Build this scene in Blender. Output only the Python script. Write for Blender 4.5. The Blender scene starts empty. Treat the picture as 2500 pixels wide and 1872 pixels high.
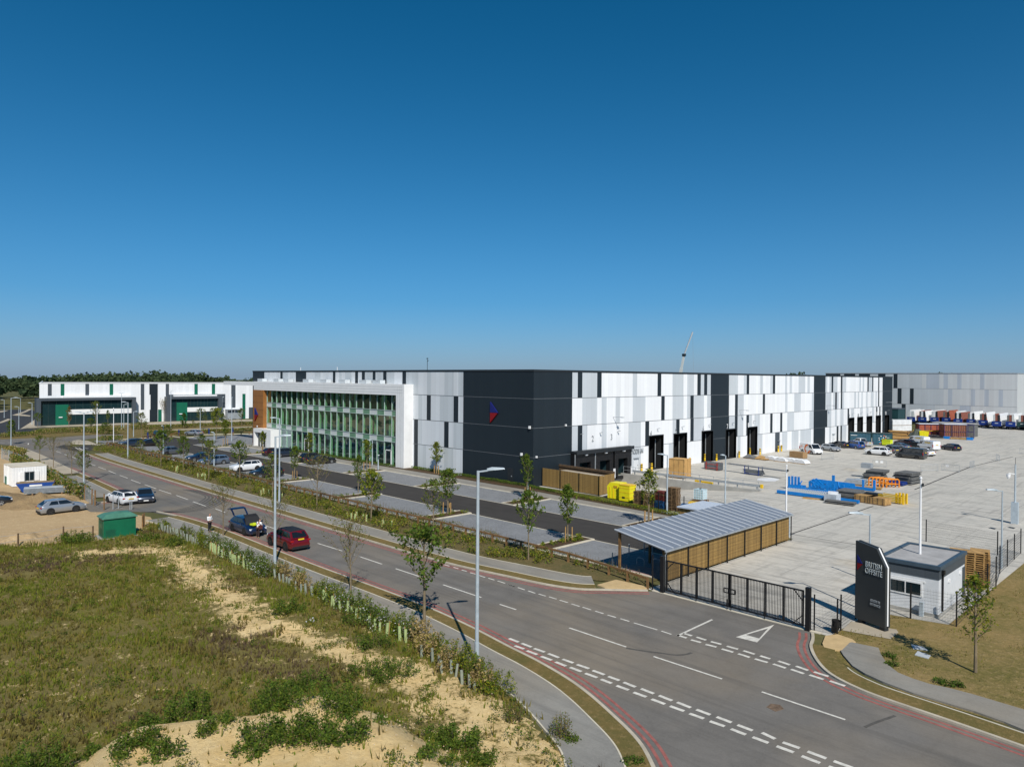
# Industrial estate seen from the air: warehouse, office front, car park, service yard, access road and rough field.
# World frame: metres, X runs along the office front (towards the yard gate), Y runs along the dock side, Z up.
import bpy, bmesh, math, random
from mathutils import Vector, Matrix, noise

RD = math.radians
scene = bpy.context.scene
COL = scene.collection
rnd = random.Random(7)

# ------------------------------------------------------------------ mesh helper
class MB:
    def __init__(s):
        s.v = []; s.f = []; s.m = []
    def add(s, vs, fs, m=0):
        o = len(s.v)
        s.v += [tuple(p) for p in vs]
        for f in fs:
            s.f.append(tuple(i + o for i in f)); s.m.append(m)
        return s
    def box(s, c, d, m=0, rz=0.0):
        x, y, z = d[0] / 2, d[1] / 2, d[2] / 2
        cs, sn = math.cos(rz), math.sin(rz)
        vs = []
        for k in (-z, z):
            for a, b in ((-x, -y), (x, -y), (x, y), (-x, y)):
                vs.append((c[0] + a * cs - b * sn, c[1] + a * sn + b * cs, c[2] + k))
        return s.add(vs, [(3, 2, 1, 0), (4, 5, 6, 7), (0, 1, 5, 4), (1, 2, 6, 5), (2, 3, 7, 6), (3, 0, 4, 7)], m)
    def span(s, x0, x1, y0, y1, z0, z1, m=0):
        return s.box(((x0 + x1) / 2, (y0 + y1) / 2, (z0 + z1) / 2), (abs(x1 - x0), abs(y1 - y0), abs(z1 - z0)), m)
    def bar(s, p0, p1, w, h, m=0):
        p0, p1 = Vector(p0), Vector(p1); d = (p1 - p0)
        if d.length < 1e-6: return s
        d.normalize()
        up = Vector((0, 0, 1)) if abs(d.z) < 0.95 else Vector((0, 1, 0))
        a = d.cross(up).normalized() * (w / 2); b = a.cross(d).normalized() * (h / 2)
        vs = [p + x + y for p in (p0, p1) for x, y in ((-a, -b), (a, -b), (a, b), (-a, b))]
        return s.add(vs, [(3, 2, 1, 0), (4, 5, 6, 7), (0, 1, 5, 4), (1, 2, 6, 5), (2, 3, 7, 6), (3, 0, 4, 7)], m)
    def cyl(s, p0, p1, r0, r1=None, n=10, m=0, caps=True):
        r1 = r0 if r1 is None else r1
        p0, p1 = Vector(p0), Vector(p1); d = (p1 - p0).normalized()
        up = Vector((0, 0, 1)) if abs(d.z) < 0.9 else Vector((1, 0, 0))
        a = d.cross(up).normalized(); b = a.cross(d)
        vs = []
        for p, r in ((p0, r0), (p1, r1)):
            for i in range(n):
                t = 2 * math.pi * i / n
                vs.append(p + a * (r * math.cos(t)) + b * (r * math.sin(t)))
        fs = [((i + 1) % n, i, n + i, n + (i + 1) % n) for i in range(n)]
        if caps: fs += [tuple(range(n)), tuple(range(2 * n - 1, n - 1, -1))]
        return s.add(vs, fs, m)
    def tube(s, pts, r, n=6, m=0):
        for i in range(len(pts) - 1): s.cyl(pts[i], pts[i + 1], r, r, n, m)
        return s
    def prism(s, poly, z0, z1, m=0):
        n = len(poly)
        a = sum(poly[i][0] * poly[(i + 1) % n][1] - poly[(i + 1) % n][0] * poly[i][1] for i in range(n))
        if a < 0: poly = poly[::-1]
        vs = [(p[0], p[1], z0) for p in poly] + [(p[0], p[1], z1) for p in poly]
        fs = [tuple(range(n - 1, -1, -1)), tuple(range(n, 2 * n))]
        fs += [(i, (i + 1) % n, n + (i + 1) % n, n + i) for i in range(n)]
        return s.add(vs, fs, m)
    def face(s, pts, m=0):
        return s.add(pts, [tuple(range(len(pts)))], m)
    def sheet(s, poly, z, m=0):
        n = len(poly)
        a = sum(poly[i][0] * poly[(i + 1) % n][1] - poly[(i + 1) % n][0] * poly[i][1] for i in range(n))
        if a < 0: poly = poly[::-1]
        return s.face([(p[0], p[1], z) for p in poly], m)
    def build(s, name, mats, parent=None, smooth=False, loc=None):
        me = bpy.data.meshes.new(name)
        me.from_pydata(s.v, [], s.f)
        if not isinstance(mats, (list, tuple)): mats = [mats]
        for k in mats: me.materials.append(k)
        me.polygons.foreach_set('material_index', s.m)
        if smooth: me.polygons.foreach_set('use_smooth', [True] * len(s.f))
        me.update()
        o = bpy.data.objects.new(name, me); COL.objects.link(o)
        if parent: o.parent = parent
        if loc: o.location = loc
        return o

def tag(o, label=None, cat=None, group=None, kind=None):
    if label: o['label'] = label
    if cat: o['category'] = cat
    if group: o['group'] = group
    if kind: o['kind'] = kind
    return o
def thing(name, label, cat, loc=(0, 0, 0), rz=0.0, group=None):
    o = bpy.data.objects.new(name, None); COL.objects.link(o)
    o.empty_display_size = 0.3
    o.location = (loc[0], loc[1], loc[2] if len(loc) > 2 else 0.0); o.rotation_euler = (0, 0, rz)
    return tag(o, label, cat, group)
def struct(o):
    o['kind'] = 'structure'; return o
KIDS = {}
def kids_of(o):
    return [c for c in bpy.data.objects if c.parent == o]
def dup(root, kids, loc, rz=0.0, sc=1.0, label=None, group=None):
    r = root.copy(); COL.objects.link(r)
    r.location = (loc[0], loc[1], loc[2] if len(loc) > 2 else 0.0); r.rotation_euler = (0, 0, rz)
    r.scale = (sc, sc, sc) if not isinstance(sc, tuple) else sc
    if label: r['label'] = label
    if group: r['group'] = group
    for ch, sub in kids:
        c = ch.copy(); COL.objects.link(c); c.parent = r
        for g in sub:
            d = g.copy(); COL.objects.link(d); d.parent = c
    return r
def tree_of(root):
    return [(c, kids_of(c)) for c in kids_of(root)]

# ------------------------------------------------------------------ materials
def _new(name):
    m = bpy.data.materials.new(name); m.use_nodes = True
    nt = m.node_tree; nt.nodes.clear()
    out = nt.nodes.new('ShaderNodeOutputMaterial')
    return m, nt, out
def N(nt, t, **kw):
    n = nt.nodes.new(t)
    for k, v in kw.items(): setattr(n, k, v)
    return n
def c4(c): return (c[0], c[1], c[2], 1.0)
def mixc(nt, fac, a, b, mode='MIX'):
    n = N(nt, 'ShaderNodeMix', data_type='RGBA', blend_type=mode)
    for sock, v in ((0, fac), (6, a), (7, b)):
        if hasattr(v, 'is_linked') or hasattr(v, 'links'): nt.links.new(v, n.inputs[sock])
        elif isinstance(v, (int, float)): n.inputs[sock].default_value = v
        else: n.inputs[sock].default_value = c4(v)
    return n.outputs[2]
def ramp(nt, src, p0, p1):
    n = N(nt, 'ShaderNodeMapRange'); n.inputs['From Min'].default_value = p0; n.inputs['From Max'].default_value = p1
    nt.links.new(src, n.inputs['Value']); return n.outputs['Result']
def noi(nt, scale, detail=4.0, rough=0.6, vec=None, dist=0.0):
    n = N(nt, 'ShaderNodeTexNoise'); n.inputs['Scale'].default_value = scale; n.inputs['Detail'].default_value = detail
    n.inputs['Roughness'].default_value = rough; n.inputs['Distortion'].default_value = dist
    if vec is not None: nt.links.new(vec, n.inputs['Vector'])
    return n.outputs['Fac']
def wpos(nt):
    return N(nt, 'ShaderNodeNewGeometry').outputs['Position']
def math2(nt, op, a, b=None):
    n = N(nt, 'ShaderNodeMath', operation=op)
    for i, v in enumerate((a, b)):
        if v is None: continue
        if isinstance(v, (int, float)): n.inputs[i].default_value = v
        else: nt.links.new(v, n.inputs[i])
    return n.outputs[0]
def bumpn(nt, h, strength=0.3, dist=0.02):
    b = N(nt, 'ShaderNodeBump'); b.inputs['Strength'].default_value = strength; b.inputs['Distance'].default_value = dist
    nt.links.new(h, b.inputs['Height']); return b.outputs['Normal']
def princ(nt, out, col, rough=0.7, metal=0.0, spec=0.4, normal=None, coat=0.0):
    p = N(nt, 'ShaderNodeBsdfPrincipled')
    if isinstance(col, (tuple, list)): p.inputs['Base Color'].default_value = c4(col)
    else: nt.links.new(col, p.inputs['Base Color'])
    if isinstance(rough, (int, float)): p.inputs['Roughness'].default_value = rough
    else: nt.links.new(rough, p.inputs['Roughness'])
    p.inputs['Metallic'].default_value = metal; p.inputs['Specular IOR Level'].default_value = spec
    p.inputs['Coat Weight'].default_value = coat
    if normal is not None: nt.links.new(normal, p.inputs['Normal'])
    nt.links.new(p.outputs[0], out.inputs[0]); return p
_MC = {}
def mat(name, col, rough=0.6, metal=0.0, var=0.18, scale=3.0, spec=0.4, coat=0.0, bump=0.0):
    if name in _MC: return _MC[name]
    m, nt, out = _new(name)
    v = wpos(nt)
    f = noi(nt, scale, 5, 0.65, v)
    dark = tuple(c * (1 - var) for c in col); lite = tuple(min(1, c * (1 + var * 0.8)) for c in col)
    colr = mixc(nt, ramp(nt, f, 0.3, 0.7), dark, lite)
    nr = bumpn(nt, noi(nt, scale * 12, 3, 0.6, v), bump, 0.02) if bump else None
    princ(nt, out, colr, rough, metal, spec, nr, coat)
    _MC[name] = m; return m
def cladding(name, col, rough=0.45):
    m, nt, out = _new(name)
    sep = N(nt, 'ShaderNodeSeparateXYZ'); nt.links.new(wpos(nt), sep.inputs[0])
    u = math2(nt, 'ADD', sep.outputs[0], sep.outputs[1])
    fr = math2(nt, 'FRACT', math2(nt, 'DIVIDE', u, 1.0))
    line = math2(nt, 'LESS_THAN', fr, 0.035)
    fr2 = math2(nt, 'FRACT', math2(nt, 'DIVIDE', u, 0.25))
    rib = math2(nt, 'LESS_THAN', fr2, 0.16)
    wn = N(nt, 'ShaderNodeTexWhiteNoise', noise_dimensions='1D'); nt.links.new(math2(nt, 'FLOOR', u), wn.inputs['W'])
    base = mixc(nt, wn.outputs['Value'], tuple(c * 0.95 for c in col), tuple(min(1, c * 1.04) for c in col))
    base = mixc(nt, math2(nt, 'MULTIPLY', rib, 0.14), base, tuple(c * 0.6 for c in col))
    base = mixc(nt, math2(nt, 'MULTIPLY', line, 0.3), base, tuple(c * 0.45 for c in col))
    st = noi(nt, 0.35, 6, 0.7, wpos(nt))
    base = mixc(nt, math2(nt, 'MULTIPLY', ramp(nt, st, 0.45, 0.8), 0.16), base, tuple(c * 0.72 for c in col))
    princ(nt, out, base, rough, 0.0, 0.35)
    return m
def glassy(name, col, rough=0.06, spec=0.6):
    m, nt, out = _new(name)
    f = noi(nt, 0.7, 2, 0.5, wpos(nt))
    princ(nt, out, mixc(nt, f, tuple(c * 0.7 for c in col), tuple(c * 1.3 for c in col)), rough, 0.0, spec)
    return m
def clear_glass(name, tint):
    m, nt, out = _new(name)
    t = N(nt, 'ShaderNodeBsdfTransparent'); t.inputs[0].default_value = c4(tint)
    g = N(nt, 'ShaderNodeBsdfGlossy'); g.inputs['Roughness'].default_value = 0.02; g.inputs[0].default_value = (0.75, 0.95, 1.0, 1)
    fr = N(nt, 'ShaderNodeFresnel'); fr.inputs[0].default_value = 1.5
    nm = N(nt, 'ShaderNodeBump'); nm.inputs['Strength'].default_value = 0.25; nm.inputs['Distance'].default_value = 0.3
    nt.links.new(noi(nt, 0.45, 1, 0.4, wpos(nt)), nm.inputs['Height']); nt.links.new(nm.outputs[0], g.inputs['Normal'])
    f2 = math2(nt, 'ADD', math2(nt, 'MULTIPLY', fr.outputs[0], 1.7), 0.10)
    bf = N(nt, 'ShaderNodeNewGeometry').outputs['Backfacing']; f2 = math2(nt, 'MULTIPLY', f2, math2(nt, 'SUBTRACT', 1.0, bf))
    mx = N(nt, 'ShaderNodeMixShader'); nt.links.new(f2, mx.inputs[0]); nt.links.new(t.outputs[0], mx.inputs[1]); nt.links.new(g.outputs[0], mx.inputs[2])
    nt.links.new(mx.outputs[0], out.inputs[0]); return m
def leafm(name, col, var=0.35):
    m, nt, out = _new(name)
    f = noi(nt, 1.7, 3, 0.7, wpos(nt))
    c = mixc(nt, ramp(nt, f, 0.3, 0.7), tuple(k * (1 - var) for k in col), tuple(k * (1 + var) for k in col))
    d = N(nt, 'ShaderNodeBsdfDiffuse'); nt.links.new(c, d.inputs[0])
    t = N(nt, 'ShaderNodeBsdfTranslucent'); nt.links.new(c, t.inputs[0])
    mx = N(nt, 'ShaderNodeMixShader'); mx.inputs[0].default_value = 0.42
    nt.links.new(d.outputs[0], mx.inputs[1]); nt.links.new(t.outputs[0], mx.inputs[2]); nt.links.new(mx.outputs[0], out.inputs[0])
    return m

def asphalt(name, col, dusty=0.0, marks=True):
    m, nt, out = _new(name); p = wpos(nt)
    n1 = noi(nt, 0.35, 7, 0.65, p, 0.4); n2 = noi(nt, 9, 5, 0.75, p); n3 = noi(nt, 0.09, 4, 0.6, p); n4 = noi(nt, 45, 3, 0.7, p)
    c = mixc(nt, ramp(nt, n1, 0.3, 0.7), tuple(k * 0.78 for k in col), tuple(k * 1.22 for k in col))
    c = mixc(nt, math2(nt, 'MULTIPLY', ramp(nt, n2, 0.35, 0.75), 0.45), c, tuple(k * 1.5 for k in col))
    vo = N(nt, 'ShaderNodeTexVoronoi', feature='DISTANCE_TO_EDGE'); vo.inputs['Scale'].default_value = 0.11; nt.links.new(p, vo.inputs['Vector'])
    c = mixc(nt, math2(nt, 'MULTIPLY', ramp(nt, math2(nt, 'ADD', vo.outputs[0], math2(nt, 'MULTIPLY', n1, 0.02)), 0.022, 0.012), 0.10), c, tuple(k * 0.5 for k in col))
    c = mixc(nt, math2(nt, 'MULTIPLY', ramp(nt, n4, 0.5, 0.8), 0.5), c, tuple(k * 0.45 for k in col))
    if dusty: c = mixc(nt, math2(nt, 'MULTIPLY', ramp(nt, n3, 0.42, 0.66), dusty), c, (0.33, 0.25, 0.15))
    # long rolling streaks along the carriageway
    mp = N(nt, 'ShaderNodeMapping'); mp.inputs['Scale'].default_value = (0.05, 1.3, 1); nt.links.new(p, mp.inputs['Vector'])
    s = noi(nt, 1.0, 5, 0.65, mp.outputs[0])
    c = mixc(nt, math2(nt, 'MULTIPLY', ramp(nt, s, 0.48, 0.70), 0.5), c, tuple(k * 0.62 for k in col))
    princ(nt, out, c, 0.88, 0, 0.3, bumpn(nt, n2, 0.35, 0.01)); return m
def paving(name, col):
    m, nt, out = _new(name); p = wpos(nt)
    b = N(nt, 'ShaderNodeTexBrick'); b.inputs['Scale'].default_value = 1.0; b.inputs['Brick Width'].default_value = 0.2; b.inputs['Row Height'].default_value = 0.1
    b.inputs['Mortar Size'].default_value = 0.008
    b.inputs[1].default_value = c4(tuple(k * 1.18 for k in col)); b.inputs[2].default_value = c4(tuple(k * 0.8 for k in col)); b.inputs[3].default_value = c4(tuple(k * 0.6 for k in col))
    nt.links.new(p, b.inputs['Vector'])
    n1 = noi(nt, 0.5, 6, 0.7, p); n2 = noi(nt, 3.0, 4, 0.7, p)
    c = mixc(nt, ramp(nt, n1, 0.35, 0.7), b.outputs[0], tuple(k * 1.15 for k in col))
    c = mixc(nt, math2(nt, 'MULTIPLY', ramp(nt, n2, 0.45, 0.7), 0.4), c, tuple(k * 0.62 for k in col))
    princ(nt, out, c, 0.9, 0, 0.25); return m
def earth(name, a, b, c_, scale=0.6, bump=0.6):
    m, nt, out = _new(name); p = wpos(nt)
    n1 = noi(nt, scale, 8, 0.7, p, 0.3); n2 = noi(nt, scale * 9, 6, 0.75, p); n3 = noi(nt, scale * 40, 4, 0.7, p)
    c = mixc(nt, ramp(nt, n1, 0.36, 0.64), a, b)
    c = mixc(nt, ramp(nt, n2, 0.5, 0.72), c, c_)
    c = mixc(nt, math2(nt, 'MULTIPLY', ramp(nt, n3, 0.4, 0.75), 0.55), c, tuple(k * 0.55 for k in a))
    princ(nt, out, c, 0.95, 0, 0.2, bumpn(nt, n2, bump, 0.12)); return m

M = {}
def setup_materials():
    W = (0.74, 0.76, 0.78)
    M['clad_N'] = cladding('sunny_side_grey_cladding', (0.56, 0.595, 0.625)); M['clad_W'] = cladding('white_cladding', (0.84, 0.85, 0.86)); M['clad_L'] = cladding('shade_lifted_grey_cladding', (0.68, 0.71, 0.735))  # one panel grey twice; front copy painted lighter to lift its shade
    M['clad_G'] = cladding('silver_grey_cladding', (0.55, 0.59, 0.615)); M['clad_D'] = cladding('anthracite_cladding', (0.014, 0.022, 0.029), 0.55)
    M['clad_M'] = cladding('slate_cladding', (0.07, 0.085, 0.10), 0.5)
    M['clad_g'] = cladding('green_cladding', (0.008, 0.13, 0.075), 0.45); M['clad_S'] = cladding('far_grey_cladding', (0.50, 0.53, 0.55))
    M['clad_T'] = cladding('far_light_cladding', (0.57, 0.585, 0.585)); M['clad_U'] = cladding('far_blue_grey_cladding', (0.43, 0.47, 0.52))
    M['white'] = mat('white_panel', (0.80, 0.80, 0.79), 0.4, var=0.05, scale=1.0)
    M['seam'] = mat('dark_seam', (0.12, 0.13, 0.14), 0.6)
    M['dark'] = mat('dark_metal', (0.02, 0.024, 0.028), 0.45)
    M['black'] = mat('black_paint', (0.010, 0.010, 0.011), 0.45)
    M['rubber'] = mat('black_rubber', (0.012, 0.012, 0.012), 0.85)
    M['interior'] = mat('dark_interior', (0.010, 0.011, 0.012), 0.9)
    M['bronze'] = mat('bronze_cladding', (0.30, 0.125, 0.032), 0.5, var=0.15, scale=0.8)
    M['glass'] = clear_glass('green_tinted_glass', (0.62, 0.82, 0.70))
    M['fin'] = mat('pale_green_fin', (0.46, 0.62, 0.44), 0.7, var=0.1)
    M['spandrel_green'] = glassy('green_spandrel_glass', (0.14, 0.27, 0.18), 0.12, 0.5); M['spandrel_grey'] = mat('grey_spandrel_panel', (0.55, 0.58, 0.57), 0.35, var=0.05)
    M['darkglass'] = glassy('dark_window_glass', (0.012, 0.022, 0.026), 0.05, 0.7)
    M['farglass'] = glassy('dark_green_glazing', (0.010, 0.030, 0.034), 0.12, 0.45)
    M['mullion'] = mat('pale_mullion', (0.40, 0.48, 0.44), 0.4, var=0.05)
    M['steel'] = mat('galvanised_steel', (0.40, 0.43, 0.45), 0.45, 0.3, 0.2, 2.0)
    M['pole'] = mat('pale_grey_pole', (0.42, 0.48, 0.52), 0.45, 0.1, 0.15, 2.0)
    M['whitepole'] = mat('white_pole', (0.82, 0.82, 0.82), 0.4, var=0.04)
    M['blue_logo'] = mat('logo_blue', (0.010, 0.015, 0.14), 0.4, var=0.05); M['red_logo'] = mat('logo_red', (0.24, 0.004, 0.008), 0.4, var=0.05)
    M['timber'] = mat('brown_timber', (0.20, 0.11, 0.042), 0.8, var=0.4, scale=2.5)
    M['oldtimber'] = mat('weathered_timber', (0.12, 0.075, 0.04), 0.85, var=0.4, scale=2.5)
    M['palewood'] = mat('fresh_plywood', (0.55, 0.32, 0.11), 0.7, var=0.18, scale=1.5)
    M['pallet'] = mat('pallet_wood', (0.22, 0.135, 0.065), 0.85, var=0.4, scale=3.0)
    M['palletpale'] = mat('pale_pallet_wood', (0.42, 0.25, 0.09), 0.85, var=0.4, scale=3.0)
    M['palletred'] = mat('red_pallet_wood', (0.16, 0.03, 0.022), 0.8, var=0.3); M['palletblue'] = mat('blue_pallet_wood', (0.012, 0.085, 0.23), 0.8, var=0.3)
    M['yellow'] = mat('yellow_paint', (0.78, 0.50, 0.015), 0.5, var=0.08); M['brightyellow'] = mat('bright_yellow_plastic', (0.80, 0.70, 0.01), 0.5, var=0.08)
    M['lime'] = mat('lime_plastic', (0.62, 0.72, 0.02), 0.5, var=0.1)
    M['blue'] = mat('bright_blue_steel', (0.006, 0.19, 0.56), 0.45, var=0.12); M['deepblue'] = mat('deep_blue_steel', (0.006, 0.032, 0.20), 0.5, var=0.25)
    M['red'] = mat('red_steel', (0.42, 0.03, 0.02), 0.5, var=0.2); M['rust'] = mat('terracotta_board', (0.33, 0.085, 0.045), 0.8, var=0.25, scale=1.0)
    M['brick'] = mat('brown_brick_board', (0.24, 0.085, 0.06), 0.85, var=0.25, scale=2.0)
    M['purple'] = mat('indigo_scaffold', (0.03, 0.022, 0.11), 0.5, var=0.2)
    M['orange'] = mat('orange_steel', (0.72, 0.24, 0.015), 0.5, var=0.1); M['orangelogo'] = mat('orange_decal', (0.80, 0.16, 0.01), 0.4, var=0.05)
    M['slab'] = mat('grey_sheet_stack', (0.14, 0.14, 0.135), 0.8, var=0.3, scale=2.0); M['tarp'] = mat('white_wrap', (0.72, 0.73, 0.74), 0.5, var=0.15, scale=1.0)
    M['teal'] = mat('teal_container_paint', (0.035, 0.10, 0.14), 0.55, var=0.2, scale=0.8); M['darkteal'] = mat('dark_teal_panel', (0.012, 0.05, 0.055), 0.55, var=0.2)
    M['cabgreen'] = mat('green_fibreglass', (0.008, 0.13, 0.062), 0.4, var=0.18, scale=0.8); M['cabroof'] = mat('weathered_green_fibreglass', (0.07, 0.20, 0.14), 0.5, var=0.25, scale=1.5)
    M['concrete'] = mat('cast_concrete', (0.36, 0.35, 0.32), 0.85, var=0.2, scale=0.8, bump=0.2); M['kerb'] = mat('concrete_kerb', (0.50, 0.44, 0.34), 0.85, var=0.2, scale=1.0)
    M['palekerb'] = mat('pale_kerb', (0.62, 0.56, 0.44), 0.85, var=0.15, scale=1.0)
    M['roofsheet'] = mat('blue_grey_roof_sheet', (0.20, 0.225, 0.265), 0.4, var=0.1, scale=1.0); M['roofrib'] = mat('pale_roof_rib', (0.62, 0.64, 0.66), 0.4, var=0.05)
    M['flatroof'] = mat('grey_membrane_roof', (0.38, 0.37, 0.36), 0.85, var=0.18, scale=1.2); M['greybrick'] = mat('white_boarding', (0.66, 0.68, 0.70), 0.6, var=0.06)
    M['asphalt'] = asphalt('road_asphalt', (0.160, 0.148, 0.132), 0.30); M['dusty'] = asphalt('dusty_asphalt', (0.135, 0.13, 0.12), 0.5); M['aisle'] = asphalt('fresh_tarmac', (0.050, 0.045, 0.040), 0.0)
    M['faraisle'] = asphalt('far_tarmac', (0.035, 0.037, 0.042), 0.0)
    M['bays'] = paving('grey_block_paving', (0.225, 0.23, 0.235)); M['path'] = asphalt('footway_asphalt', (0.25, 0.24, 0.215), 0.30)
    M['farpath'] = mat('beige_path', (0.42, 0.36, 0.27), 0.9, var=0.15, scale=0.4); M['tactile'] = mat('buff_tactile_paving', (0.56, 0.40, 0.20), 0.9, var=0.15, scale=1.5)
    M['pinkpave'] = mat('pink_block_paving', (0.36, 0.24, 0.22), 0.9, var=0.2, scale=2.0)
    M['marking'] = mat('white_road_paint', (0.66, 0.63, 0.56), 0.8, var=0.25, scale=4.0)
    M['redline'] = mat('red_road_paint', (0.33, 0.115, 0.095), 0.85, var=0.35, scale=2.5)
    M['verge'] = earth('dry_verge_turf', (0.21, 0.145, 0.05), (0.13, 0.115, 0.035), (0.30, 0.21, 0.09), 0.5, 0.5)
    M['mulch'] = earth('brown_mulch', (0.10, 0.065, 0.035), (0.065, 0.042, 0.024), (0.15, 0.10, 0.05), 1.2, 0.8)
    M['bed'] = earth('planting_bed_soil', (0.17, 0.125, 0.05), (0.10, 0.10, 0.035), (0.24, 0.17, 0.08), 0.5, 0.7)
    M['dirt'] = earth('sandy_site_dirt', (0.52, 0.37, 0.20), (0.45, 0.31, 0.165), (0.62, 0.47, 0.27), 0.16, 0.6)
    M['spoil'] = earth('brown_spoil', (0.34, 0.235, 0.12), (0.26, 0.18, 0.095), (0.44, 0.32, 0.18), 0.8, 0.9)
    M['land'] = earth('rough_land', (0.10, 0.10, 0.035), (0.13, 0.12, 0.045), (0.17, 0.15, 0.07), 0.03, 0.4)
    M['lawn'] = earth('patchy_lawn', (0.17, 0.145, 0.040), (0.34, 0.235, 0.095), (0.40, 0.285, 0.135), 0.32, 1.0)
    M['guard'] = mat('pale_green_tube', (0.38, 0.46, 0.20), 0.6, var=0.15, scale=6.0); M['oldguard'] = mat('grey_green_tube', (0.28, 0.31, 0.25), 0.7, var=0.2, scale=6.0)
    M['bark'] = mat('young_bark', (0.20, 0.155, 0.095), 0.9, var=0.3, scale=4.0); M['palebark'] = mat('pale_bark', (0.34, 0.24, 0.17), 0.9, var=0.25, scale=4.0); M['stake'] = mat('tree_stake_wood', (0.42, 0.25, 0.09), 0.85, var=0.25)
    M['twig'] = mat('brown_twig', (0.13, 0.10, 0.055), 0.9, var=0.3)
    for k, c in (('leaf_a', (0.115, 0.180, 0.030)), ('leaf_b', (0.16, 0.205, 0.03)), ('leaf_c', (0.075, 0.130, 0.024)), ('leaf_y', (0.3, 0.3, 0.03)), ('leaf_o', (0.19, 0.165, 0.05)), ('leaf_d', (0.034, 0.075, 0.018)),
                 ('straw', (0.5, 0.37, 0.17)), ('leaf_w', (0.75, 0.75, 0.70)), ('gr_green', (0.20, 0.225, 0.034)), ('gr_olive', (0.27, 0.225, 0.055)), ('gr_brown', (0.16, 0.125, 0.045)), ('gr_purple', (0.16, 0.11, 0.078)), ('hazed_wood_a', (0.066, 0.100, 0.048)), ('hazed_wood_b', (0.095, 0.130, 0.060)), ('hazed_wood_c', (0.040, 0.066, 0.036)), ('leaf_r', (0.20, 0.085, 0.03))):  # far wood greens have distance haze mixed into their colour
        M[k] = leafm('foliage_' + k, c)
    # concrete yard: cast bays with joints, stains and tyre tracks
    m, nt, out = _new('yard_concrete'); p = wpos(nt)
    b = N(nt, 'ShaderNodeTexBrick'); b.offset = 0.0; b.inputs['Scale'].default_value = 1.0; b.inputs['Brick Width'].default_value = 6.0; b.inputs['Row Height'].default_value = 5.0; b.inputs['Mortar Size'].default_value = 0.03
    b.inputs[1].default_value = (0.53, 0.505, 0.45, 1); b.inputs[2].default_value = (0.47, 0.45, 0.40, 1); b.inputs[3].default_value = (0.17, 0.165, 0.15, 1)
    nt.links.new(p, b.inputs['Vector'])
    n1 = noi(nt, 0.12, 8, 0.68, p, 0.5); n2 = noi(nt, 0.7, 6, 0.7, p, 1.2)
    mp = N(nt, 'ShaderNodeMapping'); mp.inputs['Scale'].default_value = (0.10, 1.6, 1); mp.inputs['Rotation'].default_value = (0, 0, 0.3); nt.links.new(p, mp.inputs['Vector'])
    n3 = noi(nt, 1.0, 6, 0.7, mp.outputs[0], 0.6)
    mp2 = N(nt, 'ShaderNodeMapping'); mp2.inputs['Scale'].default_value = (1.4, 0.08, 1); mp2.inputs['Rotation'].default_value = (0, 0, 0.25); nt.links.new(p, mp2.inputs['Vector'])
    n4 = noi(nt, 1.0, 6, 0.7, mp2.outputs[0], 0.6)
    c = mixc(nt, ramp(nt, n1, 0.34, 0.66), b.outputs[0], (0.58, 0.545, 0.475))
    c = mixc(nt, math2(nt, 'MULTIPLY', ramp(nt, n2, 0.48, 0.72), 0.5), c, (0.29, 0.27, 0.235))
    c = mixc(nt, math2(nt, 'MULTIPLY', ramp(nt, n3, 0.52, 0.66), 0.55), c, (0.20, 0.19, 0.175))
    c = mixc(nt, math2(nt, 'MULTIPLY', ramp(nt, n4, 0.53, 0.68), 0.5), c, (0.22, 0.21, 0.19))
    n5 = noi(nt, 0.06, 5, 0.6, p)
    c = mixc(nt, math2(nt, 'MULTIPLY', ramp(nt, n5, 0.60, 0.72), 0.5), c, (0.46, 0.36, 0.22))
    princ(nt, out, c, 0.85, 0, 0.3); M['yard'] = m
    # willow / wattle screen
    m, nt, out = _new('woven_screen')
    sep = N(nt, 'ShaderNodeSeparateXYZ'); nt.links.new(wpos(nt), sep.inputs[0])
    u = math2(nt, 'ADD', sep.outputs[0], sep.outputs[1])
    fr = math2(nt, 'FRACT', math2(nt, 'DIVIDE', u, 0.11)); fz = math2(nt, 'FRACT', math2(nt, 'DIVIDE', sep.outputs[2], 0.2))
    wn = N(nt, 'ShaderNodeTexWhiteNoise', noise_dimensions='1D'); nt.links.new(math2(nt, 'FLOOR', math2(nt, 'DIVIDE', u, 0.11)), wn.inputs['W'])
    c = mixc(nt, wn.outputs['Value'], (0.26, 0.155, 0.045), (0.42, 0.26, 0.08))
    c = mixc(nt, math2(nt, 'MULTIPLY', math2(nt, 'LESS_THAN', fr, 0.22), 0.75), c, (0.07, 0.045, 0.018))
    c = mixc(nt, math2(nt, 'MULTIPLY', math2(nt, 'LESS_THAN', fz, 0.12), 0.5), c, (0.08, 0.05, 0.02))
    c = mixc(nt, math2(nt, 'MULTIPLY', ramp(nt, noi(nt, 0.9, 5, 0.7, wpos(nt)), 0.4, 0.7), 0.35), c, (0.16, 0.105, 0.045))
    princ(nt, out, c, 0.85); M['woven'] = m
    # rough field: 'sand' vertex attribute blends bare sandy soil into weedy turf
    m, nt, out = _new('field_surface'); p = wpos(nt)
    at = N(nt, 'ShaderNodeAttribute'); at.attribute_name = 'sand'
    n1 = noi(nt, 0.9, 8, 0.72, p, 0.4); n2 = noi(nt, 4.0, 7, 0.75, p); n3 = noi(nt, 22, 4, 0.7, p); n0 = noi(nt, 0.22, 5, 0.6, p)
    f = math2(nt, 'ADD', at.outputs['Fac'], math2(nt, 'MULTIPLY', math2(nt, 'SUBTRACT', n1, 0.5), 2.1))
    f = math2(nt, 'ADD', f, math2(nt, 'MULTIPLY', math2(nt, 'SUBTRACT', n2, 0.5), 1.5))
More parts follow.
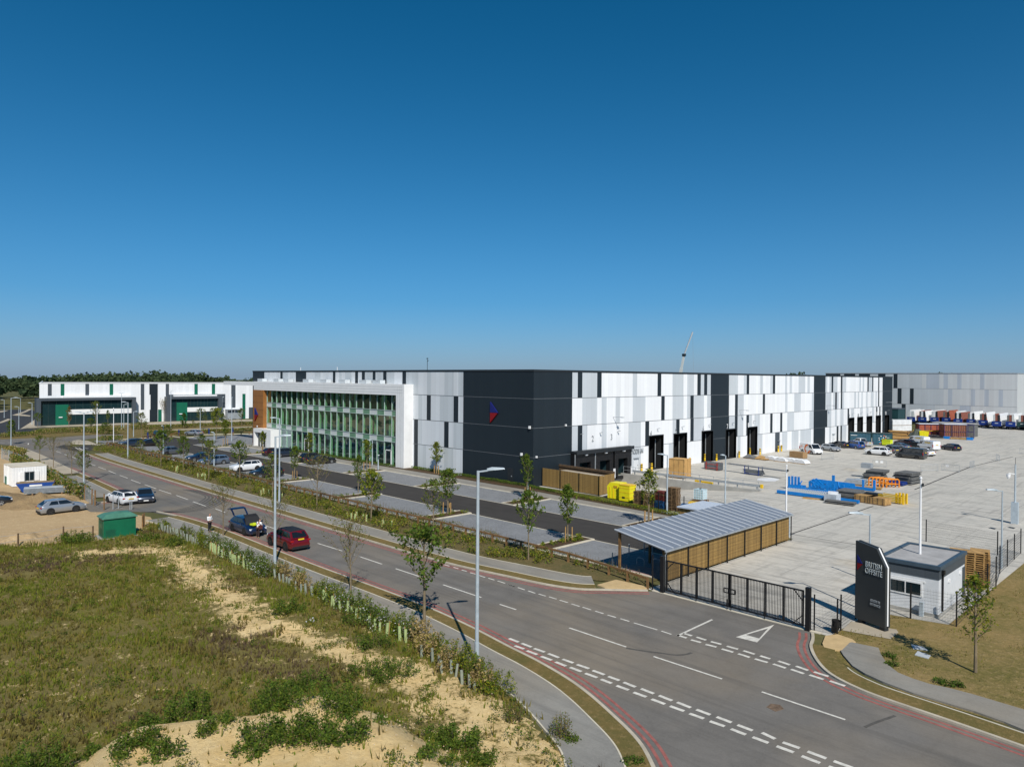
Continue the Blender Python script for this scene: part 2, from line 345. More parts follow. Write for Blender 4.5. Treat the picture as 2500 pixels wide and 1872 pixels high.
    f = ramp(nt, f, 0.40, 0.66)
    turf = mixc(nt, ramp(nt, n0, 0.38, 0.62), (0.195, 0.170, 0.040), (0.205, 0.160, 0.060))
    turf = mixc(nt, ramp(nt, n2, 0.45, 0.7), turf, (0.24, 0.195, 0.075))
    turf = mixc(nt, math2(nt, 'MULTIPLY', ramp(nt, n3, 0.42, 0.7), 0.7), turf, (0.065, 0.062, 0.020))
    sand = mixc(nt, ramp(nt, n1, 0.35, 0.65), (0.70, 0.49, 0.215), (0.80, 0.61, 0.32))
    sand = mixc(nt, math2(nt, 'MULTIPLY', ramp(nt, n2, 0.5, 0.75), 0.6), sand, (0.47, 0.325, 0.16))
    sand = mixc(nt, math2(nt, 'MULTIPLY', ramp(nt, n3, 0.62, 0.72), 0.7), sand, (0.78, 0.65, 0.44))
    sand = mixc(nt, math2(nt, 'MULTIPLY', ramp(nt, n3, 0.40, 0.30), 0.5), sand, (0.36, 0.25, 0.12))
    nrm = bumpn(nt, math2(nt, 'ADD', n2, math2(nt, 'MULTIPLY', n3, 0.5)), 0.75, 0.12)
    princ(nt, out, mixc(nt, f, turf, sand), 0.95, 0, 0.15, nrm); M['field'] = m
setup_materials()

def carpaint(name, col, metal=0.3):
    if name in _MC: return _MC[name]
    m, nt, out = _new(name)
    f = noi(nt, 1.2, 3, 0.6, wpos(nt))
    sep = N(nt, 'ShaderNodeSeparateXYZ'); nt.links.new(wpos(nt), sep.inputs[0])
    dust = math2(nt, 'MULTIPLY', ramp(nt, sep.outputs[2], 0.65, 0.2), 0.35)
    c = mixc(nt, f, tuple(k * 0.92 for k in col), tuple(min(1, k * 1.06) for k in col))
    c = mixc(nt, dust, c, (0.16, 0.13, 0.09))
    princ(nt, out, c, 0.28, metal, 0.5, None, 0.7); _MC[name] = m; return m

# ------------------------------------------------------------------ camera, sky, sun
cam = bpy.data.objects.new('camera', bpy.data.cameras.new('camera')); COL.objects.link(cam)
cam.data.sensor_width = 36.0; cam.data.lens = 36.0 * 1745.0 / 2500.0
cam.data.clip_start = 0.5; cam.data.clip_end = 6000.0
Fv = Vector((-0.71567, 0.69840, -0.00750)); Uv = Vector((-0.01061, -0.00013, 0.99994)); Rv = Fv.cross(Uv).normalized(); Uv = Rv.cross(Fv).normalized()
mw = Matrix((Rv, Uv, -Fv)).transposed().to_4x4(); mw.translation = Vector((66.063, -68.502, 14.5))
cam.matrix_world = mw
scene.camera = cam
scene.view_settings.view_transform = 'Standard'; scene.view_settings.look = 'None'; scene.view_settings.exposure = 0.0; scene.view_settings.gamma = 1.0
SUN_EL = RD(43.0); sh = Vector((-8.974, 5.426, 0)).normalized()      # shadows run this way over the ground
to_sun = Vector((-sh.x * math.cos(SUN_EL), -sh.y * math.cos(SUN_EL), math.sin(SUN_EL)))
w = bpy.data.worlds.new('World'); scene.world = w; w.use_nodes = True
nt = w.node_tree; nt.nodes.clear()
sky = N(nt, 'ShaderNodeTexSky', sky_type='NISHITA'); sky.sun_disc = False
sky.sun_elevation = SUN_EL; sky.sun_rotation = math.atan2(to_sun.x, to_sun.y)
sky.altitude = 0.0; sky.air_density = 0.6; sky.dust_density = 0.0; sky.ozone_density = 10.0
hs = N(nt, 'ShaderNodeHueSaturation'); hs.inputs['Saturation'].default_value = 1.29; hs.inputs['Hue'].default_value = 0.481
bg = N(nt, 'ShaderNodeBackground'); bg.inputs['Strength'].default_value = 0.10
wo = N(nt, 'ShaderNodeOutputWorld')
nt.links.new(sky.outputs[0], hs.inputs['Color'])
# thin summer haze lying on the horizon
tc = N(nt, 'ShaderNodeTexCoord'); sp = N(nt, 'ShaderNodeSeparateXYZ'); nt.links.new(tc.outputs['Generated'], sp.inputs[0])
el = math2(nt, 'MAXIMUM', sp.outputs[2], 0.0); hz = math2(nt, 'POWER', 2.71828, math2(nt, 'MULTIPLY', el, -8.0))
nt.links.new(mixc(nt, hz, hs.outputs[0], (2.4, 3.4, 4.5)), bg.inputs[0]); nt.links.new(bg.outputs[0], wo.inputs[0])
sl = bpy.data.lights.new('sun', 'SUN'); sl.energy = 4.6; sl.angle = RD(0.53); sl.color = (1.0, 0.955, 0.88)
so = bpy.data.objects.new('sun', sl); COL.objects.link(so); so.rotation_euler = (-to_sun).to_track_quat('-Z', 'Y').to_euler(); so.location = (60, -120, 120)

# ------------------------------------------------------------------ the setting: land, roads, footways
def offset_line(pts, off):
    out = []
    for i, p in enumerate(pts):
        a = Vector(pts[max(i - 1, 0)]); b = Vector(pts[min(i + 1, len(pts) - 1)])
        d = (b - a).normalized(); out.append((p[0] - d.y * off, p[1] + d.x * off))
    return out
def smooth_line(pts, n=4):
    out = []
    for i in range(len(pts) - 1):
        p0 = Vector(pts[max(i - 1, 0)]); p1 = Vector(pts[i]); p2 = Vector(pts[i + 1]); p3 = Vector(pts[min(i + 2, len(pts) - 1)])
        for k in range(n):
            t = k / n
            q = 0.5 * ((2 * p1) + (p2 - p0) * t + (2 * p0 - 5 * p1 + 4 * p2 - p3) * t * t + (3 * p1 - p0 - 3 * p2 + p3) * t ** 3)
            out.append((q.x, q.y))
    out.append(tuple(pts[-1])); return out
def strip(name, pts, o0, o1, z0, z1, m, mb=None):
    a = offset_line(pts, o0); b = offset_line(pts, o1)
    k = mb or MB()
    for i in range(len(pts) - 1):
        q = [a[i], a[i + 1], b[i + 1], b[i]]
        if o1 < o0: q = q[::-1]
        v = [(p[0], p[1], z1) for p in q]
        k.face(v)
        if z1 - z0 > 0.02:
            for j, l in ((0, 1), (2, 3)):
                k.face([(q[j][0], q[j][1], z0), (q[l][0], q[l][1], z0), (q[l][0], q[l][1], z1), (q[j][0], q[j][1], z1)])
    if mb: return None
    return struct(k.build(name, m))
def area(name, poly, z, m):
    return struct(MB().sheet(poly, z).build(name, m))

# base land as a ring round the sunken dock approach
PX0, PX1, PY0, PY1 = 0.0, 22.2, 6.2, 19.2
g = MB(); BIG = 2600.0
for x0, x1, y0, y1 in ((-BIG, PX0, -BIG, BIG), (PX1, BIG, -BIG, BIG), (PX0, PX1, -BIG, PY0), (PX0, PX1, PY1, BIG)):
    g.face([(x0, y0, 0), (x1, y0, 0), (x1, y1, 0), (x0, y1, 0)])
struct(g.build('ground', M['land']))
g = MB()
for x0, x1, y0, y1 in ((0, 22.2, 19.2, 230), (22.2, 300, -3.0, 230), (37.4, 53.9, -27.3, -3.0), (0.0, 22.2, 1.0, 6.2), (24.2, 37.4, -4.4, -3.0)):
    g.face([(x0, y0, 0.012), (x1, y0, 0.012), (x1, y1, 0.012), (x0, y1, 0.012)])
struct(g.build('service_yard', M['yard']))
g = MB(); g.face([(0, 6.2, -1.2), (9, 6.2, -1.2), (9, 19.2, -1.2), (0, 19.2, -1.2)]); g.face([(9, 6.2, -1.2), (22.2, 6.2, 0.0), (22.2, 19.2, 0.0), (9, 19.2, -1.2)])
struct(g.build('dock_ramp_ground', M['yard']))

# main road and bell mouths
NORTH = smooth_line([(-92.0, -31.9), (-81.0, -32.9), (-68.8, -33.4), (-40, -33.6), (-10, -33.6), (10, -33.5), (22.0, -33.3), (28.6, -32.4), (32.1, -31.8), (34.25, -31.0), (35.6, -29.8), (37.75, -27.75)], 4)
SOUTH_E = smooth_line([(-14.5, -42.4), (-10.5, -41.6), (-5.8, -41.1), (0, -40.9), (15, -41.0), (28, -40.8), (34, -41.1), (38.5, -41.7), (41, -42.0), (43.5, -42.5), (45.4, -43.1), (47.3, -43.9), (49.0, -44.7), (50.2, -45.5), (51.6, -46.8), (53.0, -48.6), (54.6, -51.6), (56.0, -56.0)], 4)
SOUTH_W = smooth_line([(-108.0, -39.5), (-97, -39.25), (-88, -39.2), (-72, -39.8), (-61.6, -40.25), (-50.5, -40.5), (-37, -40.9), (-30.0, -41.3), (-27.0, -42.2), (-25.0, -43.6), (-24.0, -45.6)], 4)
EAST = smooth_line([(48.9, -27.7), (49.3, -28.6), (49.7, -29.8), (50.45, -31.1), (51.4, -32.3), (52.3, -33.0), (53.5, -33.5), (54.7, -33.75), (57.5, -34.0), (60.1, -34.3), (66.0, -35.0), (80, -36.0), (110, -38.0)], 4)
road = [(-128, -44), (-128, -33.0), (-112, -30.6), (-98, -30.9)] + NORTH + [(38.0, -27.45), (48.9, -27.45)] + EAST + [(110, -60)] + [(62, -62)] + SOUTH_E[::-1] + [(-20.0, -47.0), (-24.0, -47.0)] + SOUTH_W[::-1]
area('main_road', road, 0.020, M['asphalt'])
area('side_road', [(-135.0, -38.5), (-135.5, -33.0), (-125.0, -32.9), (-126.5, -26.0), (-128.6, -19.0), (-131.0, 5.0), (-131, 60), (-124, 60), (-124.0, 5.0), (-122.0, -18.0), (-113.5, -27.6), (-108.0, -29.6), (-100.5, -31.0), (-104, -38), (-113, -41), (-126, -40)], 0.024, M['asphalt'])
area('car_park_entrance_road', [(-104.5, -31.5), (-98.0, -30.9), (-109.4, -17.8), (-98, -14), (-91.2, -22.8), (-88.0, -31.0), (-89.0, -33.2), (-100, -34)], 0.028, M['aisle'])
area('dusty_road_patch', [(-30.0, -40.6), (-22.0, -38.6), (-12.0, -38.9), (-5.0, -40.3), (-10.0, -41.9), (-15.0, -43.0), (-19.0, -47.6), (-24.5, -47.6), (-26.0, -43.4)], 0.026, M['dusty'])
strip('apron_kerb', [(37.9, -27.35), (49.3, -27.25)], -0.12, 0.14, 0.0, 0.05, M['palekerb'])

def kerbside(nm, line, side, verge=(0.15, 1.0), path=(1.0, 3.0), kz=0.11, trims=(0, None)):
    ln = line[trims[0]:trims[1]]
    strip(nm + 'kerb', line, 0.0, side * 0.16, 0.0, kz, M['kerb'])
    strip(nm + 'verge', ln, side * 0.16, side * verge[1], 0.0, kz - 0.01, M['verge'])
    strip(nm + 'path_edging', ln, side * verge[1], side * (verge[1] + 0.07), 0.0, kz + 0.012, M['palekerb'])
    strip(nm + 'footway', ln, side * (verge[1] + 0.07), side * path[1], 0.0, kz - 0.004, M['path'])
    strip(nm + 'back_edging', ln, side * path[1], side * (path[1] + 0.07), 0.0, kz + 0.008, M['palekerb'])
def redlines(nm, line, side, gaps=0.18):
    mb = MB()
    strip(None, line, -side * 0.20, -side * 0.34, 0, 0.027, None, mb); strip(None, line, -side * 0.54, -side * 0.68, 0, 0.027, None, mb)
    struct(mb.build(nm, M['redline']))
kerbside('north_', NORTH, 1, (0.16, 1.15), (1.2, 3.15), trims=(4, -5))
NT_ = [(34.60,-29.33),(34.72,-27.33),(37.30,-27.11),(37.42,-27.45),(35.44,-29.54)]
struct(MB().prism(NT_, 0.0, 0.118).build('north_tactile_paving', M['tactile']))
kerbside('south_', SOUTH_E, -1, (0.16, 1.1), (1.2, 3.3), trims=(4, -8))
kerbside('south_west_', SOUTH_W, -1, (0.16, 1.15), (1.2, 3.1), trims=(20, -8))
strip('site_footway', SOUTH_W[6:20], -0.16, -2.6, 0, 0.085, M['farpath'])
strip('east_kerb', EAST, 0.0, 0.16, 0.0, 0.11, M['kerb'])
strip('east_verge', EAST[7:], 0.16, 1.25, 0.0, 0.10, M['verge'])
strip('east_path_edging', EAST[16:], 1.25, 1.32, 0.0, 0.12, M['palekerb'])
EF = [(51.14,-28.74),(50.99,-27.60),(52.41,-27.38),(52.90,-28.39),(53.54,-29.44),(54.26,-30.16),(55.01,-30.40),(55.75,-30.48),(56.59,-30.31),(57.51,-30.27),(59.44,-30.40),(60.35,-30.45),(60.75,-33.01),(59.84,-32.63),(59.09,-32.38),(57.94,-32.19),(57.07,-32.18),(55.52,-32.15),(54.11,-31.85),(53.15,-31.47),(52.38,-30.94),(51.52,-29.85),(51.15,-29.28)]
struct(MB().prism(EF, 0.0, 0.108).build('east_footway', M['path']))
ET = [(50.05,-28.94),(49.69,-27.65),(50.07,-26.90),(50.98,-27.12),(51.22,-27.36),(51.04,-27.72),(51.18,-29.16),(50.80,-29.41),(50.33,-29.44)]
struct(MB().prism(ET, 0.0, 0.113).build('east_tactile_paving', M['tactile']))
redlines('north_red_line', NORTH[4:], 1); redlines('south_red_line', SOUTH_E, -1); redlines('east_red_line', EAST, 1); redlines('south_west_red_line', SOUTH_W[16:], -1)

# painted markings
mk = MB()
def dash(p0, p1, wd, mb, z=0.031):
    p0, p1 = Vector(p0), Vector(p1); d = (p1 - p0).normalized(); n = Vector((-d.y, d.x)) * wd / 2
    mb.face([(q.x, q.y, z) for q in (p0 - n, p1 - n, p1 + n, p0 + n)])
for seg in ([(-0.74,-37.25),(2.05,-37.15)], [(9.92,-37.19),(13.77,-37.06)], [(15.51,-37.01),(16.51,-37.00)], [(15.57,-37.04),(19.53,-37.03)], [(21.32,-37.01),(25.24,-36.98)], [(27.05,-37.03),(31.05,-37.01)], [(32.91,-37.10),(34.37,-37.07)],
            [(38.81,-37.11),(42.86,-37.09)], [(44.65,-37.12),(48.55,-37.05)], [(50.55,-37.00),(54.30,-36.97)], [(-91.26,-35.77),(-86.89,-35.79)], [(-83.93,-35.94),(-81.22,-35.95)], [(-78.55,-35.92),(-75.16,-36.12)], [(-65.93,-36.37),(-61.92,-36.39)], [(-59.92,-36.50),(-55.63,-36.53)], [(-54.05,-36.61),(-49.34,-36.83)], [(-47.46,-36.90),(-43.53,-36.97)],
            [(-41.48,-37.13),(-37.21,-37.20)], [(-35.69,-37.15),(-31.08,-37.22)], [(-29.90,-37.26),(-25.60,-37.23)], [(-24.08,-37.17),(-20.03,-37.26)], [(-18.31,-37.34),(-14.40,-37.37)], [(-12.23,-37.21),(-9.41,-37.29)]):
    dash(seg[0], seg[1], 0.13, mk)
for seg in ([(30.07,-33.63),(30.78,-33.66)], [(31.08,-33.66),(31.81,-33.70)], [(32.11,-33.69),(32.82,-33.73)], [(33.09,-33.68),(33.74,-33.67)], [(34.00,-33.63),(34.67,-33.62)], [(34.96,-33.64),(35.66,-33.63)], [(35.97,-33.66),(36.67,-33.67)], [(36.90,-33.64),(37.61,-33.66)], [(37.94,-33.65),(38.60,-33.66)], [(38.92,-33.68),(39.55,-33.66)], [(39.87,-33.64),(40.53,-33.64)], [(40.87,-33.65),(42.50,-33.63)], [(42.78,-33.62),(43.48,-33.66)], [(22.91,-33.58),(23.52,-33.57)], [(23.99,-33.55),(24.58,-33.55)], [(25.00,-33.58),(25.57,-33.57)], [(25.98,-33.60),(26.61,-33.58)], [(27.01,-33.61),(27.69,-33.65)], [(28.01,-33.61),(28.67,-33.60)], [(28.96,-33.59),(29.74,-33.60)], [(30.06,-33.61),(30.79,-33.65)]):
    dash(seg[0], seg[1], 0.12, mk)
# give way lines at the gate and across the side road
for seg in ([(43.75,-33.50),(44.38,-33.53)], [(44.70,-33.59),(45.30,-33.55)], [(45.62,-33.60),(46.23,-33.52)], [(46.56,-33.55),(47.22,-33.53)], [(47.51,-33.53),(48.17,-33.54)], [(48.45,-33.54),(49.13,-33.51)], [(43.84,-32.99),(44.40,-33.02)], [(44.69,-32.99),(45.30,-33.02)], [(45.61,-33.02),(46.21,-32.97)], [(46.55,-32.99),(47.19,-32.95)], [(47.49,-32.93),(48.14,-32.95)], [(48.45,-32.95),(49.00,-32.96)],
            [(49.42,-33.48),(50.09,-33.52)], [(50.34,-33.47),(51.02,-33.53)], [(51.27,-33.47),(51.97,-33.50)], [(52.25,-33.45),(52.98,-33.50)], [(49.42,-32.92),(50.06,-32.97)], [(50.34,-32.90),(50.99,-32.97)], [(51.27,-32.94),(51.99,-32.97)],
            [(38.62,-41.36),(39.29,-41.33)], [(39.56,-41.39),(40.30,-41.37)], [(40.60,-41.40),(41.34,-41.37)], [(41.62,-41.39),(42.34,-41.40)], [(42.58,-41.37),(43.31,-41.35)], [(43.57,-41.37),(44.30,-41.34)], [(44.54,-41.36),(45.18,-41.35)], [(45.50,-41.38),(46.18,-41.36)], [(46.48,-41.39),(47.17,-41.36)], [(47.46,-41.37),(48.16,-41.35)], [(48.42,-41.35),(49.12,-41.31)], [(49.40,-41.34),(50.08,-41.30)], [(50.38,-41.32),(51.04,-41.27)], [(51.33,-41.28),(51.99,-41.28)], [(52.28,-41.26),(52.94,-41.24)],
            [(37.63,-40.83),(38.38,-40.84)], [(38.62,-40.84),(39.37,-40.84)], [(39.60,-40.88),(40.34,-40.84)], [(40.61,-40.85),(41.37,-40.85)], [(41.63,-40.86),(42.33,-40.83)], [(42.58,-40.84),(43.34,-40.80)], [(43.60,-40.83),(44.33,-40.82)], [(44.58,-40.84),(45.24,-40.82)], [(45.50,-40.84),(46.21,-40.85)], [(46.49,-40.82),(47.21,-40.82)], [(47.48,-40.81),(48.19,-40.82)], [(48.43,-40.80),(49.14,-40.81)], [(49.41,-40.79),(50.09,-40.78)], [(50.38,-40.76),(51.07,-40.75)], [(51.35,-40.76),(52.02,-40.76)],
            [(52.37,-40.64),(52.98,-40.74)], [(53.31,-40.77),(53.98,-40.73)], [(54.30,-40.75),(55.02,-40.74)], [(55.29,-40.73),(55.98,-40.70)], [(53.28,-41.24),(53.96,-41.22)], [(54.29,-41.26),(54.99,-41.25)], [(55.31,-41.25),(55.96,-41.24)], [(56.19,-40.69),(56.86,-40.65)]):
    dash(seg[0], seg[1], 0.20, mk)
dash((43.84,-33.61), (43.77,-29.70), 0.14, mk)
tri = [(46.21,-31.36),(47.42,-31.25),(46.76,-27.80)]; tin = [(46.43,-30.62),(47.22,-30.61),(46.80,-28.68)]
for i in range(3):
    j = (i + 1) % 3
    mk.face([(tri[i][0], tri[i][1], 0.031), (tri[j][0], tri[j][1], 0.031), (tin[j][0], tin[j][1], 0.031), (tin[i][0], tin[i][1], 0.031)])
for seg in ([(-96.90,-31.25),(-90.46,-31.94)], [(-95.08,-31.03),(-89.55,-31.58)], [(-94.01,-30.14),(-92.83,-29.89)], [(-113.75,-37.21),(-112.93,-36.21)], [(-112.93,-36.21),(-109.03,-36.97)], [(-117.37,-40.46),(-116.74,-39.70)], [(-116.75,-39.27),(-116.37,-38.35)], [(-116.38,-38.13),(-115.99,-37.43)], [(-116.16,-37.18),(-116.01,-36.54)]):
    dash(seg[0], seg[1], 0.18, mk, 0.034)
struct(mk.build('road_markings', M['marking']))
# faint tyre scuffs on the carriageway
sc = MB()
def scuff(pts, wd):
    pts = smooth_line(pts, 5); strip(None, pts, -wd / 2, wd / 2, 0, 0.0295, None, sc)
scuff([(42.96,-37.21),(43.87,-36.86),(44.64,-36.44),(45.28,-36.14),(45.63,-35.68),(45.74,-35.20)], 0.16); scuff([(55.12,-37.05),(55.31,-36.21),(55.65,-35.02)], 0.14)
for k in range(7):
    o = k * 11
    scuff([(p[0] + k * 0.35, p[1] + 0.28 * k) for p in [(-15.73,-43.78),(-14.19,-41.55),(-15.23,-38.87),(-18.64,-36.09),(-21.06,-34.87),(-23.95,-34.66),(-28.12,-34.94)]], 0.16 + 0.05 * (k % 3))
struct(sc.build('tyre_scuffs_on_road', mat('tyre_mark', (0.095, 0.088, 0.078), 0.9, var=0.3)))

# car park
area('car_park_paving', [(-110.0, -24.7), (36.6, -24.7), (36.6, -2.2), (-30, -1.2), (-82, -1.2), (-82, 11.0), (-107.4, 11.0), (-106.4, -6.8), (-110.2, -18.0)], 0.016, M['bays'])
area('car_park_aisle', [(-112.0, -18.4), (-106.4, -7.0), (-92.0, -4.5), (-88.0, -11.6), (36.0, -11.6), (36.0, -18.4), (-89.0, -18.4), (-92.0, -22.5)], 0.022, M['aisle'])
area('cycle_stand_paving', [(33.18,-24.65),(32.80,-22.79),(34.53,-22.55),(36.09,-24.24),(35.25,-24.56)], 0.024, M['pinkpave'])
k = MB()
for y in (-18.4, -11.6): k.span(-88, 33.5, y - 0.06, y + 0.06, 0, 0.035)
k.span(-30, 24.0, -5.45, -5.25, 0, 0.10); k.span(-81, -30, -5.45, -5.25, 0, 0.10); k.span(-98, 36, -24.85, -24.65, 0, 0.10)
for (a, b) in zip([(-110.36,-18.76),(-110.90,-12.05),(-112.18,-7.49),(-106.36,-7.29),(-106.58,-4.82)], [(-110.90,-12.05),(-112.18,-7.49),(-106.36,-7.29),(-106.58,-4.82),(-112.24,-0.23)]): k.bar((a[0], a[1], 0.06), (b[0], b[1], 0.06), 0.3, 0.14)
for (a, b) in zip([(-112.24,-0.23),(-107.49,10.31)], [(-107.49,10.31),(-105.61,9.53)]): k.bar((a[0], a[1], 0.06), (b[0], b[1], 0.06), 0.3, 0.14)
for (a, b) in zip([(-104.89,-29.82),(-99.35,-26.38),(-102.77,-22.79)], [(-99.35,-26.38),(-102.77,-22.79),(-108.57,-17.84)]): k.bar((a[0], a[1], 0.06), (b[0], b[1], 0.06), 0.25, 0.14)
struct(k.build('car_park_kerb', M['palekerb']))
NEAR_I = (-77.0, -60.5, -43.5, -26.2, -9.2, 7.6, 24.4); FAR_I = (-79.5, -62.8, -44.6, -27.6, -9.8, 7.2, 24.4)
k = MB(); s = MB()
for x in NEAR_I:
    k.span(x - 1.0, x - 0.85, -24.5, -18.3, 0, 0.13); k.span(x + 0.85, x + 1.0, -24.5, -18.3, 0, 0.13); k.span(x - 0.85, x + 0.85, -18.45, -18.3, 0, 0.13); s.span(x - 0.85, x + 0.85, -24.5, -18.45, 0, 0.10)
for x in FAR_I:
    k.span(x - 1.0, x - 0.85, -11.7, -5.3, 0, 0.13); k.span(x + 0.85, x + 1.0, -11.7, -5.3, 0, 0.13); k.span(x - 0.85, x + 0.85, -11.7, -11.55, 0, 0.13); s.span(x - 0.85, x + 0.85, -11.55, -5.3, 0, 0.10)
struct(k.build('island_kerb', M['palekerb'])); struct(s.build('island_soil_ground', M['mulch']))
area('front_footway', [(-81, -5.25), (24.6, -5.25), (33.0, -5.9), (33.0, -4.6), (24.6, -4.0), (2.7, -2.7), (-14, -2.6), (-81, -2.9)], 0.10, M['path'])
area('front_bed_soil', [(-68, -2.85), (-14, -2.55), (2.7, -2.65), (24.6, -3.95), (33, -4.55), (33, -3.6), (24.6, -2.9), (2.7, -0.9), (0.2, -0.1), (-26.0, -0.1), (-28.4, -1.95), (-68, -1.95)], 0.11, M['mulch'])
area('north_bed_ground', [(-90, -30.2), (-84, -30.3), (28, -30.25), (33, -28.8), (36.9, -26.6), (36.6, -24.9), (-98, -24.9), (-96, -27.5)], 0.06, M['bed'])
area('entrance_island_footway', [(-112.88,-28.02),(-114.67,-26.53),(-110.90,-25.62),(-99.35,-26.38),(-103.30,-30.07),(-107.45,-29.59)], 0.09, M['farpath'])
# far side: verge, path, other car park
area('far_verge', [(-126.94,-39.00),(-149.41,-35.57),(-142.73,-33.50),(-151.17,-26.08),(-161.91,-2.04),(-123.87,-13.12),(-128.56,-18.95),(-126.91,-32.50)], 0.03, M['verge'])
area('far_verge_east', [(-107.03,-19.69),(-117.04,1.61),(-128.28,19.77),(-151.79,30.44),(-163.30,-3.84)], 0.041, M['verge'])
area('far_path', [(-131.82,-7.62),(-128.29,19.76),(-132.58,21.71),(-135.59,-6.46)], 0.05, M['farpath'])
area('far_forecourt', [(-159.70,-29.70),(-206.52,-17.41),(-177.68,-22.43),(-170.84,-0.48),(-161.91,-2.04),(-163.03,-24.48),(-162.43,-27.57)], 0.06, M['farpath'])
area('far_forecourt_east', [(-159.30,1.33),(-169.15,5.18),(-170.81,10.70),(-164.18,36.04),(-156.28,32.46),(-155.90,5.72)], 0.06, M['farpath'])
area('far_tarmac', [(-135.95,-42.27),(-281.22,-23.41),(-288.06,-14.40),(-284.33,-4.02),(-257.78,-7.70),(-206.58,-17.48),(-160.47,-29.57),(-160.49,-25.11),(-151.64,-26.67),(-147.16,-32.76)], 0.035, M['faraisle'])
area('far_island_footway', [(-237.91,-18.64),(-265.71,-10.29),(-291.30,-3.84),(-287.46,-3.45),(-259.79,-10.53),(-245.66,-14.75),(-231.98,-14.02),(-226.51,-15.38)], 0.07, M['farpath'])
area('far_island_footway_small', [(-252.04,-23.59),(-265.04,-17.91),(-276.16,-16.21),(-280.21,-12.74),(-264.54,-17.21)], 0.07, M['farpath'])
area('far_island_soil', [(-185.81,-32.93),(-196.69,-28.35),(-215.31,-23.35),(-209.01,-23.55),(-192.92,-28.32),(-179.79,-33.78)], 0.07, M['farpath'])
# sandy contractor site
area('site_ground', [(-140, -130), (-140, -46.5), (-100, -42.9), (-62, -43.6), (-38, -44.4), (-30.5, -45.0), (-24, -46.0), (-18.0, -45.6), (-12, -43.9), (-8.5, -44.6), (-6.0, -47.0), (-2, -53), (-6, -60), (-20, -90), (-60, -130)], 0.018, M['dirt'])
area('east_lawn', [(53.9, 5.0), (53.9, -20.0), (49.9, -21.0), (49.8, -27.0), (50.6, -28.6), (51.5, -30.6), (55, -32.2), (62, -32.6), (110, -36), (200, -38), (200, 5)], 0.022, M['lawn'])
area('sign_base_paving', [(49.70,-23.90),(52.06,-23.41),(52.31,-23.85),(52.35,-25.33),(49.93,-25.86)], 0.05, M['farpath'])
area('kiosk_apron', [(50.0, -19.6), (50.0, -12.5), (53.9, -12.5), (53.9, -20.15), (51.97, -20.6)], 0.026, M['yard'])

# ------------------------------------------------------------------ buildings
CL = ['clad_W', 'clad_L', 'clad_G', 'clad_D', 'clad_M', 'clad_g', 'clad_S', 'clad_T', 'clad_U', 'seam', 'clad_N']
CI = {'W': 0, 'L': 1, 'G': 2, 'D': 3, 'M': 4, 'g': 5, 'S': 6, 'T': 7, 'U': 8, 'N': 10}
def cut(r, holes):
    rs = [r]
    for h in holes:
        nx = []
        for (a, b, c, d) in rs:
            if h[0] >= b or h[1] <= a or h[2] >= d or h[3] <= c: nx.append((a, b, c, d)); continue
            if h[0] > a: nx.append((a, h[0], c, d))
            if h[1] < b: nx.append((h[1], b, c, d))
            x0, x1 = max(a, h[0]), min(b, h[1])
            if h[2] > c: nx.append((x0, x1, c, h[2]))
            if h[3] < d: nx.append((x0, x1, h[3], d))
        rs = nx
    return rs
def facade(mb, P, rows, holes=(), seam=True):
    """P(s, z, out) -> point; rows = [(z0, z1, s_start, [(s_end, colour)...])]"""
    for (z0, z1, s, segs) in rows:
        lo = s
        for e, c in segs:
            if e - s > 0.02:
                for (a, b, p, q) in cut((s, e, z0, z1), holes):
                    mb.face([P(a, p, 0), P(b, p, 0), P(b, q, 0), P(a, q, 0)], CI[c])
            s = max(s, e)
        if seam and z0 > 0.5:
            for (a, b, p, q) in cut((lo, s, z0 - 0.035, z0 + 0.035), holes):
                mb.face([P(a, p, 0.012), P(b, p, 0.012), P(b, q, 0.012), P(a, q, 0.012)], 9)
mats = [M[c] for c in CL]
wh = thing('warehouse', 'very large patchwork-clad warehouse in white, grey and anthracite with a glazed office front', 'warehouse', (0, 0, 0))
PR = lambda s, z, o: (0.0 + o, s, z)
PLf = lambda s, z, o: (s, 0.0 - o, z)
doors = [(26.55, 30.45, 5.40), (33.6, 37.5, 5.38), (42.4, 46.1, 5.4), (50.6, 54.35, 5.36), (58.8, 62.6, 5.38), (108.45, 112.0, 5.48), (114.1, 117.7, 5.5), (120.3, 124.0, 5.5), (126.7, 130.2, 5.48), (133.1, 136.5, 5.46)]
docks = [(8.7, 11.1, 2.6), (13.2, 15.55, 2.55), (17.6, 19.85, 2.55)]
holes = [(a, b, -0.1, h) for a, b, h in doors] + [(a, b, -1.3, h) for a, b, h in docks]
r1 = [(7.84, 'D')] + [(9.00,'L'),(10.01,'D'),(13.36,'L'),(14.40,'D'),(22.07,'W'),(23.20,'L'),(28.74,'W'),(29.79,'D'),(33.09,'W'),(36.37,'G'),(37.52,'W'),(39.67,'L'),(40.74,'W')] + [(41.87,'D'),(42.97,'L'),(44.00,'D'),(45.17,'L'),(51.61,'D')] + [(54.93,'G'),(57.16,'W'),(58.28,'L'),(59.28,'D'),(63.74,'W'),(64.80,'L'),(67.98,'W'),(69.09,'L'),(70.11,'D'),(74.51,'W'),(75.51,'L'),(76.65,'W'),(77.81,'L'),(80.94,'W')] + [(84.22,'L'),(85.32,'W'),(86.57,'L'),(88.62,'W'),(94.90,'D'),(95.86,'L'),(97.08,'W'),(98.25,'L'),(99.24,'D'),(101.60,'L'),(103.62,'W'),(104.59,'D'),(106.79,'L'),(115.21,'W'),(116.28,'L'),(117.35,'W'),(118.44,'L'),(120.54,'W'),(121.47,'D'),(123.84,'L'),(124.68,'D'),(128.09,'W'),(128.95,'D'),(131.27,'W')] + [(138.8, 'D')]
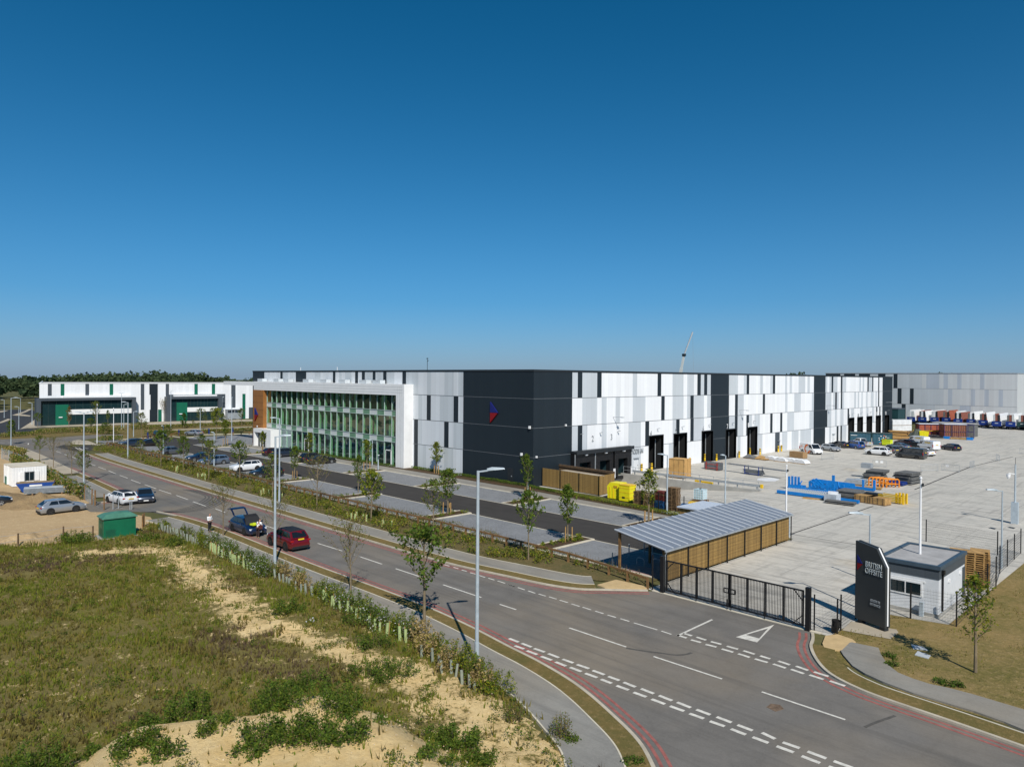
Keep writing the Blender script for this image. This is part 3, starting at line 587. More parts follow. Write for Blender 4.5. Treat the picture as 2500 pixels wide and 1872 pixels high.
r2 = [(7.84, 'D')] + [(10.06,'W'),(13.41,'L'),(14.45,'W'),(15.62,'L'),(17.77,'W'),(18.86,'L'),(22.13,'W'),(25.46,'L'),(29.85,'W'),(30.84,'D'),(33.16,'W'),(36.45,'L'),(37.52,'W'),(38.57,'L'),(39.63,'D')] + [(42.96,'L'),(44.07,'W'),(45.24,'L'),(51.69,'D')] + [(53.89,'W'),(54.95,'D'),(57.23,'L'),(64.84,'W'),(65.82,'D'),(74.61,'W'),(75.74,'L'),(78.94,'W'),(82.11,'L')] + [(87.65,'W'),(88.72,'L'),(95.00,'D'),(97.34,'L'),(98.27,'G'),(99.35,'W'),(100.45,'L'),(101.40,'D'),(102.51,'L'),(103.74,'W'),(104.61,'D'),(105.76,'L'),(112.00,'W'),(113.22,'L'),(114.27,'W'),(115.16,'L'),(116.59,'W'),(117.49,'L'),(119.86,'W'),(120.79,'L'),(123.03,'W'),(124.94,'L'),(126.28,'W'),(127.26,'L'),(128.16,'W'),(129.02,'D'),(131.30,'W')] + [(138.8, 'D')]
r3 = [(7.84, 'D')] + [(9.10,'L'),(10.10,'D'),(11.21,'L'),(14.50,'W'),(15.67,'L'),(21.07,'W'),(24.30,'L'),(25.46,'W'),(26.53,'D'),(33.23,'W'),(34.26,'L'),(35.31,'D'),(38.64,'W'),(39.70,'D')] + [(43.03,'L'),(45.32,'W'),(51.77,'D')] + [(53.90,'L'),(54.94,'D'),(57.17,'L'),(58.29,'W'),(59.33,'D'),(60.48,'L'),(61.51,'W'),(63.68,'L'),(68.09,'W'),(69.11,'D'),(72.48,'W'),(73.46,'D'),(75.71,'W'),(78.91,'L')] + [(86.48,'W'),(88.68,'L'),(95.02,'D'),(96.08,'D'),(98.37,'L'),(100.40,'W'),(101.51,'L'),(103.59,'W'),(105.55,'L'),(107.87,'W'),(108.88,'D'),(110.06,'W'),(111.95,'L'),(115.82,'W'),(117.62,'L'),(119.99,'W'),(121.48,'L'),(123.93,'W'),(125.46,'L'),(126.81,'W'),(127.79,'D'),(129.09,'W'),(129.96,'D'),(131.28,'W')] + [(138.8, 'D')]
r4 = [(21.3, 'D')] + [(24.36,'L'),(26.60,'W'),(30.70,'W'),(32.13,'W'),(33.59,'L'),(42.39,'W')] + [(45.37,'W'),(51.83,'D')] + [(54.96,'W'),(56.10,'L'),(58.73,'W'),(62.66,'D'),(64.79,'L'),(70.28,'W'),(72.34,'M'),(73.44,'W'),(75.82,'L'),(77.86,'W'),(81.13,'L'),(82.06,'W')] + [(87.41,'L'),(88.68,'W'),(94.96,'D'),(97.24,'W'),(98.32,'L'),(101.45,'W'),(102.57,'D'),(103.69,'W'),(104.60,'D'),(107.31,'L'),(108.58,'W'),(131.41,'W')] + [(138.8, 'D')]
r1, r2, r3, r4 = [[(s, 'N' if c == 'L' else c) for s, c in r] for r in (r1, r2, r3, r4)]  # sunlit dock side takes the darker copy of the same panel grey
f = MB()
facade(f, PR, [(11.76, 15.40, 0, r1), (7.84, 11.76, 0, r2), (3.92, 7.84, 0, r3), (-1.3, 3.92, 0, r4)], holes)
l1 = [(-79.6, 'D')] + [(-72.32,'L'),(-71.29,'D'),(-69.00,'G'),(-65.73,'L'),(-61.49,'D'),(-58.17,'L'),(-56.02,'G'),(-51.51,'L'),(-50.60,'D'),(-49.38,'L'),(-48.40,'G'),(-47.22,'L'),(-45.14,'G'),(-43.92,'L'),(-42.96,'D'),(-41.76,'L'),(-40.78,'D'),(-38.36,'G'),(-37.49,'D'),(-35.19,'G'),(-34.21,'D'),(-31.97,'G'),(-29.71,'L')] + [(-28.68,'D'),(-25.38,'G'),(-23.14,'L'),(-22.18,'G'),(-18.82,'L'),(-16.65,'G'),(-15.56,'L'),(-14.43,'G')] + [(0, 'D')]
l2 = [(-79.6, 'D'), (-28.5, 'G')] + [(-27.52,'L'),(-25.35,'L'),(-24.32,'G'),(-23.17,'L'),(-22.15,'D'),(-19.88,'L'),(-16.62,'G'),(-15.53,'D'),(-14.40,'L')] + [(0, 'D')]
l3 = [(-79.6, 'D'), (-28.5, 'G')] + [(-26.45,'L'),(-25.41,'D'),(-24.27,'G'),(-18.83,'L'),(-17.75,'D'),(-16.61,'L'),(-14.42,'G')] + [(0, 'D')]
l4 = [(-79.6, 'D'), (-28.5, 'G')] + [(-26.41,'L'),(-25.40,'D'),(-23.25,'G'),(-18.79,'L'),(-16.65,'G'),(-14.45,'L')] + [(0, 'D')]
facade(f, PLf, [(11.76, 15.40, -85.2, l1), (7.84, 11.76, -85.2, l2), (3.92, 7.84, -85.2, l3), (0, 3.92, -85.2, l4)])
f.face([(-85.2, 0, 0), (-85.2, 0, 15.4), (-85.2, 138.8, 15.4), (-85.2, 138.8, 0)], 0); f.face([(-85.2, 138.8, 0), (-85.2, 138.8, 15.4), (0, 138.8, 15.4), (0, 138.8, 0)], 3)
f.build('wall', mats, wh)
MB().face([(-85.0, 0.2, 15.2), (-0.2, 0.2, 15.2), (-0.2, 138.6, 15.2), (-85.0, 138.6, 15.2)]).build('roof', M['flatroof'], wh)
c = MB()
c.span(-85.25, 0.06, -0.06, 0.25, 15.40, 15.68); c.span(-0.25, 0.06, 0.25, 138.85, 15.40, 15.68); c.span(-85.25, -84.95, 0.25, 138.85, 15.40, 15.68); c.span(-84.95, -0.25, 138.5, 138.85, 15.40, 15.68)
c.build('coping', M['dark'], wh)
for (x, h) in ((-66, 1.2), (-52, 1.2), (-31, 0), ):
    if h: MB().cyl((x, 1.2, 15.4), (x, 1.2, 15.4 + h - 0.3), 0.05, n=6).build('roof_mast', M['whitepole'], wh)
b = MB(); b.cyl((-24.4, 1.0, 15.4), (-24.4, 1.0, 17.6), 0.04, n=6); b.bar((-24.6, 1, 17.5), (-24.2, 1, 17.5), 0.1, 0.1); b.bar((-24.4, 1, 17.0), (-24.1, 1, 17.2), 0.06, 0.06); b.build('roof_mast', M['dark'], wh)
# roller-door openings: dark linings and a part-raised door in each
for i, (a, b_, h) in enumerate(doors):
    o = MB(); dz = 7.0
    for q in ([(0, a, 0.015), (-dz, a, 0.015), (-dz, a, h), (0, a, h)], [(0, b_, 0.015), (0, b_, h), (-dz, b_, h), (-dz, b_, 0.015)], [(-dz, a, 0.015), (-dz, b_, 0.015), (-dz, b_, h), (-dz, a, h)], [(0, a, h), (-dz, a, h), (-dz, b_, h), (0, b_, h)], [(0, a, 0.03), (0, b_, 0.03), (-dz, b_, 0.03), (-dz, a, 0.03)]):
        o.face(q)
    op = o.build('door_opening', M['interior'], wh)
    t = MB(); w = 0.09
    t.span(-0.35, 0.05, a - 0.14, a, 0, h + 0.14); t.span(-0.35, 0.05, b_, b_ + 0.14, 0, h + 0.14); t.span(-0.35, 0.05, a, b_, h, h + 0.14)
    t.build('door_frame', M['dark'], op)
    MB().span(-1.3, -1.22, a + 0.25, a + 0.37, 0.05, h - 1.3).build('door_track', M['steel'], op); MB().span(-1.3, -1.22, b_ - 0.4, b_ - 0.28, 0.05, h - 0.6).build('door_track', M['steel'], op)
    if i < 3 or i == 4:
        r = MB()
        for z in (0.9, 1.5, 2.1, 2.7, 3.3):
            r.span(-5.2, -5.0, a + 0.5, b_ - 0.9, z, z + 0.10)
        r.build('storage_rack', M['palletpale'], op)
        MB().span(-2.6, -2.0, b_ - 1.4, b_ - 0.7, 0.03, 0.75).build('rack_foot', M['slab'], op)
# loading docks
can = MB(); can.span(0.02, 1.15, 7.5, 20.95, 4.02, 4.30); can.span(1.15, 1.21, 7.5, 20.95, 3.85, 4.36); can.build('dock_canopy', M['dark'], wh)
MB().face([(0.03, 7.9, -1.25), (0.03, 20.8, -1.25), (0.03, 20.8, -0.02), (0.03, 7.9, -0.02)]).build('dock_plinth', M['concrete'], wh)
for (a, b_, h) in docks:
    o = MB(); s0, s1 = a - 1.15, b_ + 1.0
    for (p, q, z0, z1) in cut((s0, s1, -0.1, 3.95), [(a, b_, -0.2, h)]):
        o.span(0.04, 0.75, p, q, z0, z1)
    ds = o.build('dock_shelter', M['black'], wh)
    r = MB(); r.face([(-0.9, a - .05, -0.1), (-0.9, b_ + .05, -0.1), (-0.9, b_ + .05, h + .05), (-0.9, a - .05, h + .05)]); r.face([(-0.9, a, 0), (0.03, a, 0), (0.03, a, h), (-0.9, a, h)]); r.face([(-0.9, b_, 0), (0.03, b_, 0), (0.03, b_, h), (-0.9, b_, h)])
    r.build('dock_door', glassy('dock_door_paint', (0.02, 0.045, 0.055), 0.3), ds)
    l = MB(); l.span(0.8, 1.05, (a + b_) / 2 - 0.25, (a + b_) / 2 + 0.25, 3.62, 3.78); l.build('dock_light', M['whitepole'], ds)
    for q in (s0 + .02, s1 - .08): MB().span(0.76, 0.86, q, q + .06, -0.1, 3.9).build('guide_strip', M['steel'], ds)
    for q in (s0 + .1, s1 - .24): MB().span(0.8, 0.92, q, q + .14, -0.2, 1.2).build('dock_post', M['whitepole'], ds)
    MB().span(0.04, 0.5, a, b_, -0.55, -0.12).build('dock_buffer', M['rubber'], ds)
# small doors
for (y0, y1, h, m) in ((22.45, 23.55, 2.12, 'clad_L'), (71.2, 72.25, 2.1, 'clad_M'), (98.9, 100.1, 2.1, 'clad_L')):
    d = MB().span(0.01, 0.05, y0, y1, 0.0, h).build('door', M[m], wh)
    MB().span(0.04, 0.30, y0 - 0.1, y1 + 0.1, h + 0.08, h + 0.16).build('door_hood', M['steel'], d)
    MB().span(0.05, 0.10, y1 - 0.16, y1 - 0.10, 1.0, 1.12).build('handle', M['dark'], d)
d = MB().span(-4.85, -3.75, -0.06, -0.01, 0.0, 2.15).build('door', M['dark'], wh); MB().span(-4.1, -3.95, -0.10, -0.06, 1.0, 1.12).build('handle', M['steel'], d)
# wall fittings: floodlight arms, small lamps, cameras
for (s, z) in ((17.18,8.78), (55.55,8.80), (95.60,8.82), (133.65,8.87)):
    a = MB(); a.bar((0.02, s, z), (1.5, s + 0.3, z + 0.05), 0.07, 0.07); a.box((1.5, s + 0.3, z), (0.35, 0.5, 0.1)); a.build('floodlight', M['steel'], wh)
for (s, z) in ((9.64,6.55), (14.03,6.52), (18.27,6.54), (28.71,6.47), (35.93,6.48), (44.55,6.47), (52.84,6.47), (60.93,6.52), (110.54,6.56), (116.20,6.58), (122.44,6.59), (129.10,6.58), (135.17,6.63)):
    a = MB(); a.bar((0.01, s, z), (0.42, s, z + 0.14), 0.08, 0.08); a.box((0.42, s, z + 0.13), (0.24, 0.22, 0.07)); a.build('wall_lamp', M['steel'], wh)
for (s, z) in ((6.35,8.01), (0.50,4.01)):
    MB().box((0.15, s, z), (0.2, 0.2, 0.26)).build('wall_camera', M['whitepole'], wh)
for (s, z) in ((-0.55,7.94), (-2.05,4.23)):
    MB().box((s, -0.16, z), (0.26, 0.22, 0.36)).build('wall_camera', M['whitepole'], wh)
# lettering on the dock side and the arrow emblem
def text(body, size, m, parent, M4, name='lettering', ext=0.02, bold=0.0, sx=1.0):
    cu = bpy.data.curves.new(name, 'FONT'); cu.body = body; cu.size = size; cu.extrude = ext; cu.offset = bold
    cu.align_x = 'CENTER'; cu.align_y = 'CENTER'; cu.space_line = 0.86; cu.space_character = 1.08; cu.materials.append(m)
    tmp = bpy.data.objects.new(name, cu); COL.objects.link(tmp)
    bpy.context.view_layer.update()
    me = bpy.data.meshes.new_from_object(tmp.evaluated_get(bpy.context.evaluated_depsgraph_get())); bpy.data.objects.remove(tmp); bpy.data.curves.remove(cu)
    o = bpy.data.objects.new(name, me); COL.objects.link(o); o.parent = parent; me.name = name
    if not me.materials: me.materials.append(m)
    o.matrix_world = M4 @ Matrix.Diagonal((sx, 1, 1, 1)); return o
def frame(px, ux, uy):       # local x -> ux, local y -> uy, placed at px
    ux, uy = Vector(ux).normalized(), Vector(uy).normalized(); uz = ux.cross(uy)
    m = Matrix((ux, uy, uz)).transposed().to_4x4(); m.translation = Vector(px); return m
FR = lambda s, z, o=0.05: frame((o, s, z), (0, 1, 0), (0, 0, 1))
text('GOODS IN', 1.05, M['steel'], wh, FR(22.9, 3.25, 0.08), ext=0.06, bold=0.02, sx=0.72)
for body, (s, z), m in (('2', (12.39,5.77), 'steel'), ('3', (16.80,5.79), 'steel'), ('4', (26.97,5.80), 'steel'), ('5', (34.18,5.86), 'steel'), ('6', (42.78,5.85), 'steel'), ('7', (51.09,5.91), 'whitepole'), ('8', (59.07,5.83), 'whitepole'), ('9', (108.86,6.02), 'steel'), ('10', (114.55,5.97), 'steel'), ('11', (120.78,5.92), 'steel'), ('12', (127.28,6.00), 'whitepole'), ('13', (133.75,5.98), 'whitepole')):
    text(body, 1.25, mat('number_grey', (.30, .32, .34), .5) if m == 'steel' else M[m], wh, FR(s, z, 0.05), 'number', ext=0.03, bold=0.0, sx=0.75)
def emblem(parent, P, cx, cz, hgt_, wid):
    b = MB(); r = MB(); t = 0.22
    def tri(mb, pts):
        vs = [P(x, z, 0.03) for x, z in pts] + [P(x, z, t) for x, z in pts]
        mb.add(vs, [(0, 1, 2), (5, 4, 3), (0, 3, 4, 1), (1, 4, 5, 2), (2, 5, 3, 0)])
    tri(b, [(cx - wid / 2, cz + hgt_ / 2), (cx - wid / 2, cz), (cx + wid / 2, cz)])
    tri(r, [(cx - wid / 2, cz - 0.04), (cx - wid / 2, cz - hgt_ / 2), (cx + wid / 2, cz - 0.04)])
    e = b.build('emblem', M['blue_logo'], parent); r.build('emblem_arrow', M['red_logo'], e)
E0, E1, E2 = (-8.32,11.10), (-6.77,9.68), (-8.28,8.17)
emblem(wh, PLf, (E0[0] + E1[0]) / 2, (E0[1] + E2[1]) / 2, E0[1] - E2[1], E1[0] - E0[0])

# ---- the glazed office front (built out 1.8 m from the warehouse)
FX1, FX0, CAN = -26.7, -80.8, -96.4
fr = MB()
fr.span(FX1 - 2.2, FX1, -1.8, 0.0, 0.0, 13.39)
fr.span(FX0, FX1 - 2.2, -1.8, 0.0, 11.62, 13.39); fr.span(CAN, FX0, -1.8, 0.0, 12.5, 13.30)
fr.build('portal_frame', M['white'], wh)
k = MB()
for z in (12.05, 12.5, 12.95): k.span(FX0, FX1 - 0.45, -1.815, -1.80, z - 0.018, z + 0.018)
for x in (-28.4, -27.95, -27.5): k.span(x - 0.016, x + 0.016, -1.815, -1.80, 0.0, 12.9)
k.build('frame_seam', mat('pale_seam', (0.42, 0.43, 0.43), 0.6), wh)
GX0, GX1 = -76.0, -28.9; NP = 22; pw = (GX1 - GX0) / NP; GY = -1.05
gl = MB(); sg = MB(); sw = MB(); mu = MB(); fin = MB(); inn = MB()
for i in range(NP):
    a = GX0 + i * pw; b_ = a + pw
    for (z0, z1) in ((0.0, 3.93), (4.82, 8.20), (9.08, 11.62)): gl.face([(a, GY, z0), (b_, GY, z0), (b_, GY, z1), (a, GY, z1)])
    for (z0, z1) in ((3.93, 4.82), (8.20, 9.08)):
        MB().span(a, b_, GY - 0.02, GY + 0.05, z0, z1).build('green_spandrel' if i % 2 else 'grey_spandrel', M['spandrel_green' if i % 2 else 'spandrel_grey'], wh)
    mu.span(a - 0.04, a + 0.04, GY - 0.08, GY + 0.02, 0, 11.62)
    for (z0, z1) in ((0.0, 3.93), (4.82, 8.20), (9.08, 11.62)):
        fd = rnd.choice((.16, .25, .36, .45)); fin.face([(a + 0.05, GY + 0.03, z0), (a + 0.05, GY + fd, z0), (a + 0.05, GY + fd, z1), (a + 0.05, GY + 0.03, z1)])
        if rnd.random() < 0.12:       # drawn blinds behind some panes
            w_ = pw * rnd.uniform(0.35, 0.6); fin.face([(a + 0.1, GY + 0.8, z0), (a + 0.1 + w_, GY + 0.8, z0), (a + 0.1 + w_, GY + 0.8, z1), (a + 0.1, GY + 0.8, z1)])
mu.span(GX1 - 0.1, GX1, GY - 0.12, GY + 0.02, 0, 11.62)
for z in (3.93, 4.82, 8.20, 9.08): mu.span(GX0, GX1, GY - 0.10, GY - 0.02, z - 0.04, z + 0.04)
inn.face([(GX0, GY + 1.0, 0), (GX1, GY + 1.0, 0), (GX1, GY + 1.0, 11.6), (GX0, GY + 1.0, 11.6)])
gl.build('office_glazing', M['glass'], wh); mu.build('mullion', M['mullion'], wh)
fin.build('fin_and_blind', mat('painted_sunlit_green', (.26, .40, .25), .7, var=.12), wh); inn.build('office_interior', mat('office_interior_wall', (0.020, 0.034, 0.042), 0.9, var=0.7, scale=0.6), wh)  # fin green imitates sunlit white mullion sides seen through tinted glass
br = MB().span(FX0, GX0 - 0.05, -1.9, 0.0, 0.0, 11.60).build('bronze_wall', M['bronze'], wh)
k = MB()
for z in (1.5, 3.0, 4.5, 6.0, 7.5, 9.0, 10.4): k.span(FX0, GX0 - 0.06, -1.915, -1.90, z - 0.02, z + 0.02)
k.build('panel_joint', mat('bronze_joint', (0.12, 0.05, 0.014), 0.6), br)
PF = lambda s, z, o: (s, -1.9 - o, z)
Q0, Q1, Q2 = (-79.88,7.85), (-78.46,6.47), (-79.79,4.98)
emblem(wh, PF, (Q0[0] + Q1[0]) / 2 + 0.2, (Q0[1] + Q2[1]) / 2, Q0[1] - Q2[1], Q1[0] - Q0[0])
MB().box((-78.6, -2.0, 4.0), (0.3, 0.12, 0.3)).build('wall_lamp', M['whitepole'], wh)
# entrance porch
pc = MB(); pc.span(-77.3, -69.5, -3.4, -1.2, 3.0, 3.75); pc.span(-77.3, -76.9, -3.4, -1.2, 0, 3.0); pc.span(-71.4, -69.5, -3.4, -1.2, 0, 3.0)
pr = pc.build('entrance_porch', M['white'], wh)
g = MB(); g.face([(-76.9, -2.6, 0), (-71.4, -2.6, 0), (-71.4, -2.6, 3.0), (-76.9, -2.6, 3.0)]); g.build('entrance_door', M['darkglass'], pr)
k = MB()
for x in (-76.8, -75.6, -74.4, -73.2, -72.0, -71.5): k.span(x - 0.05, x + 0.05, -2.68, -2.61, 0, 3.0)
k.build('door_frame', M['white'], pr)
for x0 in ((-59.81,0.22)[0], (-32.58,0.65)[0]):
    k = MB(); k.span(x0, x0 + 0.12, GY - 0.2, GY - 0.12, 0, 2.6); k.span(x0 + 1.5, x0 + 1.62, GY - 0.2, GY - 0.12, 0, 2.6); k.span(x0, x0 + 1.62, GY - 0.2, GY - 0.12, 2.5, 2.62); k.span(x0 + 0.1, x0 + 1.5, GY - 0.2, GY - 0.12, 0, 0.15)
    d = k.build('door_frame', M['white'], wh); MB().span(x0 + 0.12, x0 + 1.5, GY - 0.17, GY - 0.15, 0.15, 2.5).build('door_pane', M['darkglass'], d)
for i, (s, z) in enumerate(((-78.84,13.65), (-71.50,13.65), (-67.32,13.63), (-59.21,13.65), (-52.61,13.66), (-46.17,13.64), (-39.38,13.68), (-35.18,13.72))):
    MB().span(s - 1.1, s + 1.1, -1.35, -0.35, 13.40, 14.0).build('roof_vent', M['clad_G'], wh)

# ---- the long grey warehouse across the yard
bk = thing('warehouse', 'long pale grey warehouse with a few dark panels, standing behind the row of trailers', 'warehouse', (0, 0, 0))
KY = 216.0; PK = lambda s, z, o: (s, KY - o, z)
KX0, KX1 = (-48.95,10.97)[0], (13.62,12.01)[0]; KZ1, KZ2, KZ3 = (-6.79,17.48)[1], (-6.73,11.84)[1], (-6.67,6.16)[1]
k1 = [(-43.33,'D'),(-41.94,'S'),(-37.81,'D'),(-36.46,'S'),(-32.45,'D'),(-29.61,'S'),(-27.02,'D'),(-24.26,'S')] + [(-22.89,'D'),(-14.79,'S'),(-13.39,'T'),(-9.27,'U'),(-7.92,'T'),(-6.57,'U'),(-3.73,'T'),(-2.42,'U'),(3.09,'T'),(4.35,'U'),(13.59,'T')]
k2 = [(-22.83,'S'),(-21.46,'D'),(-18.69,'S'),(-17.43,'D'),(-7.86,'S'),(-6.52,'T'),(-5.19,'U'),(0.41,'T'),(1.69,'U'),(4.40,'T'),(5.65,'U'),(8.48,'T'),(9.70,'U'),(13.64,'T')]
k3 = [(-21.41,'S'),(-20.04,'D'),(-10.53,'S'),(-2.88,'T'),(0.46,'U'),(7.99,'T'),(13.69,'T')]
f = MB(); facade(f, PK, [(KZ2, KZ1 - 0.3, KX0, k1), (KZ3, KZ2, KX0, k2), (0, KZ3, KX0, k3)])
f.face([(KX1, KY, 0), (KX1, KY + 120, 0), (KX1, KY + 120, KZ1 - 0.3), (KX1, KY, KZ1 - 0.3)], CI['T']); f.face([(KX0, KY, 0), (KX0, KY, KZ1 - 0.3), (KX0, KY + 120, KZ1 - 0.3), (KX0, KY + 120, 0)], CI['S'])
f.build('wall', mats, bk)
k = MB(); k.span(KX0 - 0.1, KX1 + 0.1, KY - 0.1, KY + 0.4, KZ1 - 0.3, KZ1); k.span(KX1 - 0.4, KX1 + 0.1, KY + 0.4, KY + 120, KZ1 - 0.3, KZ1); k.build('coping', M['steel'], bk)
MB().face([(KX0, KY, KZ1 - 0.35), (KX1, KY, KZ1 - 0.35), (KX1, KY + 120, KZ1 - 0.35), (KX0, KY + 120, KZ1 - 0.35)]).build('roof', M['flatroof'], bk)

# ---- white industrial units with green stripes
wu = thing('industrial_unit', 'white industrial building with green and slate stripes and two dark glazed office bays', 'industrial unit', (0, 0, 0))
PV = lambda s, z, o: (-172.0 + o, s, z)
VY0 = (-22.97,0.32)[0]; VT = (-4.61,12.16)[1]; VYB = VY0 + 14.0
vy = lambda x: x
ym = [(6.12,6.27)[0], (55.68,5.39)[0]]
w1 = [(-20.93,'W'),(-19.96,'M'),(-17.79,'W'),(-16.83,'g'),(-11.50,'W'),(-10.50,'M'),(-5.07,'W'),(-4.07,'g'),(3.60,'W'),(4.64,'M'),(6.10,'W'),(6.61,'D'),(7.62,'M'),(10.92,'W'),(11.93,'M'),(19.76,'W'),(20.86,'g'),(25.37,'W'),(26.47,'g'),(31.84,'W'),(33.32,'M'),(35.67,'W'),(55.66,'W')]
zs = [(-1.20,8.47)[1], (4.05,3.82)[1], (24.85,8.39)[1]]
w2 = [(3.62,'W'),(4.65,'M'),(6.62,'W'),(7.64,'M'),(10.94,'W'),(28.95,'M'),(29.86,'M'),(31.87,'W'),(33.34,'M'),(35.69,'W'),(36.77,'g'),(55.69,'W')]
w3 = [(6.20,'W'),(6.63,'D'),(8.67,'W'),(9.77,'g'),(29.88,'W'),(35.71,'W'),(36.79,'g'),(37.96,'W'),(46.34,'M'),(55.71,'W')]
f = MB(); facade(f, PV, [(zs[0], VT - 0.25, VY0, w1), (zs[1], zs[0], VY0, w2), (0, zs[1], VY0, w3)], seam=False)
f.face([(-172, VY0, 0), (-172, VY0, VT - 0.25), (-240, VYB, VT - 0.25), (-240, VYB, 0)], 0)
f.build('wall', mats, wu)
k = MB(); k.span(-172.3, -171.93, VY0 - 0.1, ym[1], VT - 0.25, VT); k.bar((-172, VY0 + .1, VT - .12), (-240, VYB, VT - .12), .3, .25); k.build('coping', M['white'], wu)
MB().face([(-172, VY0, VT - 0.3), (-172, ym[1], VT - 0.3), (-240, ym[1], VT - 0.3), (-240, VYB, VT - 0.3)]).build('roof', M['flatroof'], wu)
MB().span(-172.0, -171.9, ym[0] + 0.3, ym[0] + 2.4, 0, VT - 0.3).build('recess', M['clad_D'], wu)  # flat dark panel painted in for the side shadow of the recess
def office(x0, x1, ztop, gx0, gx1, wx0, wx1, wz, uz):
    y0, y1 = x0, x1; X = -169.6
    o = MB(); o.span(-172, X, y0, y1, ztop - 0.75, ztop); o.span(-172, X, y0, y0 + 1.1, 0, ztop - 0.75); o.span(-172, X, y1 - 1.1, y1, 0, ztop - 0.75)
    b = o.build('office_surround', M['clad_M'], wu)
    MB().span(-171.5, X - 0.9, y0 + 1.1, y1 - 1.1, 0, ztop - 0.75).build('office_glazing', M['farglass'], b)
    MB().span(X - 0.9, X - 0.75, gx0, gx1, 0, ztop - 1.9).build('green_panel', M['clad_g'], b)
    MB().span(X - 0.9, X - 0.7, gx1, y1 - 1.1, wz, uz).build('white_band', M['white'], b)
    k = MB(); n = 9
    for i in range(n):
        y = gx1 + (y1 - 1.1 - gx1) * i / n
        k.span(X - 0.9, X - 0.84, y - 0.05, y + 0.05, 0, ztop - 0.75)
    for z in (uz + 1.3,): k.span(X - 0.9, X - 0.85, gx1, y1 - 1.1, z - 0.04, z + 0.04)
    for y in (y0 + 3, y0 + 5, ): k.span(X - 0.9, X - 0.84, y - 0.04, y + 0.04, 0, ztop - 0.75)
    k.build('mullion', mat('dark_green_mullion', (0.025, 0.05, 0.05), 0.5), b)
    MB().box((X - 0.6, gx0 + 1.2, (ztop - 2) * 0.4), (0.3, 0.9, 0.25)).build('wall_lamp', M['whitepole'], b)
    MB().span(-172, -171, (y0 + y1) / 2 - 6, y1 - 1, ztop, ztop + 0.5).build('roof_edge', M['white'], wu)
A_ = [(-24.13,4.10)[0], (1.62,3.39)[0], (-11.66,7.84)[1], (-19.36,3.97)[0], (-16.17,3.88)[0], (-11.64,3.04)[1], (-11.65,4.48)[1]]
office(A_[0], A_[1], A_[2], A_[3], A_[4], 0, 0, A_[5], A_[6])
B_ = [(10.54,3.15)[0], (27.73,2.68)[0], (20.12,7.84)[1], (13.70,3.06)[0], (16.96,2.97)[0], (20.14,2.89)[1], (20.13,4.33)[1]]
office(B_[0], B_[1], B_[2], B_[3], B_[4], 0, 0, B_[5], B_[6])
k = MB(); y0, y1 = (29.79,1.80)[0], (34.62,1.65)[0]
for y in (y0, (y0 + y1) / 2, y1): k.span(-171.9, -169.9, y - 0.06, y + 0.06, 0, 3.2)
k.span(-171.9, -169.8, y0 - 0.1, y1 + 0.1, 3.2, 3.35); k.span(-169.9, -169.8, y0, y1, 0.2, 2.2)
k.build('bin_store', M['steel'], wu)

# ------------------------------------------------------------------ vehicles (front towards +x, wheels on z = 0)
CAR = {  # belt line (x/L, z/H), glasshouse: screen base, roof front, roof rear, tail base; belt height
    'hatch': dict(L=4.25, W=1.80, H=1.46, hood=((.5, .40), (.485, .50), (.40, .60), (.24, .665)), wb=(.265, .555), tail=((-.45, .665), (-.485, .60), (-.5, .42)), sb=.25, rf=.07, rr=-.33, tb=-.47, r=.325),
    'suv': dict(L=4.55, W=1.90, H=1.66, hood=((.5, .40), (.485, .54), (.40, .615), (.25, .66)), wb=(.30, .60), tail=((-.45, .655), (-.485, .60), (-.5, .42)), sb=.27, rf=.09, rr=-.37, tb=-.48, r=.365),
    'estate': dict(L=4.70, W=1.84, H=1.48, hood=((.5, .38), (.485, .50), (.40, .60), (.24, .66)), wb=(.30, .57), tail=((-.46, .66), (-.49, .60), (-.5, .42)), sb=.24, rf=.08, rr=-.39, tb=-.485, r=.335),
    'saloon': dict(L=4.75, W=1.86, H=1.42, hood=((.5, .38), (.485, .52), (.40, .62), (.23, .68)), wb=(.30, .59), tail=((-.38, .70), (-.47, .69), (-.5, .45)), sb=.23, rf=.03, rr=-.20, tb=-.40, r=.34),
    'mpv': dict(L=4.55, W=1.84, H=1.68, hood=((.5, .38), (.485, .48), (.41, .555), (.30, .60)), wb=(.29, .60), tail=((-.46, .60), (-.49, .55), (-.5, .40)), sb=.33, rf=.12, rr=-.42, tb=-.49, r=.33),
    'van': dict(L=5.1, W=2.0, H=2.02, hood=((.5, .32), (.49, .42), (.43, .50), (.36, .55)), wb=(.31, .59), tail=((-.48, .55), (-.495, .50), (-.5, .30)), sb=.37, rf=.22, rr=-.485, tb=-.497, r=.345),
    'pickup': dict(L=5.25, W=1.95, H=1.80, hood=((.5, .40), (.49, .52), (.42, .60), (.24, .63)), wb=(.30, .60), tail=((-.46, .60), (-.49, .59), (-.5, .40)), sb=.25, rf=.11, rr=-.10, tb=-.14, r=.38),
}
GLASS_CAR = glassy('car_glass', (0.010, 0.013, 0.016), 0.04, 0.8)
RIM = mat('alloy_rim', (0.42, 0.43, 0.44), 0.35, 0.6, 0.1); RIMD = mat('dark_rim', (0.05, 0.05, 0.052), 0.4, 0.4, 0.1)
HEADL = mat('headlamp', (0.75, 0.77, 0.80), 0.15, 0.0, 0.05); TAILL = mat('tail_lamp', (0.35, 0.008, 0.008), 0.2, 0.0, 0.1)
PLW = mat('white_plate', (0.78, 0.78, 0.74), 0.5, var=0.05); PLY = mat('yellow_plate', (0.80, 0.52, 0.02), 0.5, var=0.05); PLINK = mat('plate_character', (0.02, 0.02, 0.02), 0.6)
TRIM = mat('dark_trim', (0.018, 0.018, 0.019), 0.6)
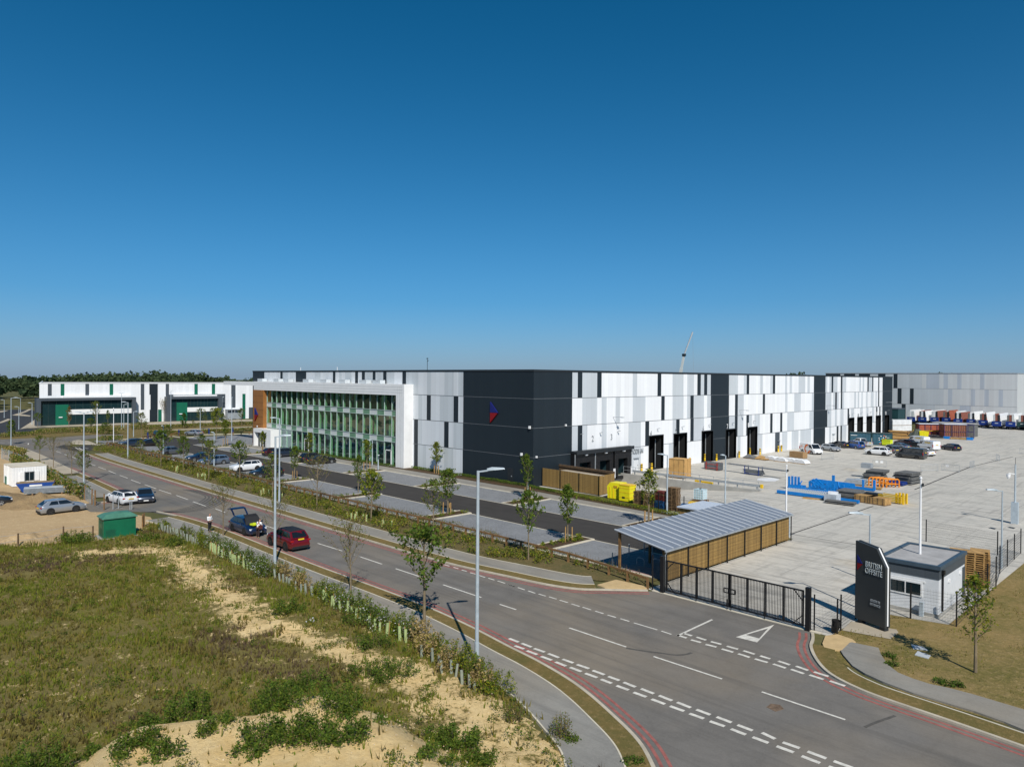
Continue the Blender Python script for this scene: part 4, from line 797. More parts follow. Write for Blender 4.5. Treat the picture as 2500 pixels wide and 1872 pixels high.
def make_car(name, kind, paint, label, cat, loc, rz, rim=None, dark_roof=False, group=None, opens=False, sc=1.0):
    K = CAR[kind]; L, W, H = K['L'] * sc, K['W'], K['H']; hw = W / 2
    root = thing(name, label, cat, loc, rz, group)
    gc = 0.17 if kind not in ('suv', 'pickup') else 0.22
    # lower body: stations from tail to nose
    top = sorted([(x * L, z * H) for x, z in K['hood'] + K['tail']])
    def topz(x):
        for (a, b) in zip(top, top[1:]):
            if a[0] <= x <= b[0]: return a[1] + (b[1] - a[1]) * (x - a[0]) / max(1e-6, b[0] - a[0])
        return top[0][1] if x < top[0][0] else top[-1][1]
    xs = sorted(set([t[0] for t in top] + [L * q for q in (-.40, -.30, -.15, 0, .12, .32, .45)]))
    mb = MB(); n = 9; prev = None
    for i, x in enumerate(xs):
        e = abs(x) / (L / 2); tp = topz(x)
        wk = hw * (1.0 - 0.16 * max(0, (e - 0.72) / 0.28) ** 2)
        zb = gc + (0.10 if e > 0.97 else 0.0)
        zt = max(tp, zb + 0.12)
        ring = [(wk * .80, zb), (wk * .965, zb + .06), (wk, zb + (zt - zb) * .45), (wk * .985, zb + (zt - zb) * .72), (wk * .945, zt - .04), (wk * .86, zt), (wk * .45, zt + .025), (0, zt + .035)]
        pts = [(x, -y, z) for y, z in ring] + [(x, y, z) for y, z in ring[-2::-1]]
        o = len(mb.v); mb.v += pts; m_ = len(pts)
        if prev is not None:
            for j in range(m_ - 1):
                mb.f.append((prev + j, prev + j + 1, o + j + 1, o + j)); mb.m.append(0)
            mb.f.append((prev + m_ - 1, prev, o, o + m_ - 1)); mb.m.append(1)
        prev = o
        if i == 0: mb.f.append(tuple(range(o + m_ - 1, o - 1, -1))[::-1]); mb.m.append(0)
    mb.f.append(tuple(range(prev + m_ - 1, prev - 1, -1))); mb.m.append(0)
    # glasshouse in paint
    zb = K['hood'][-1][1] * H - 0.01; zr = H
    bx = [K['tb'] * L, K['rr'] * L, K['rf'] * L, K['sb'] * L]
    by, ry = hw * .90, hw * .70
    if kind == 'van': ry = hw * .84; by = hw * .97
    gv = [(bx[0], by * .95, zb), (bx[3], by * .93, zb), (bx[2], ry, zr - .03), (bx[1], ry, zr - .05)]
    mid = (bx[1] + bx[2]) / 2
    roofm = 2 if dark_roof else 0
    Lf = [(x, y, z) for x, y, z in gv]; Rf = [(x, -y, z) for x, y, z in gv]
    o = len(mb.v); mb.v += Lf + Rf + [(mid, ry * .96, zr - .005), (mid, -ry * .96, zr - .005), (bx[2], 0, zr), (bx[1], 0, zr - .02), (mid, 0, zr + .02)]
    q = lambda *a: tuple(o + i for i in a)
    for fc, m_ in ((q(0, 3, 8, 2, 1), 0), (q(5, 6, 9, 7, 4), 0), (q(1, 2, 10, 6, 5), 0), (q(0, 4, 7, 11, 3), 0), (q(3, 11, 12, 8), roofm), (q(11, 7, 9, 12), roofm), (q(8, 12, 10, 2), roofm), (q(12, 9, 6, 10), roofm)):
        mb.f.append(fc); mb.m.append(m_)
    body = mb.build('body', [paint, TRIM, TRIM], root)
    for p in body.data.polygons: p.use_smooth = len(p.vertices) == 4 and p.index < (len(xs) - 1) * 15
    bv = body.modifiers.new('bevel', 'BEVEL'); bv.width = 0.03; bv.segments = 2; bv.limit_method = 'ANGLE'; bv.angle_limit = RD(28)
    # windows
    def lerp(a, b, t): return Vector(a) + (Vector(b) - Vector(a)) * t
    def pane(nm, a, b, c, d, i0, i1, j0, j1, off, smp=None):
        nrm = (Vector(b) - Vector(a)).cross(Vector(d) - Vector(a)).normalized() * off
        pt = lambda i, j: lerp(lerp(a, b, i), lerp(d, c, i), j) + nrm
        MB().face([pt(i0, j0), pt(i1, j0), pt(i1, j1), pt(i0, j1)]).build(nm, GLASS_CAR, root)
    sides = (1, -1)
    for s in sides:
        P = [(x, y * s, z) for x, y, z in gv]; of = 0.012 * (-s)
        A, B, Cc, D = P[0], P[1], P[2], P[3]
        if kind == 'van':
            pane('side_window', A, B, Cc, D, .76, .955, .16, .80, of)
        elif kind == 'pickup':
            pane('side_window', A, B, Cc, D, .52, .93, .10, .86, of); pane('side_window', A, B, Cc, D, .09, .47, .10, .86, of)
        else:
            pane('side_window', A, B, Cc, D, .53, .95, .07, .87, of); pane('side_window', A, B, Cc, D, .20 if kind != 'saloon' else .14, .50, .09, .87, of)
            if kind in ('estate', 'suv', 'mpv'): pane('side_window', A, B, Cc, D, .055, .18, .18, .84, of)
    pane('windscreen', gv[1], (gv[1][0], -gv[1][1], gv[1][2]), (gv[2][0], -gv[2][1], gv[2][2]), gv[2], .05, .95, .06, .93, -0.012)
    if kind != 'van':
        pane('rear_window', gv[0], (gv[0][0], -gv[0][1], gv[0][2]), (gv[3][0], -gv[3][1], gv[3][2]), gv[3], .09, .91, .12, .90, 0.012)
    # wheels with arches
    r = K['r']; fx = L * .5 - L * (.5 - K['wb'][0]) ; rx = fx - K['wb'][1] * L
    for wx in (fx, rx):
        for s in (1, -1):
            y = s * (hw - .10)
            a = MB(); a.cyl((wx, s * (hw - .20), r + .03), (wx, s * (hw + .006), r + .03), r + .065, n=18)
            arch = a.build('wheel_arch', TRIM, root)
            wm = MB(); wm.cyl((wx, s * (hw - .22), r), (wx, s * (hw + .022), r), r, n=20)
            wl = wm.build('wheel', M['rubber'], root)
            rm = MB(); yo = s * (hw + .026)
            rm.cyl((wx, s * (hw - .02), r), (wx, yo, r), r * .24, n=10)
            for k in range(5):
                t = 2 * math.pi * k / 5 + .3
                rm.bar((wx + .1 * r * math.cos(t), yo - s * .012, r + .1 * r * math.sin(t)), (wx + .66 * r * math.cos(t), yo - s * .012, r + .66 * r * math.sin(t)), .02, r * .26)
            for k in range(20):
                t0, t1 = 2 * math.pi * k / 20, 2 * math.pi * (k + 1) / 20
                rm.bar((wx + .68 * r * math.cos(t0), yo - s * .006, r + .68 * r * math.sin(t0)), (wx + .68 * r * math.cos(t1), yo - s * .006, r + .68 * r * math.sin(t1)), .012, r * .09)
            rm.build('rim', rim or RIM, wl)
    # lights, bumpers, plates, mirrors
    nz = topz(L * .485)
    for s in (1, -1):
        MB().box((L * .472, s * hw * .70, nz - .06), (.16, hw * .34, .12), rz=-s * .35).build('headlight', HEADL, root)
        tz = topz(-L * .47) - .13
        if kind == 'van': tz = H * .52
        MB().box((-L * .487, s * hw * (.80 if kind != 'van' else .90), tz), (.09, hw * .28 if kind != 'van' else .14, .13 if kind != 'van' else .55)).build('tail_light', TAILL, root)
        mb2 = MB(); mb2.box((K['sb'] * L - .28, s * (hw + .06), zb + .10), (.14, .20, .14)); mb2.build('mirror', paint if kind != 'van' else TRIM, root)
    MB().box((L * .497, 0, gc + .18), (.06, W * .62, .20)).build('grille', TRIM, root)
    MB().box((-L * .494, 0, gc + .13), (.06, W * .80, .22)).build('bumper', TRIM, root)
    fp = MB().box((L * .512, 0, gc + .24), (.02, .50, .11)).build('number_plate', PLW, root)
    rp = MB().box((-L * .510, 0, .62 * H if kind in ('suv', 'van') else .50 * H), (.03, .52, .12)).build('number_plate', PLY, root)
    if kind == 'pickup':
        b = MB(); b.span(-L * .47, K['tb'] * L - .05, -hw * .78, hw * .78, zb + .005, zb + .05); b.build('load_bed', TRIM, root)
        b = MB(); b.bar((K['tb'] * L - .1, -hw * .8, zb + .1), (K['tb'] * L - .1, -hw * .62, zr - .1), .06, .06); b.bar((K['tb'] * L - .1, hw * .8, zb + .1), (K['tb'] * L - .1, hw * .62, zr - .1), .06, .06); b.bar((K['tb'] * L - .1, -hw * .62, zr - .1), (K['tb'] * L - .1, hw * .62, zr - .1), .06, .06); b.build('roll_bar', M['steel'], root)
    if kind == 'van':
        MB().bar((-L * .05, hw * 1.0, H * .36), (-L * .42, hw * 1.0, H * .36), .03, .03).build('door_rail', TRIM, root)
        MB().bar((-L * .05, -hw * 1.0, H * .36), (-L * .42, -hw * 1.0, H * .36), .03, .03).build('door_rail', TRIM, root)
    return root
def by_wheels(kind, rear, front, away=None, snap=None):
    """centre and heading from the ground points of the two wheels on the side turned to the camera"""
    K = CAR[kind]; a, b = Vector(rear), Vector(front); d = (b - a).normalized()
    if snap is not None: d = Vector((math.cos(RD(snap)), math.sin(RD(snap))))
    m_ = (a + b) / 2; n_ = Vector((-d.y, d.x)); to = Vector((66.06, -68.5)) - m_
    if n_.dot(to) > 0: n_ = -n_
    return (m_.x + n_.x * (K['W'] / 2 - .1), m_.y + n_.y * (K['W'] / 2 - .1)), math.atan2(d.y, d.x)
WHITE = carpaint('white_car_paint', (0.74, 0.75, 0.76), 0.0); SILVER = carpaint('silver_car_paint', (0.36, 0.385, 0.42), 0.5); BLACK = carpaint('black_car_paint', (0.012, 0.014, 0.018), 0.2); NAVY = carpaint('navy_car_paint', (0.012, 0.020, 0.045), 0.3)
INK = carpaint('inky_blue_car_paint', (0.020, 0.033, 0.060), 0.3); GREY = carpaint('grey_car_paint', (0.10, 0.11, 0.125), 0.4); STEELB = carpaint('steel_blue_car_paint', (0.16, 0.205, 0.27), 0.5); RED = carpaint('crimson_car_paint', (0.20, 0.006, 0.014), 0.4)
EBLUE = carpaint('electric_blue_car_paint', (0.006, 0.028, 0.095), 0.4); MBLUE = carpaint('mid_blue_car_paint', (0.010, 0.085, 0.33), 0.3); MAROON = carpaint('maroon_car_paint', (0.045, 0.010, 0.014), 0.3); CHAR = carpaint('charcoal_car_paint', (0.030, 0.033, 0.036), 0.2); PGREY = carpaint('pale_grey_car_paint', (0.52, 0.54, 0.55), 0.3)

def car_at(name, kind, paint, label, xy, deg, **kw): return make_car(name, kind, paint, label, kw.pop('cat', 'car'), xy, RD(deg), **kw)
def car_w(name, kind, paint, label, rear, front, snap=None, **kw):
    xy, a = by_wheels(kind, rear, front, snap=snap); return make_car(name, kind, paint, label, kw.pop('cat', 'car'), xy, a, **kw)
RG, CG, YG = 'cars on the access road and site', 'cars in the office car park', 'vehicles parked in the service yard'
car_at('estate_car', 'estate', WHITE, 'white estate car with black roof and red tail lights at the site entrance', (-22.92,-43.54), 188, group=RG, rim=RIMD, dark_roof=True)
car_at('coupe_car', 'saloon', INK, 'dark blue-black coupe standing beside the white estate, white number plate showing', (-22.58,-41.17), -14, group=RG, rim=RIMD)
car_w('hatchback_car', 'hatch', SILVER, 'silver hatchback with dark wheels parked on bare sandy ground', (-20.06,-51.07), (-20.27,-48.54), group=RG, rim=RIMD)
car_w('black_car', 'hatch', BLACK, 'black car on the sand beyond the silver hatchback, its nose showing', (-29.88,-56.00), (-29.53,-53.73), group=RG)
blue = car_w('electric_car', 'hatch', EBLUE, 'deep blue electric car with bonnet and tailgate both raised, at the kerb', (0.20,-40.50), (2.81,-40.48), snap=0, group=RG, rim=RIMD, sc=1.08)
car_w('suv_car', 'suv', RED, 'shiny crimson sport utility car with yellow rear plate, parked at the kerb', (10.60,-40.42), (7.90,-40.51), snap=180, group=RG, rim=RIMD, dark_roof=True)
car_w('dark_car', 'suv', INK, 'dark slate-blue car in the end bay nearest the car park entrance', (-90.83,-22.37), (-90.83,-22.37), snap=-90, group=CG)
car_w('dark_saloon', 'saloon', BLACK, 'black saloon parked just past the slate-blue car', (-90.82,-19.28), (-90.82,-19.28), snap=-90, group=CG)
car_at('grey_hatchback', 'hatch', GREY, 'mid-grey hatchback with its tail to the roadside hedge', ((-70.97,-22.28)[0] - 0.9, -21.3), 90, group=CG, rim=RIMD)
car_at('navy_car', 'saloon', NAVY, 'navy car with bright headlight between the grey hatchback and steel-blue estate', ((-57.55,-22.89)[0] - 0.9, -21.2), -90, group=CG)
car_at('blue_estate', 'estate', STEELB, 'steel-blue estate car with pale alloy wheels, nose to the hedge', ((-51.13,-23.26)[0] - 0.8, -21.6), -90, group=CG)
car_at('white_suv', 'suv', WHITE, 'white off-roader with black roof nose-in to the hedge', ((-39.78,-22.91)[0] - 0.8, -21.2), -90, group=CG, rim=RIMD, dark_roof=True)
car_at('black_suv', 'suv', BLACK, 'glossy black sport utility car with silver wheels beside the white off-roader', ((-31.19,-23.64)[0] - 0.8, -22.0), -90, group=CG)
car_at('parked_car', 'suv', NAVY, 'dark hatchback at the far end of the car park', (-110.41,-10.90), 0, group=CG, sc=0.95)
car_at('silver_saloon', 'saloon', SILVER, 'silver-grey saloon backed against the far hedge of the car park', (-112.32,-2.42), 200, group=CG)
car_at('maroon_car', 'hatch', MAROON, 'dark maroon hatchback in the bay nearest the office porch', ((-53.98,-8.60)[0] - 4.3, -8.0), 90, group=CG)
car_at('office_suv', 'suv', INK, 'dark blue sport utility car next to the maroon hatchback by the office', ((-53.98,-8.60)[0] - 0.9, -7.7), 90, group=CG)
car_at('office_black_suv', 'suv', BLACK, 'tall black car behind the low black coupe at the office glazing', ((-40.61,-9.81)[0] - 3.5, -8.0), 90, group=CG)
car_at('low_coupe', 'saloon', BLACK, 'low black coupe with chrome window line in front of the glazing', ((-40.61,-9.81)[0] - 0.9, -7.9), 90, group=CG)
# yard
van = car_w('delivery_van', 'van', WHITE, 'white delivery van with a big orange ring graphic on its side', (3.18,73.73), (8.28,70.45), group=YG, cat='van')
car_w('silver_hatchback', 'hatch', SILVER, 'silver hatchback right behind the white van with the orange graphic', (4.58,81.51), (7.96,79.74), group=YG)
car_w('black_hatchback', 'saloon', BLACK, 'black saloon between the silver hatchback and the mid-blue people carrier', (2.36,91.82), (6.28,88.36), snap=155, group=YG)
car_w('blue_mpv', 'mpv', MBLUE, 'mid-blue people carrier in front of the pale grey pickup', (8.78,89.53), (6.08,90.90), group=YG)
car_w('pickup_truck', 'pickup', PGREY, 'pale grey double-cab pickup by the teal container', (8.08,96.33), (4.38,98.23), group=YG, cat='pickup truck')
car_w('compact_suv', 'suv', WHITE, 'white sport utility car with black wheels in the yard', (17.51,79.55), (14.79,79.64), group=YG, rim=RIMD)
car_w('grey_suv', 'hatch', GREY, 'dark grey hatchback behind the white yard sport utility car', (17.24,85.42), (14.25,88.09), group=YG)
car_w('slate_car', 'saloon', STEELB, 'slate-blue saloon behind the charcoal van and the grey hatchback', (15.67,95.42), (13.17,96.36), group=YG)
car_w('dark_hatchback', 'hatch', BLACK, 'black hatchback between the charcoal van and the two white vans', (17.48,100.52), (14.88,101.45), group=YG)
car_w('panel_van', 'van', CHAR, 'charcoal panel van with dark wheels in the yard', (23.93,78.07), (20.63,78.45), group=YG, cat='van', rim=RIMD)
car_w('white_saloon', 'saloon', WHITE, 'white car mostly hidden behind the charcoal van', (23.45,84.91), (20.20,86.69), group=YG)
vA = car_w('white_van', 'van', WHITE, 'white van with an amber strip, the farther of the two white vans', (15.74,109.91), (11.63,112.21), group=YG, cat='van')
vB = car_w('nearer_white_van', 'van', WHITE, 'white van with an amber strip, overlapping the farther white van', (20.83,98.13), (16.93,100.85), group=YG, cat='van')
car_w('indigo_hatchback', 'hatch', NAVY, 'very dark blue hatchback on its own past the white vans', (23.64,101.47), (21.38,103.20), group=YG)
car_w('brown_estate', 'estate', MAROON, 'dark brown estate tucked between the teal container and the vans', (13.56,106.21), (10.96,107.50), group=YG)
for v in (vA, vB):
    MB().box((-1.0, 1.0, 1.62), (1.5, 0.02, 0.20)).build('amber_strip', M['yellow'], v)
# ring graphic on the delivery van (on the side turned to the camera: local -y)
def ring(mb, cx, cz, r0, r1, a0, a1, y):
    n = 20
    for i in range(n):
        t0, t1 = RD(a0 + (a1 - a0) * i / n), RD(a0 + (a1 - a0) * (i + 1) / n)
        mb.face([(cx + r0 * math.cos(t0), y, cz + r0 * math.sin(t0)), (cx + r1 * math.cos(t0), y, cz + r1 * math.sin(t0)), (cx + r1 * math.cos(t1), y, cz + r1 * math.sin(t1)), (cx + r0 * math.cos(t1), y, cz + r0 * math.sin(t1))])
k = MB(); ring(k, 0.15, 1.02, 0.55, 0.86, 75, 250, -1.02); ring(k, 0.45, 1.0, 0.5, 0.86, 270, 340, -1.02); k.build('ring_graphic', M['orangelogo'], van)
k = MB(); ring(k, -1.75, 1.28, 0.17, 0.27, -50, 230, -1.02); k.build('small_ring_graphic', M['orangelogo'], van)
# the electric car's raised bonnet and tailgate
L_ = 4.25 * 1.08
for ob in list(bpy.data.objects):
    if ob.parent == blue and ob.name.startswith('rear_window'): bpy.data.objects.remove(ob)
bn = MB(); a0, b0 = (0.27 * L_, 0.98), (0.05 * L_, 1.62)
pr = [(0.27 * L_, 0.97), (0.235 * L_, 1.30), (0.175 * L_, 1.58), (0.09 * L_, 1.76)]
for i in range(3):
    for th_, mm in ((0.0, 0), (-0.04, 1)):
        (xa, za), (xb, zb) = pr[i], pr[i + 1]; wa, wb_ = 0.74 - .05 * i, 0.74 - .05 * (i + 1)
        bn.face([(xa - th_, -wa, za + th_), (xa - th_, wa, za + th_), (xb - th_, wb_, zb + th_), (xb - th_, -wb_, zb + th_)], 1 - mm if th_ else 0)
bn2 = bn.build('bonnet', [TRIM, EBLUE], blue)
MB().span(0.27 * L_, 0.44 * L_, -0.55, 0.55, 0.96, 0.99).build('front_luggage_bay', TRIM, blue)
tg = MB(); pr = [(-0.33 * L_, 1.42), (-0.40 * L_, 1.70), (-0.47 * L_, 1.92), (-0.56 * L_, 1.98), (-0.62 * L_, 1.86)]
for i in range(4):
    (xa, za), (xb, zb) = pr[i], pr[i + 1]
    if i < 2:
        for s in (-1, 1): tg.face([(xa, s * .58, za), (xa, s * .72, za), (xb, s * .72, zb), (xb, s * .58, zb)])
    else: tg.face([(xa, -.74, za), (xa, .74, za), (xb, .74, zb), (xb, -.74, zb)])
tgo = tg.build('tailgate', EBLUE, blue); so_ = tgo.modifiers.new('thick', 'SOLIDIFY'); so_.thickness = 0.06
tag(blue, cat='car')
bag = thing('yellow_bag', 'bright yellow bag lying in the open front of the blue electric car', 'bag', (0, 0, 0))
bp = blue.location; bag.location = (bp.x + 0.40 * L_, bp.y - 0.28, 0.99)
k = MB(); k.box((0, 0, 0.07), (0.55, 0.38, 0.14), rz=.2); k.box((0.1, 0.05, 0.16), (0.35, 0.25, 0.10), rz=-.3)
k.build('cloth', M['lime'], bag)

# ------------------------------------------------------------------ street lamps, poles
def lamp(base, h, label, az=90, arm=0.6, double=False, m='pole', r=0.085, group='street lamps', name='street_lamp', cat='street lamp'):
    t = thing(name, label, cat, (base[0], base[1], 0.0), RD(az), group)
    p = MB(); p.cyl((0, 0, 0), (0, 0, 1.3), r * 1.25, r * 1.2, 10); p.cyl((0, 0, 1.3), (0, 0, h), r, r * 0.72, 10); p.build('pole', M[m], t)
    for s in ((1, -1) if double else (1,)):
        a = MB(); a.bar((0, 0, h - .05), (s * arm, 0, h + .04), .07, .07)
        o = a.build('arm', M[m], t)
        k = MB(); k.add([(s * arm * .5, -.05, h), (s * (arm * .5 + .3), -.17, h + .03), (s * (arm + .45), -.12, h + .06), (s * (arm + .45), .12, h + .06), (s * (arm * .5 + .3), .17, h + .03), (s * arm * .5, .05, h),
                         (s * arm * .5, -.04, h + .1), (s * (arm * .5 + .3), -.14, h + .15), (s * (arm + .42), -.09, h + .12), (s * (arm + .42), .09, h + .12), (s * (arm * .5 + .3), .14, h + .15), (s * arm * .5, .04, h + .1)],
                        [(5, 4, 3, 2, 1, 0), (6, 7, 8, 9, 10, 11)] + [(i, (i + 1) % 6, 6 + (i + 1) % 6, 6 + i) for i in range(6)])
        k.build('lamp_head', M['pole'], o)
    return t
lamp((39.40,-44.80),9.87, 'tall grey street lamp beside the footway bend, between the weedy mound and the road', az=60, arm=.9, r=.10)
lamp((14.06,-43.13),9.88, 'tall street lamp at the kerb behind the crimson car', az=60, arm=.7, r=.10)
lamp((-11.23,-30.29),9.69, 'tall street lamp in the roadside bed opposite the blue electric car', az=240, arm=.6, r=.095)
lamp((-69.79,-29.40),9.78, 'street lamp in the roadside bed at the car park entrance end', az=240, arm=.6, r=.09)
lamp((-41.49,-42.90),9.49, 'tall street lamp on the footway opposite the site cabins', az=50, arm=.7, double=True, r=.095)
lamp((-109.62,-39.80),9.68, 'street lamp on the corner verge of the side road', az=60, arm=.8)
lamp((-158.58,-30.10),5.98, 'short street lamp on the far forecourt corner near dark tarmac', az=240)
lamp((-222.01,-23.33),5.97, 'street lamp among beige islands of the far car park', az=240)
lamp((-258.25,-12.54),5.47, 'street lamp behind the far car park beside the wood', az=240)
lamp((-178.52,-23.51),6.26, 'street lamp at the dark end of the white industrial unit', az=240)
lamp((-142.67,-9.99),9.68, 'street lamp before the first dark office bay of the white unit', az=60, double=True, arm=.3)
lamp((-147.15,-8.17),6.49, 'thin lamp in front of the first dark bay near its slate edge', az=60, arm=.3)
lamp((-139.57,1.47),10.27, 'street lamp before the second dark office bay of the white unit', az=60, arm=.3)
lamp((-115.91,-14.91),5.95, 'short lamp by the red site boards near the hedge', az=60, arm=.4)
lamp((-124.68,3.74),5.99, 'slim lamp standing behind the silver-grey saloon', az=60, arm=.2)
lamp((-92.20,-1.64),9.62, 'tall car park lamp between the end islands and the bronze wall', az=150, arm=.2)
lamp((-67.91,-24.18),5.57, 'car park lamp leaning over the grey hatchback', az=-30, arm=.7)
lamp((-49.44,-22.55),5.37, 'car park lamp in front of the steel-blue estate', az=200, arm=.2)
lamp((-170.18,28.07),7.47, 'thin pole at the slate edge of the second dark bay', az=60, arm=.15)
lamp((-33.68,-3.04),4.12, 'low path lamp by the office glazing near the white portal', az=240, arm=.35)
lamp((-27.79,-5.82),2.37, 'short grey lamp post in the planted island by the portal', az=-30, arm=.35)
lamp((5.50,-6.60),2.21, 'short lamp in the island beside the dark corner wall', az=-30, arm=.45)
lamp((22.98,-3.11),6.38, 'lamp post in the low hedge by the tall pallet stack', az=200, arm=.6)
lamp((23.84,7.65),5.64, 'lamp post behind the seamed roof of the cycle shelter', az=200, arm=.15)
lamp((49.85,-21.38),6.19, 'lamp post behind the dark totem sign', az=225, arm=.9, r=.07)
lamp((53.03,-2.49),6.05, 'lamp post at the mesh fence near the pale pallet stacks', az=225, arm=.8, r=.07)
def flagpole(base, h, label, box=False):
    t = thing('flagpole', label, 'flagpole', (base[0], base[1], 0), 0, 'white flagpoles')
    MB().cyl((0, 0, 0), (0, 0, h), .09, .055, 10).build('pole', M['whitepole'], t)
    MB().cyl((0, 0, h), (0, 0, h + .12), .09, .04, 10).build('finial', M['whitepole'], t)
    MB().box((.14, -.05, h - .4), (.10, .10, .2)).build('pulley', M['dark'], t)
    if box:
        MB().box((0, 0, .95), (.55, .45, 1.9)).build('base_cabinet', M['pole'], t)
flagpole((-104.09,-25.53),8.25, 'white flagpole on the entrance island beside a dark bollard')
flagpole((-101.19,-23.15),7.51, 'white flagpole in the island shrubs beside the dark slatted totem')
flagpole((36.53,-4.05),6.56, 'white pole rising from a grey cabinet at the end of the cycle shelter', True)
flagpole((51.24,-16.32),8.09, 'white flagpole standing behind the flat-roofed kiosk')
b, h = (49.80,19.39),6.08
t = thing('camera_mast', 'grey camera mast with a white dome camera and base cabinet at the yard edge', 'camera mast', (b[0], b[1], 0))
MB().cyl((0, 0, 0), (0, 0, h), .11, .07, 10).build('pole', M['pole'], t); MB().box((0, 0, 1.1), (.6, .5, 2.2)).build('base_cabinet', M['pole'], t)
k = MB(); k.bar((0, 0, h - 1.0), (-.5, -.5, h - .9), .06, .06); o = k.build('bracket', M['whitepole'], t)
k = MB(); k.cyl((-.5, -.5, h - 1.0), (-.5, -.5, h - 1.3), .2, .17, 12); k.cyl((-.5, -.5, h - 1.3), (-.5, -.5, h - 1.5), .16, .06, 12, ); k.build('dome_camera', M['whitepole'], o)
MB().cyl((0, 0, h), (0, 0, h + .7), .02, n=5).build('aerial', M['dark'], t)

# ------------------------------------------------------------------ gate, fences
GYY = -27.3; gx0, gx1 = 38.62, 48.55; GH = 2.3
gt = thing('yard_gate', 'wide black double-leaf steel gate of upright bars, closed across the yard entrance', 'gate', (gx0, GYY, 0))
span = gx1 - gx0; hwid = span / 2
for nm, x in (('gate_post', 0.0), ('gate_post', span)):
    MB().box((x, 0, 1.26), (.26, .26, 2.52)).build(nm, M['black'], gt)
for s in (0, 1):
    x0 = .30 if s == 0 else hwid + .03; x1 = hwid - .03 if s == 0 else span - .30
    k = MB()
    for z in (.25, GH - .04): k.span(x0, x1, -.04, .04, z - .04, z + .04)
    for i in range(5):
        x = x0 + (x1 - x0) * i / 4; w_ = .05
        k.span(x - w_, x + w_, -.035, .035, .2, GH)
    for i in range(49):
        x = x0 + (x1 - x0) * i / 48; k.span(x - .014, x + .014, -.014, .014, .25, GH - .04)
    e = x0 if s == 0 else x1; sg_ = 1 if s == 0 else -1
    k.bar((e, 0, GH - .65), (e + sg_ * .55, 0, GH - .08), .05, .05); k.bar((e, 0, .85), (e + sg_ * .55, 0, .28), .05, .05)
    lf = k.build('gate_leaf', M['black'], gt)
    lx = x1 - .18 if s == 0 else x0 + .18; k = MB()
    for a, b_ in (((lx - .17, 1.1), (lx + .17, 1.1)), ((lx - .17, 1.36), (lx + .17, 1.36)), ((lx - .17, 1.1), (lx - .17, 1.36)), ((lx + .17, 1.1), (lx + .17, 1.36))):
        k.bar((a[0], -.05, a[1]), (b_[0], -.05, b_[1]), .06, .06)
    k.build('lock_box', M['black'], lf)
    for x in (x0 + (x1 - x0) * .5, x1 - .1 if s == 0 else x0 + .1):
        MB().span(x - .02, x + .02, -.08, -.04, .02, .7).build('drop_bolt', M['black'], lf)
def mesh_fence(pts, label, h=2.0, vs=.08, hs=.2, step=2.5, m='black', name='mesh_fence', posts=True, group=None, wire=.0045, ends=True):
    t = thing(name, label, 'fence', (pts[0][0], pts[0][1], 0), 0, group); ox, oy = pts[0]
    k = MB(); done = set()
    for (a, b) in zip(pts, pts[1:]):
        a, b = Vector(a), Vector(b); L_ = (b - a).length; d = (b - a) / L_
        n = max(1, round(L_ / step))
        for i in range(n + 1):
            p = a + d * (L_ * i / n); key = (round(p.x, 1), round(p.y, 1))
            if posts and key not in done:
                done.add(key); MB().box((p.x - ox, p.y - oy, (h + .12) / 2), (.07, .07, h + .12), rz=math.atan2(d.y, d.x)).build('post', M[m], t)
        nv = int(L_ / vs); ax, ay = a.x - ox, a.y - oy
        for i in range(nv):
            x, y = ax + d.x * vs * i, ay + d.y * vs * i
            k.add([(x - d.x * wire / 2, y - d.y * wire / 2, .05), (x + d.x * wire / 2, y + d.y * wire / 2, .05), (x + d.x * wire / 2, y + d.y * wire / 2, h), (x - d.x * wire / 2, y - d.y * wire / 2, h)], [(0, 1, 2, 3)])
        z = .06
        while z <= h + .01:
            k.bar((ax, ay, z), (ax + d.x * L_, ay + d.y * L_, z), wire * 1.3, wire * 1.8); z += hs
    k.build('mesh_panel', M[m], t); return t
mesh_fence([(51.97,-20.59), (54.32,-20.18)], 'black mesh fence panel run in front of the flat-roofed kiosk', step=2.4)
mesh_fence([(54.32,-20.18), (54.02,-11.49), (53.9, -8.5), (53.3, -4.4), (53.0, 4.5)], 'black mesh fence running back past the kiosk between lawn and yard', step=2.9, wire=.009)
mesh_fence([(51.97,-20.59), (49.68,-23.14)], 'short black mesh fence between the dark totem sign and kiosk', step=2.4)
mesh_fence([(49.68,-23.14), (49.87,-25.92), (50.04,-26.88)], 'black mesh fence return beside the dark totem sign', step=3.4)
mesh_fence([(48.60,-27.19), (48.81,-27.06)], 'narrow black mesh panel beside the gate post nearest the totem', step=1.0)
mesh_fence([(50.04,-26.88), (48.81,-27.06)], 'black mesh pedestrian gate panel between gate post and totem', step=2.0)
mesh_fence([(37.72,-27.18), (38.50,-27.30)], 'narrow black mesh panel joining the gate to the car park rail', step=.9, h=2.3)
mesh_fence([(46.10,3.46), (51.79,2.30)], 'black mesh fence behind the kiosk and pale pallet stacks', step=4.5, h=1.9)
mesh_fence([(59.5, 6.5), (59.0, 24.0)], 'black mesh fence beyond the camera mast', step=3.0)
mesh_fence([(17.3, -1.0), (24.3, -1.9), (33.0, -2.9)], 'black mesh fence in front of the pallets and yellow bins', step=3.0, h=1.9)

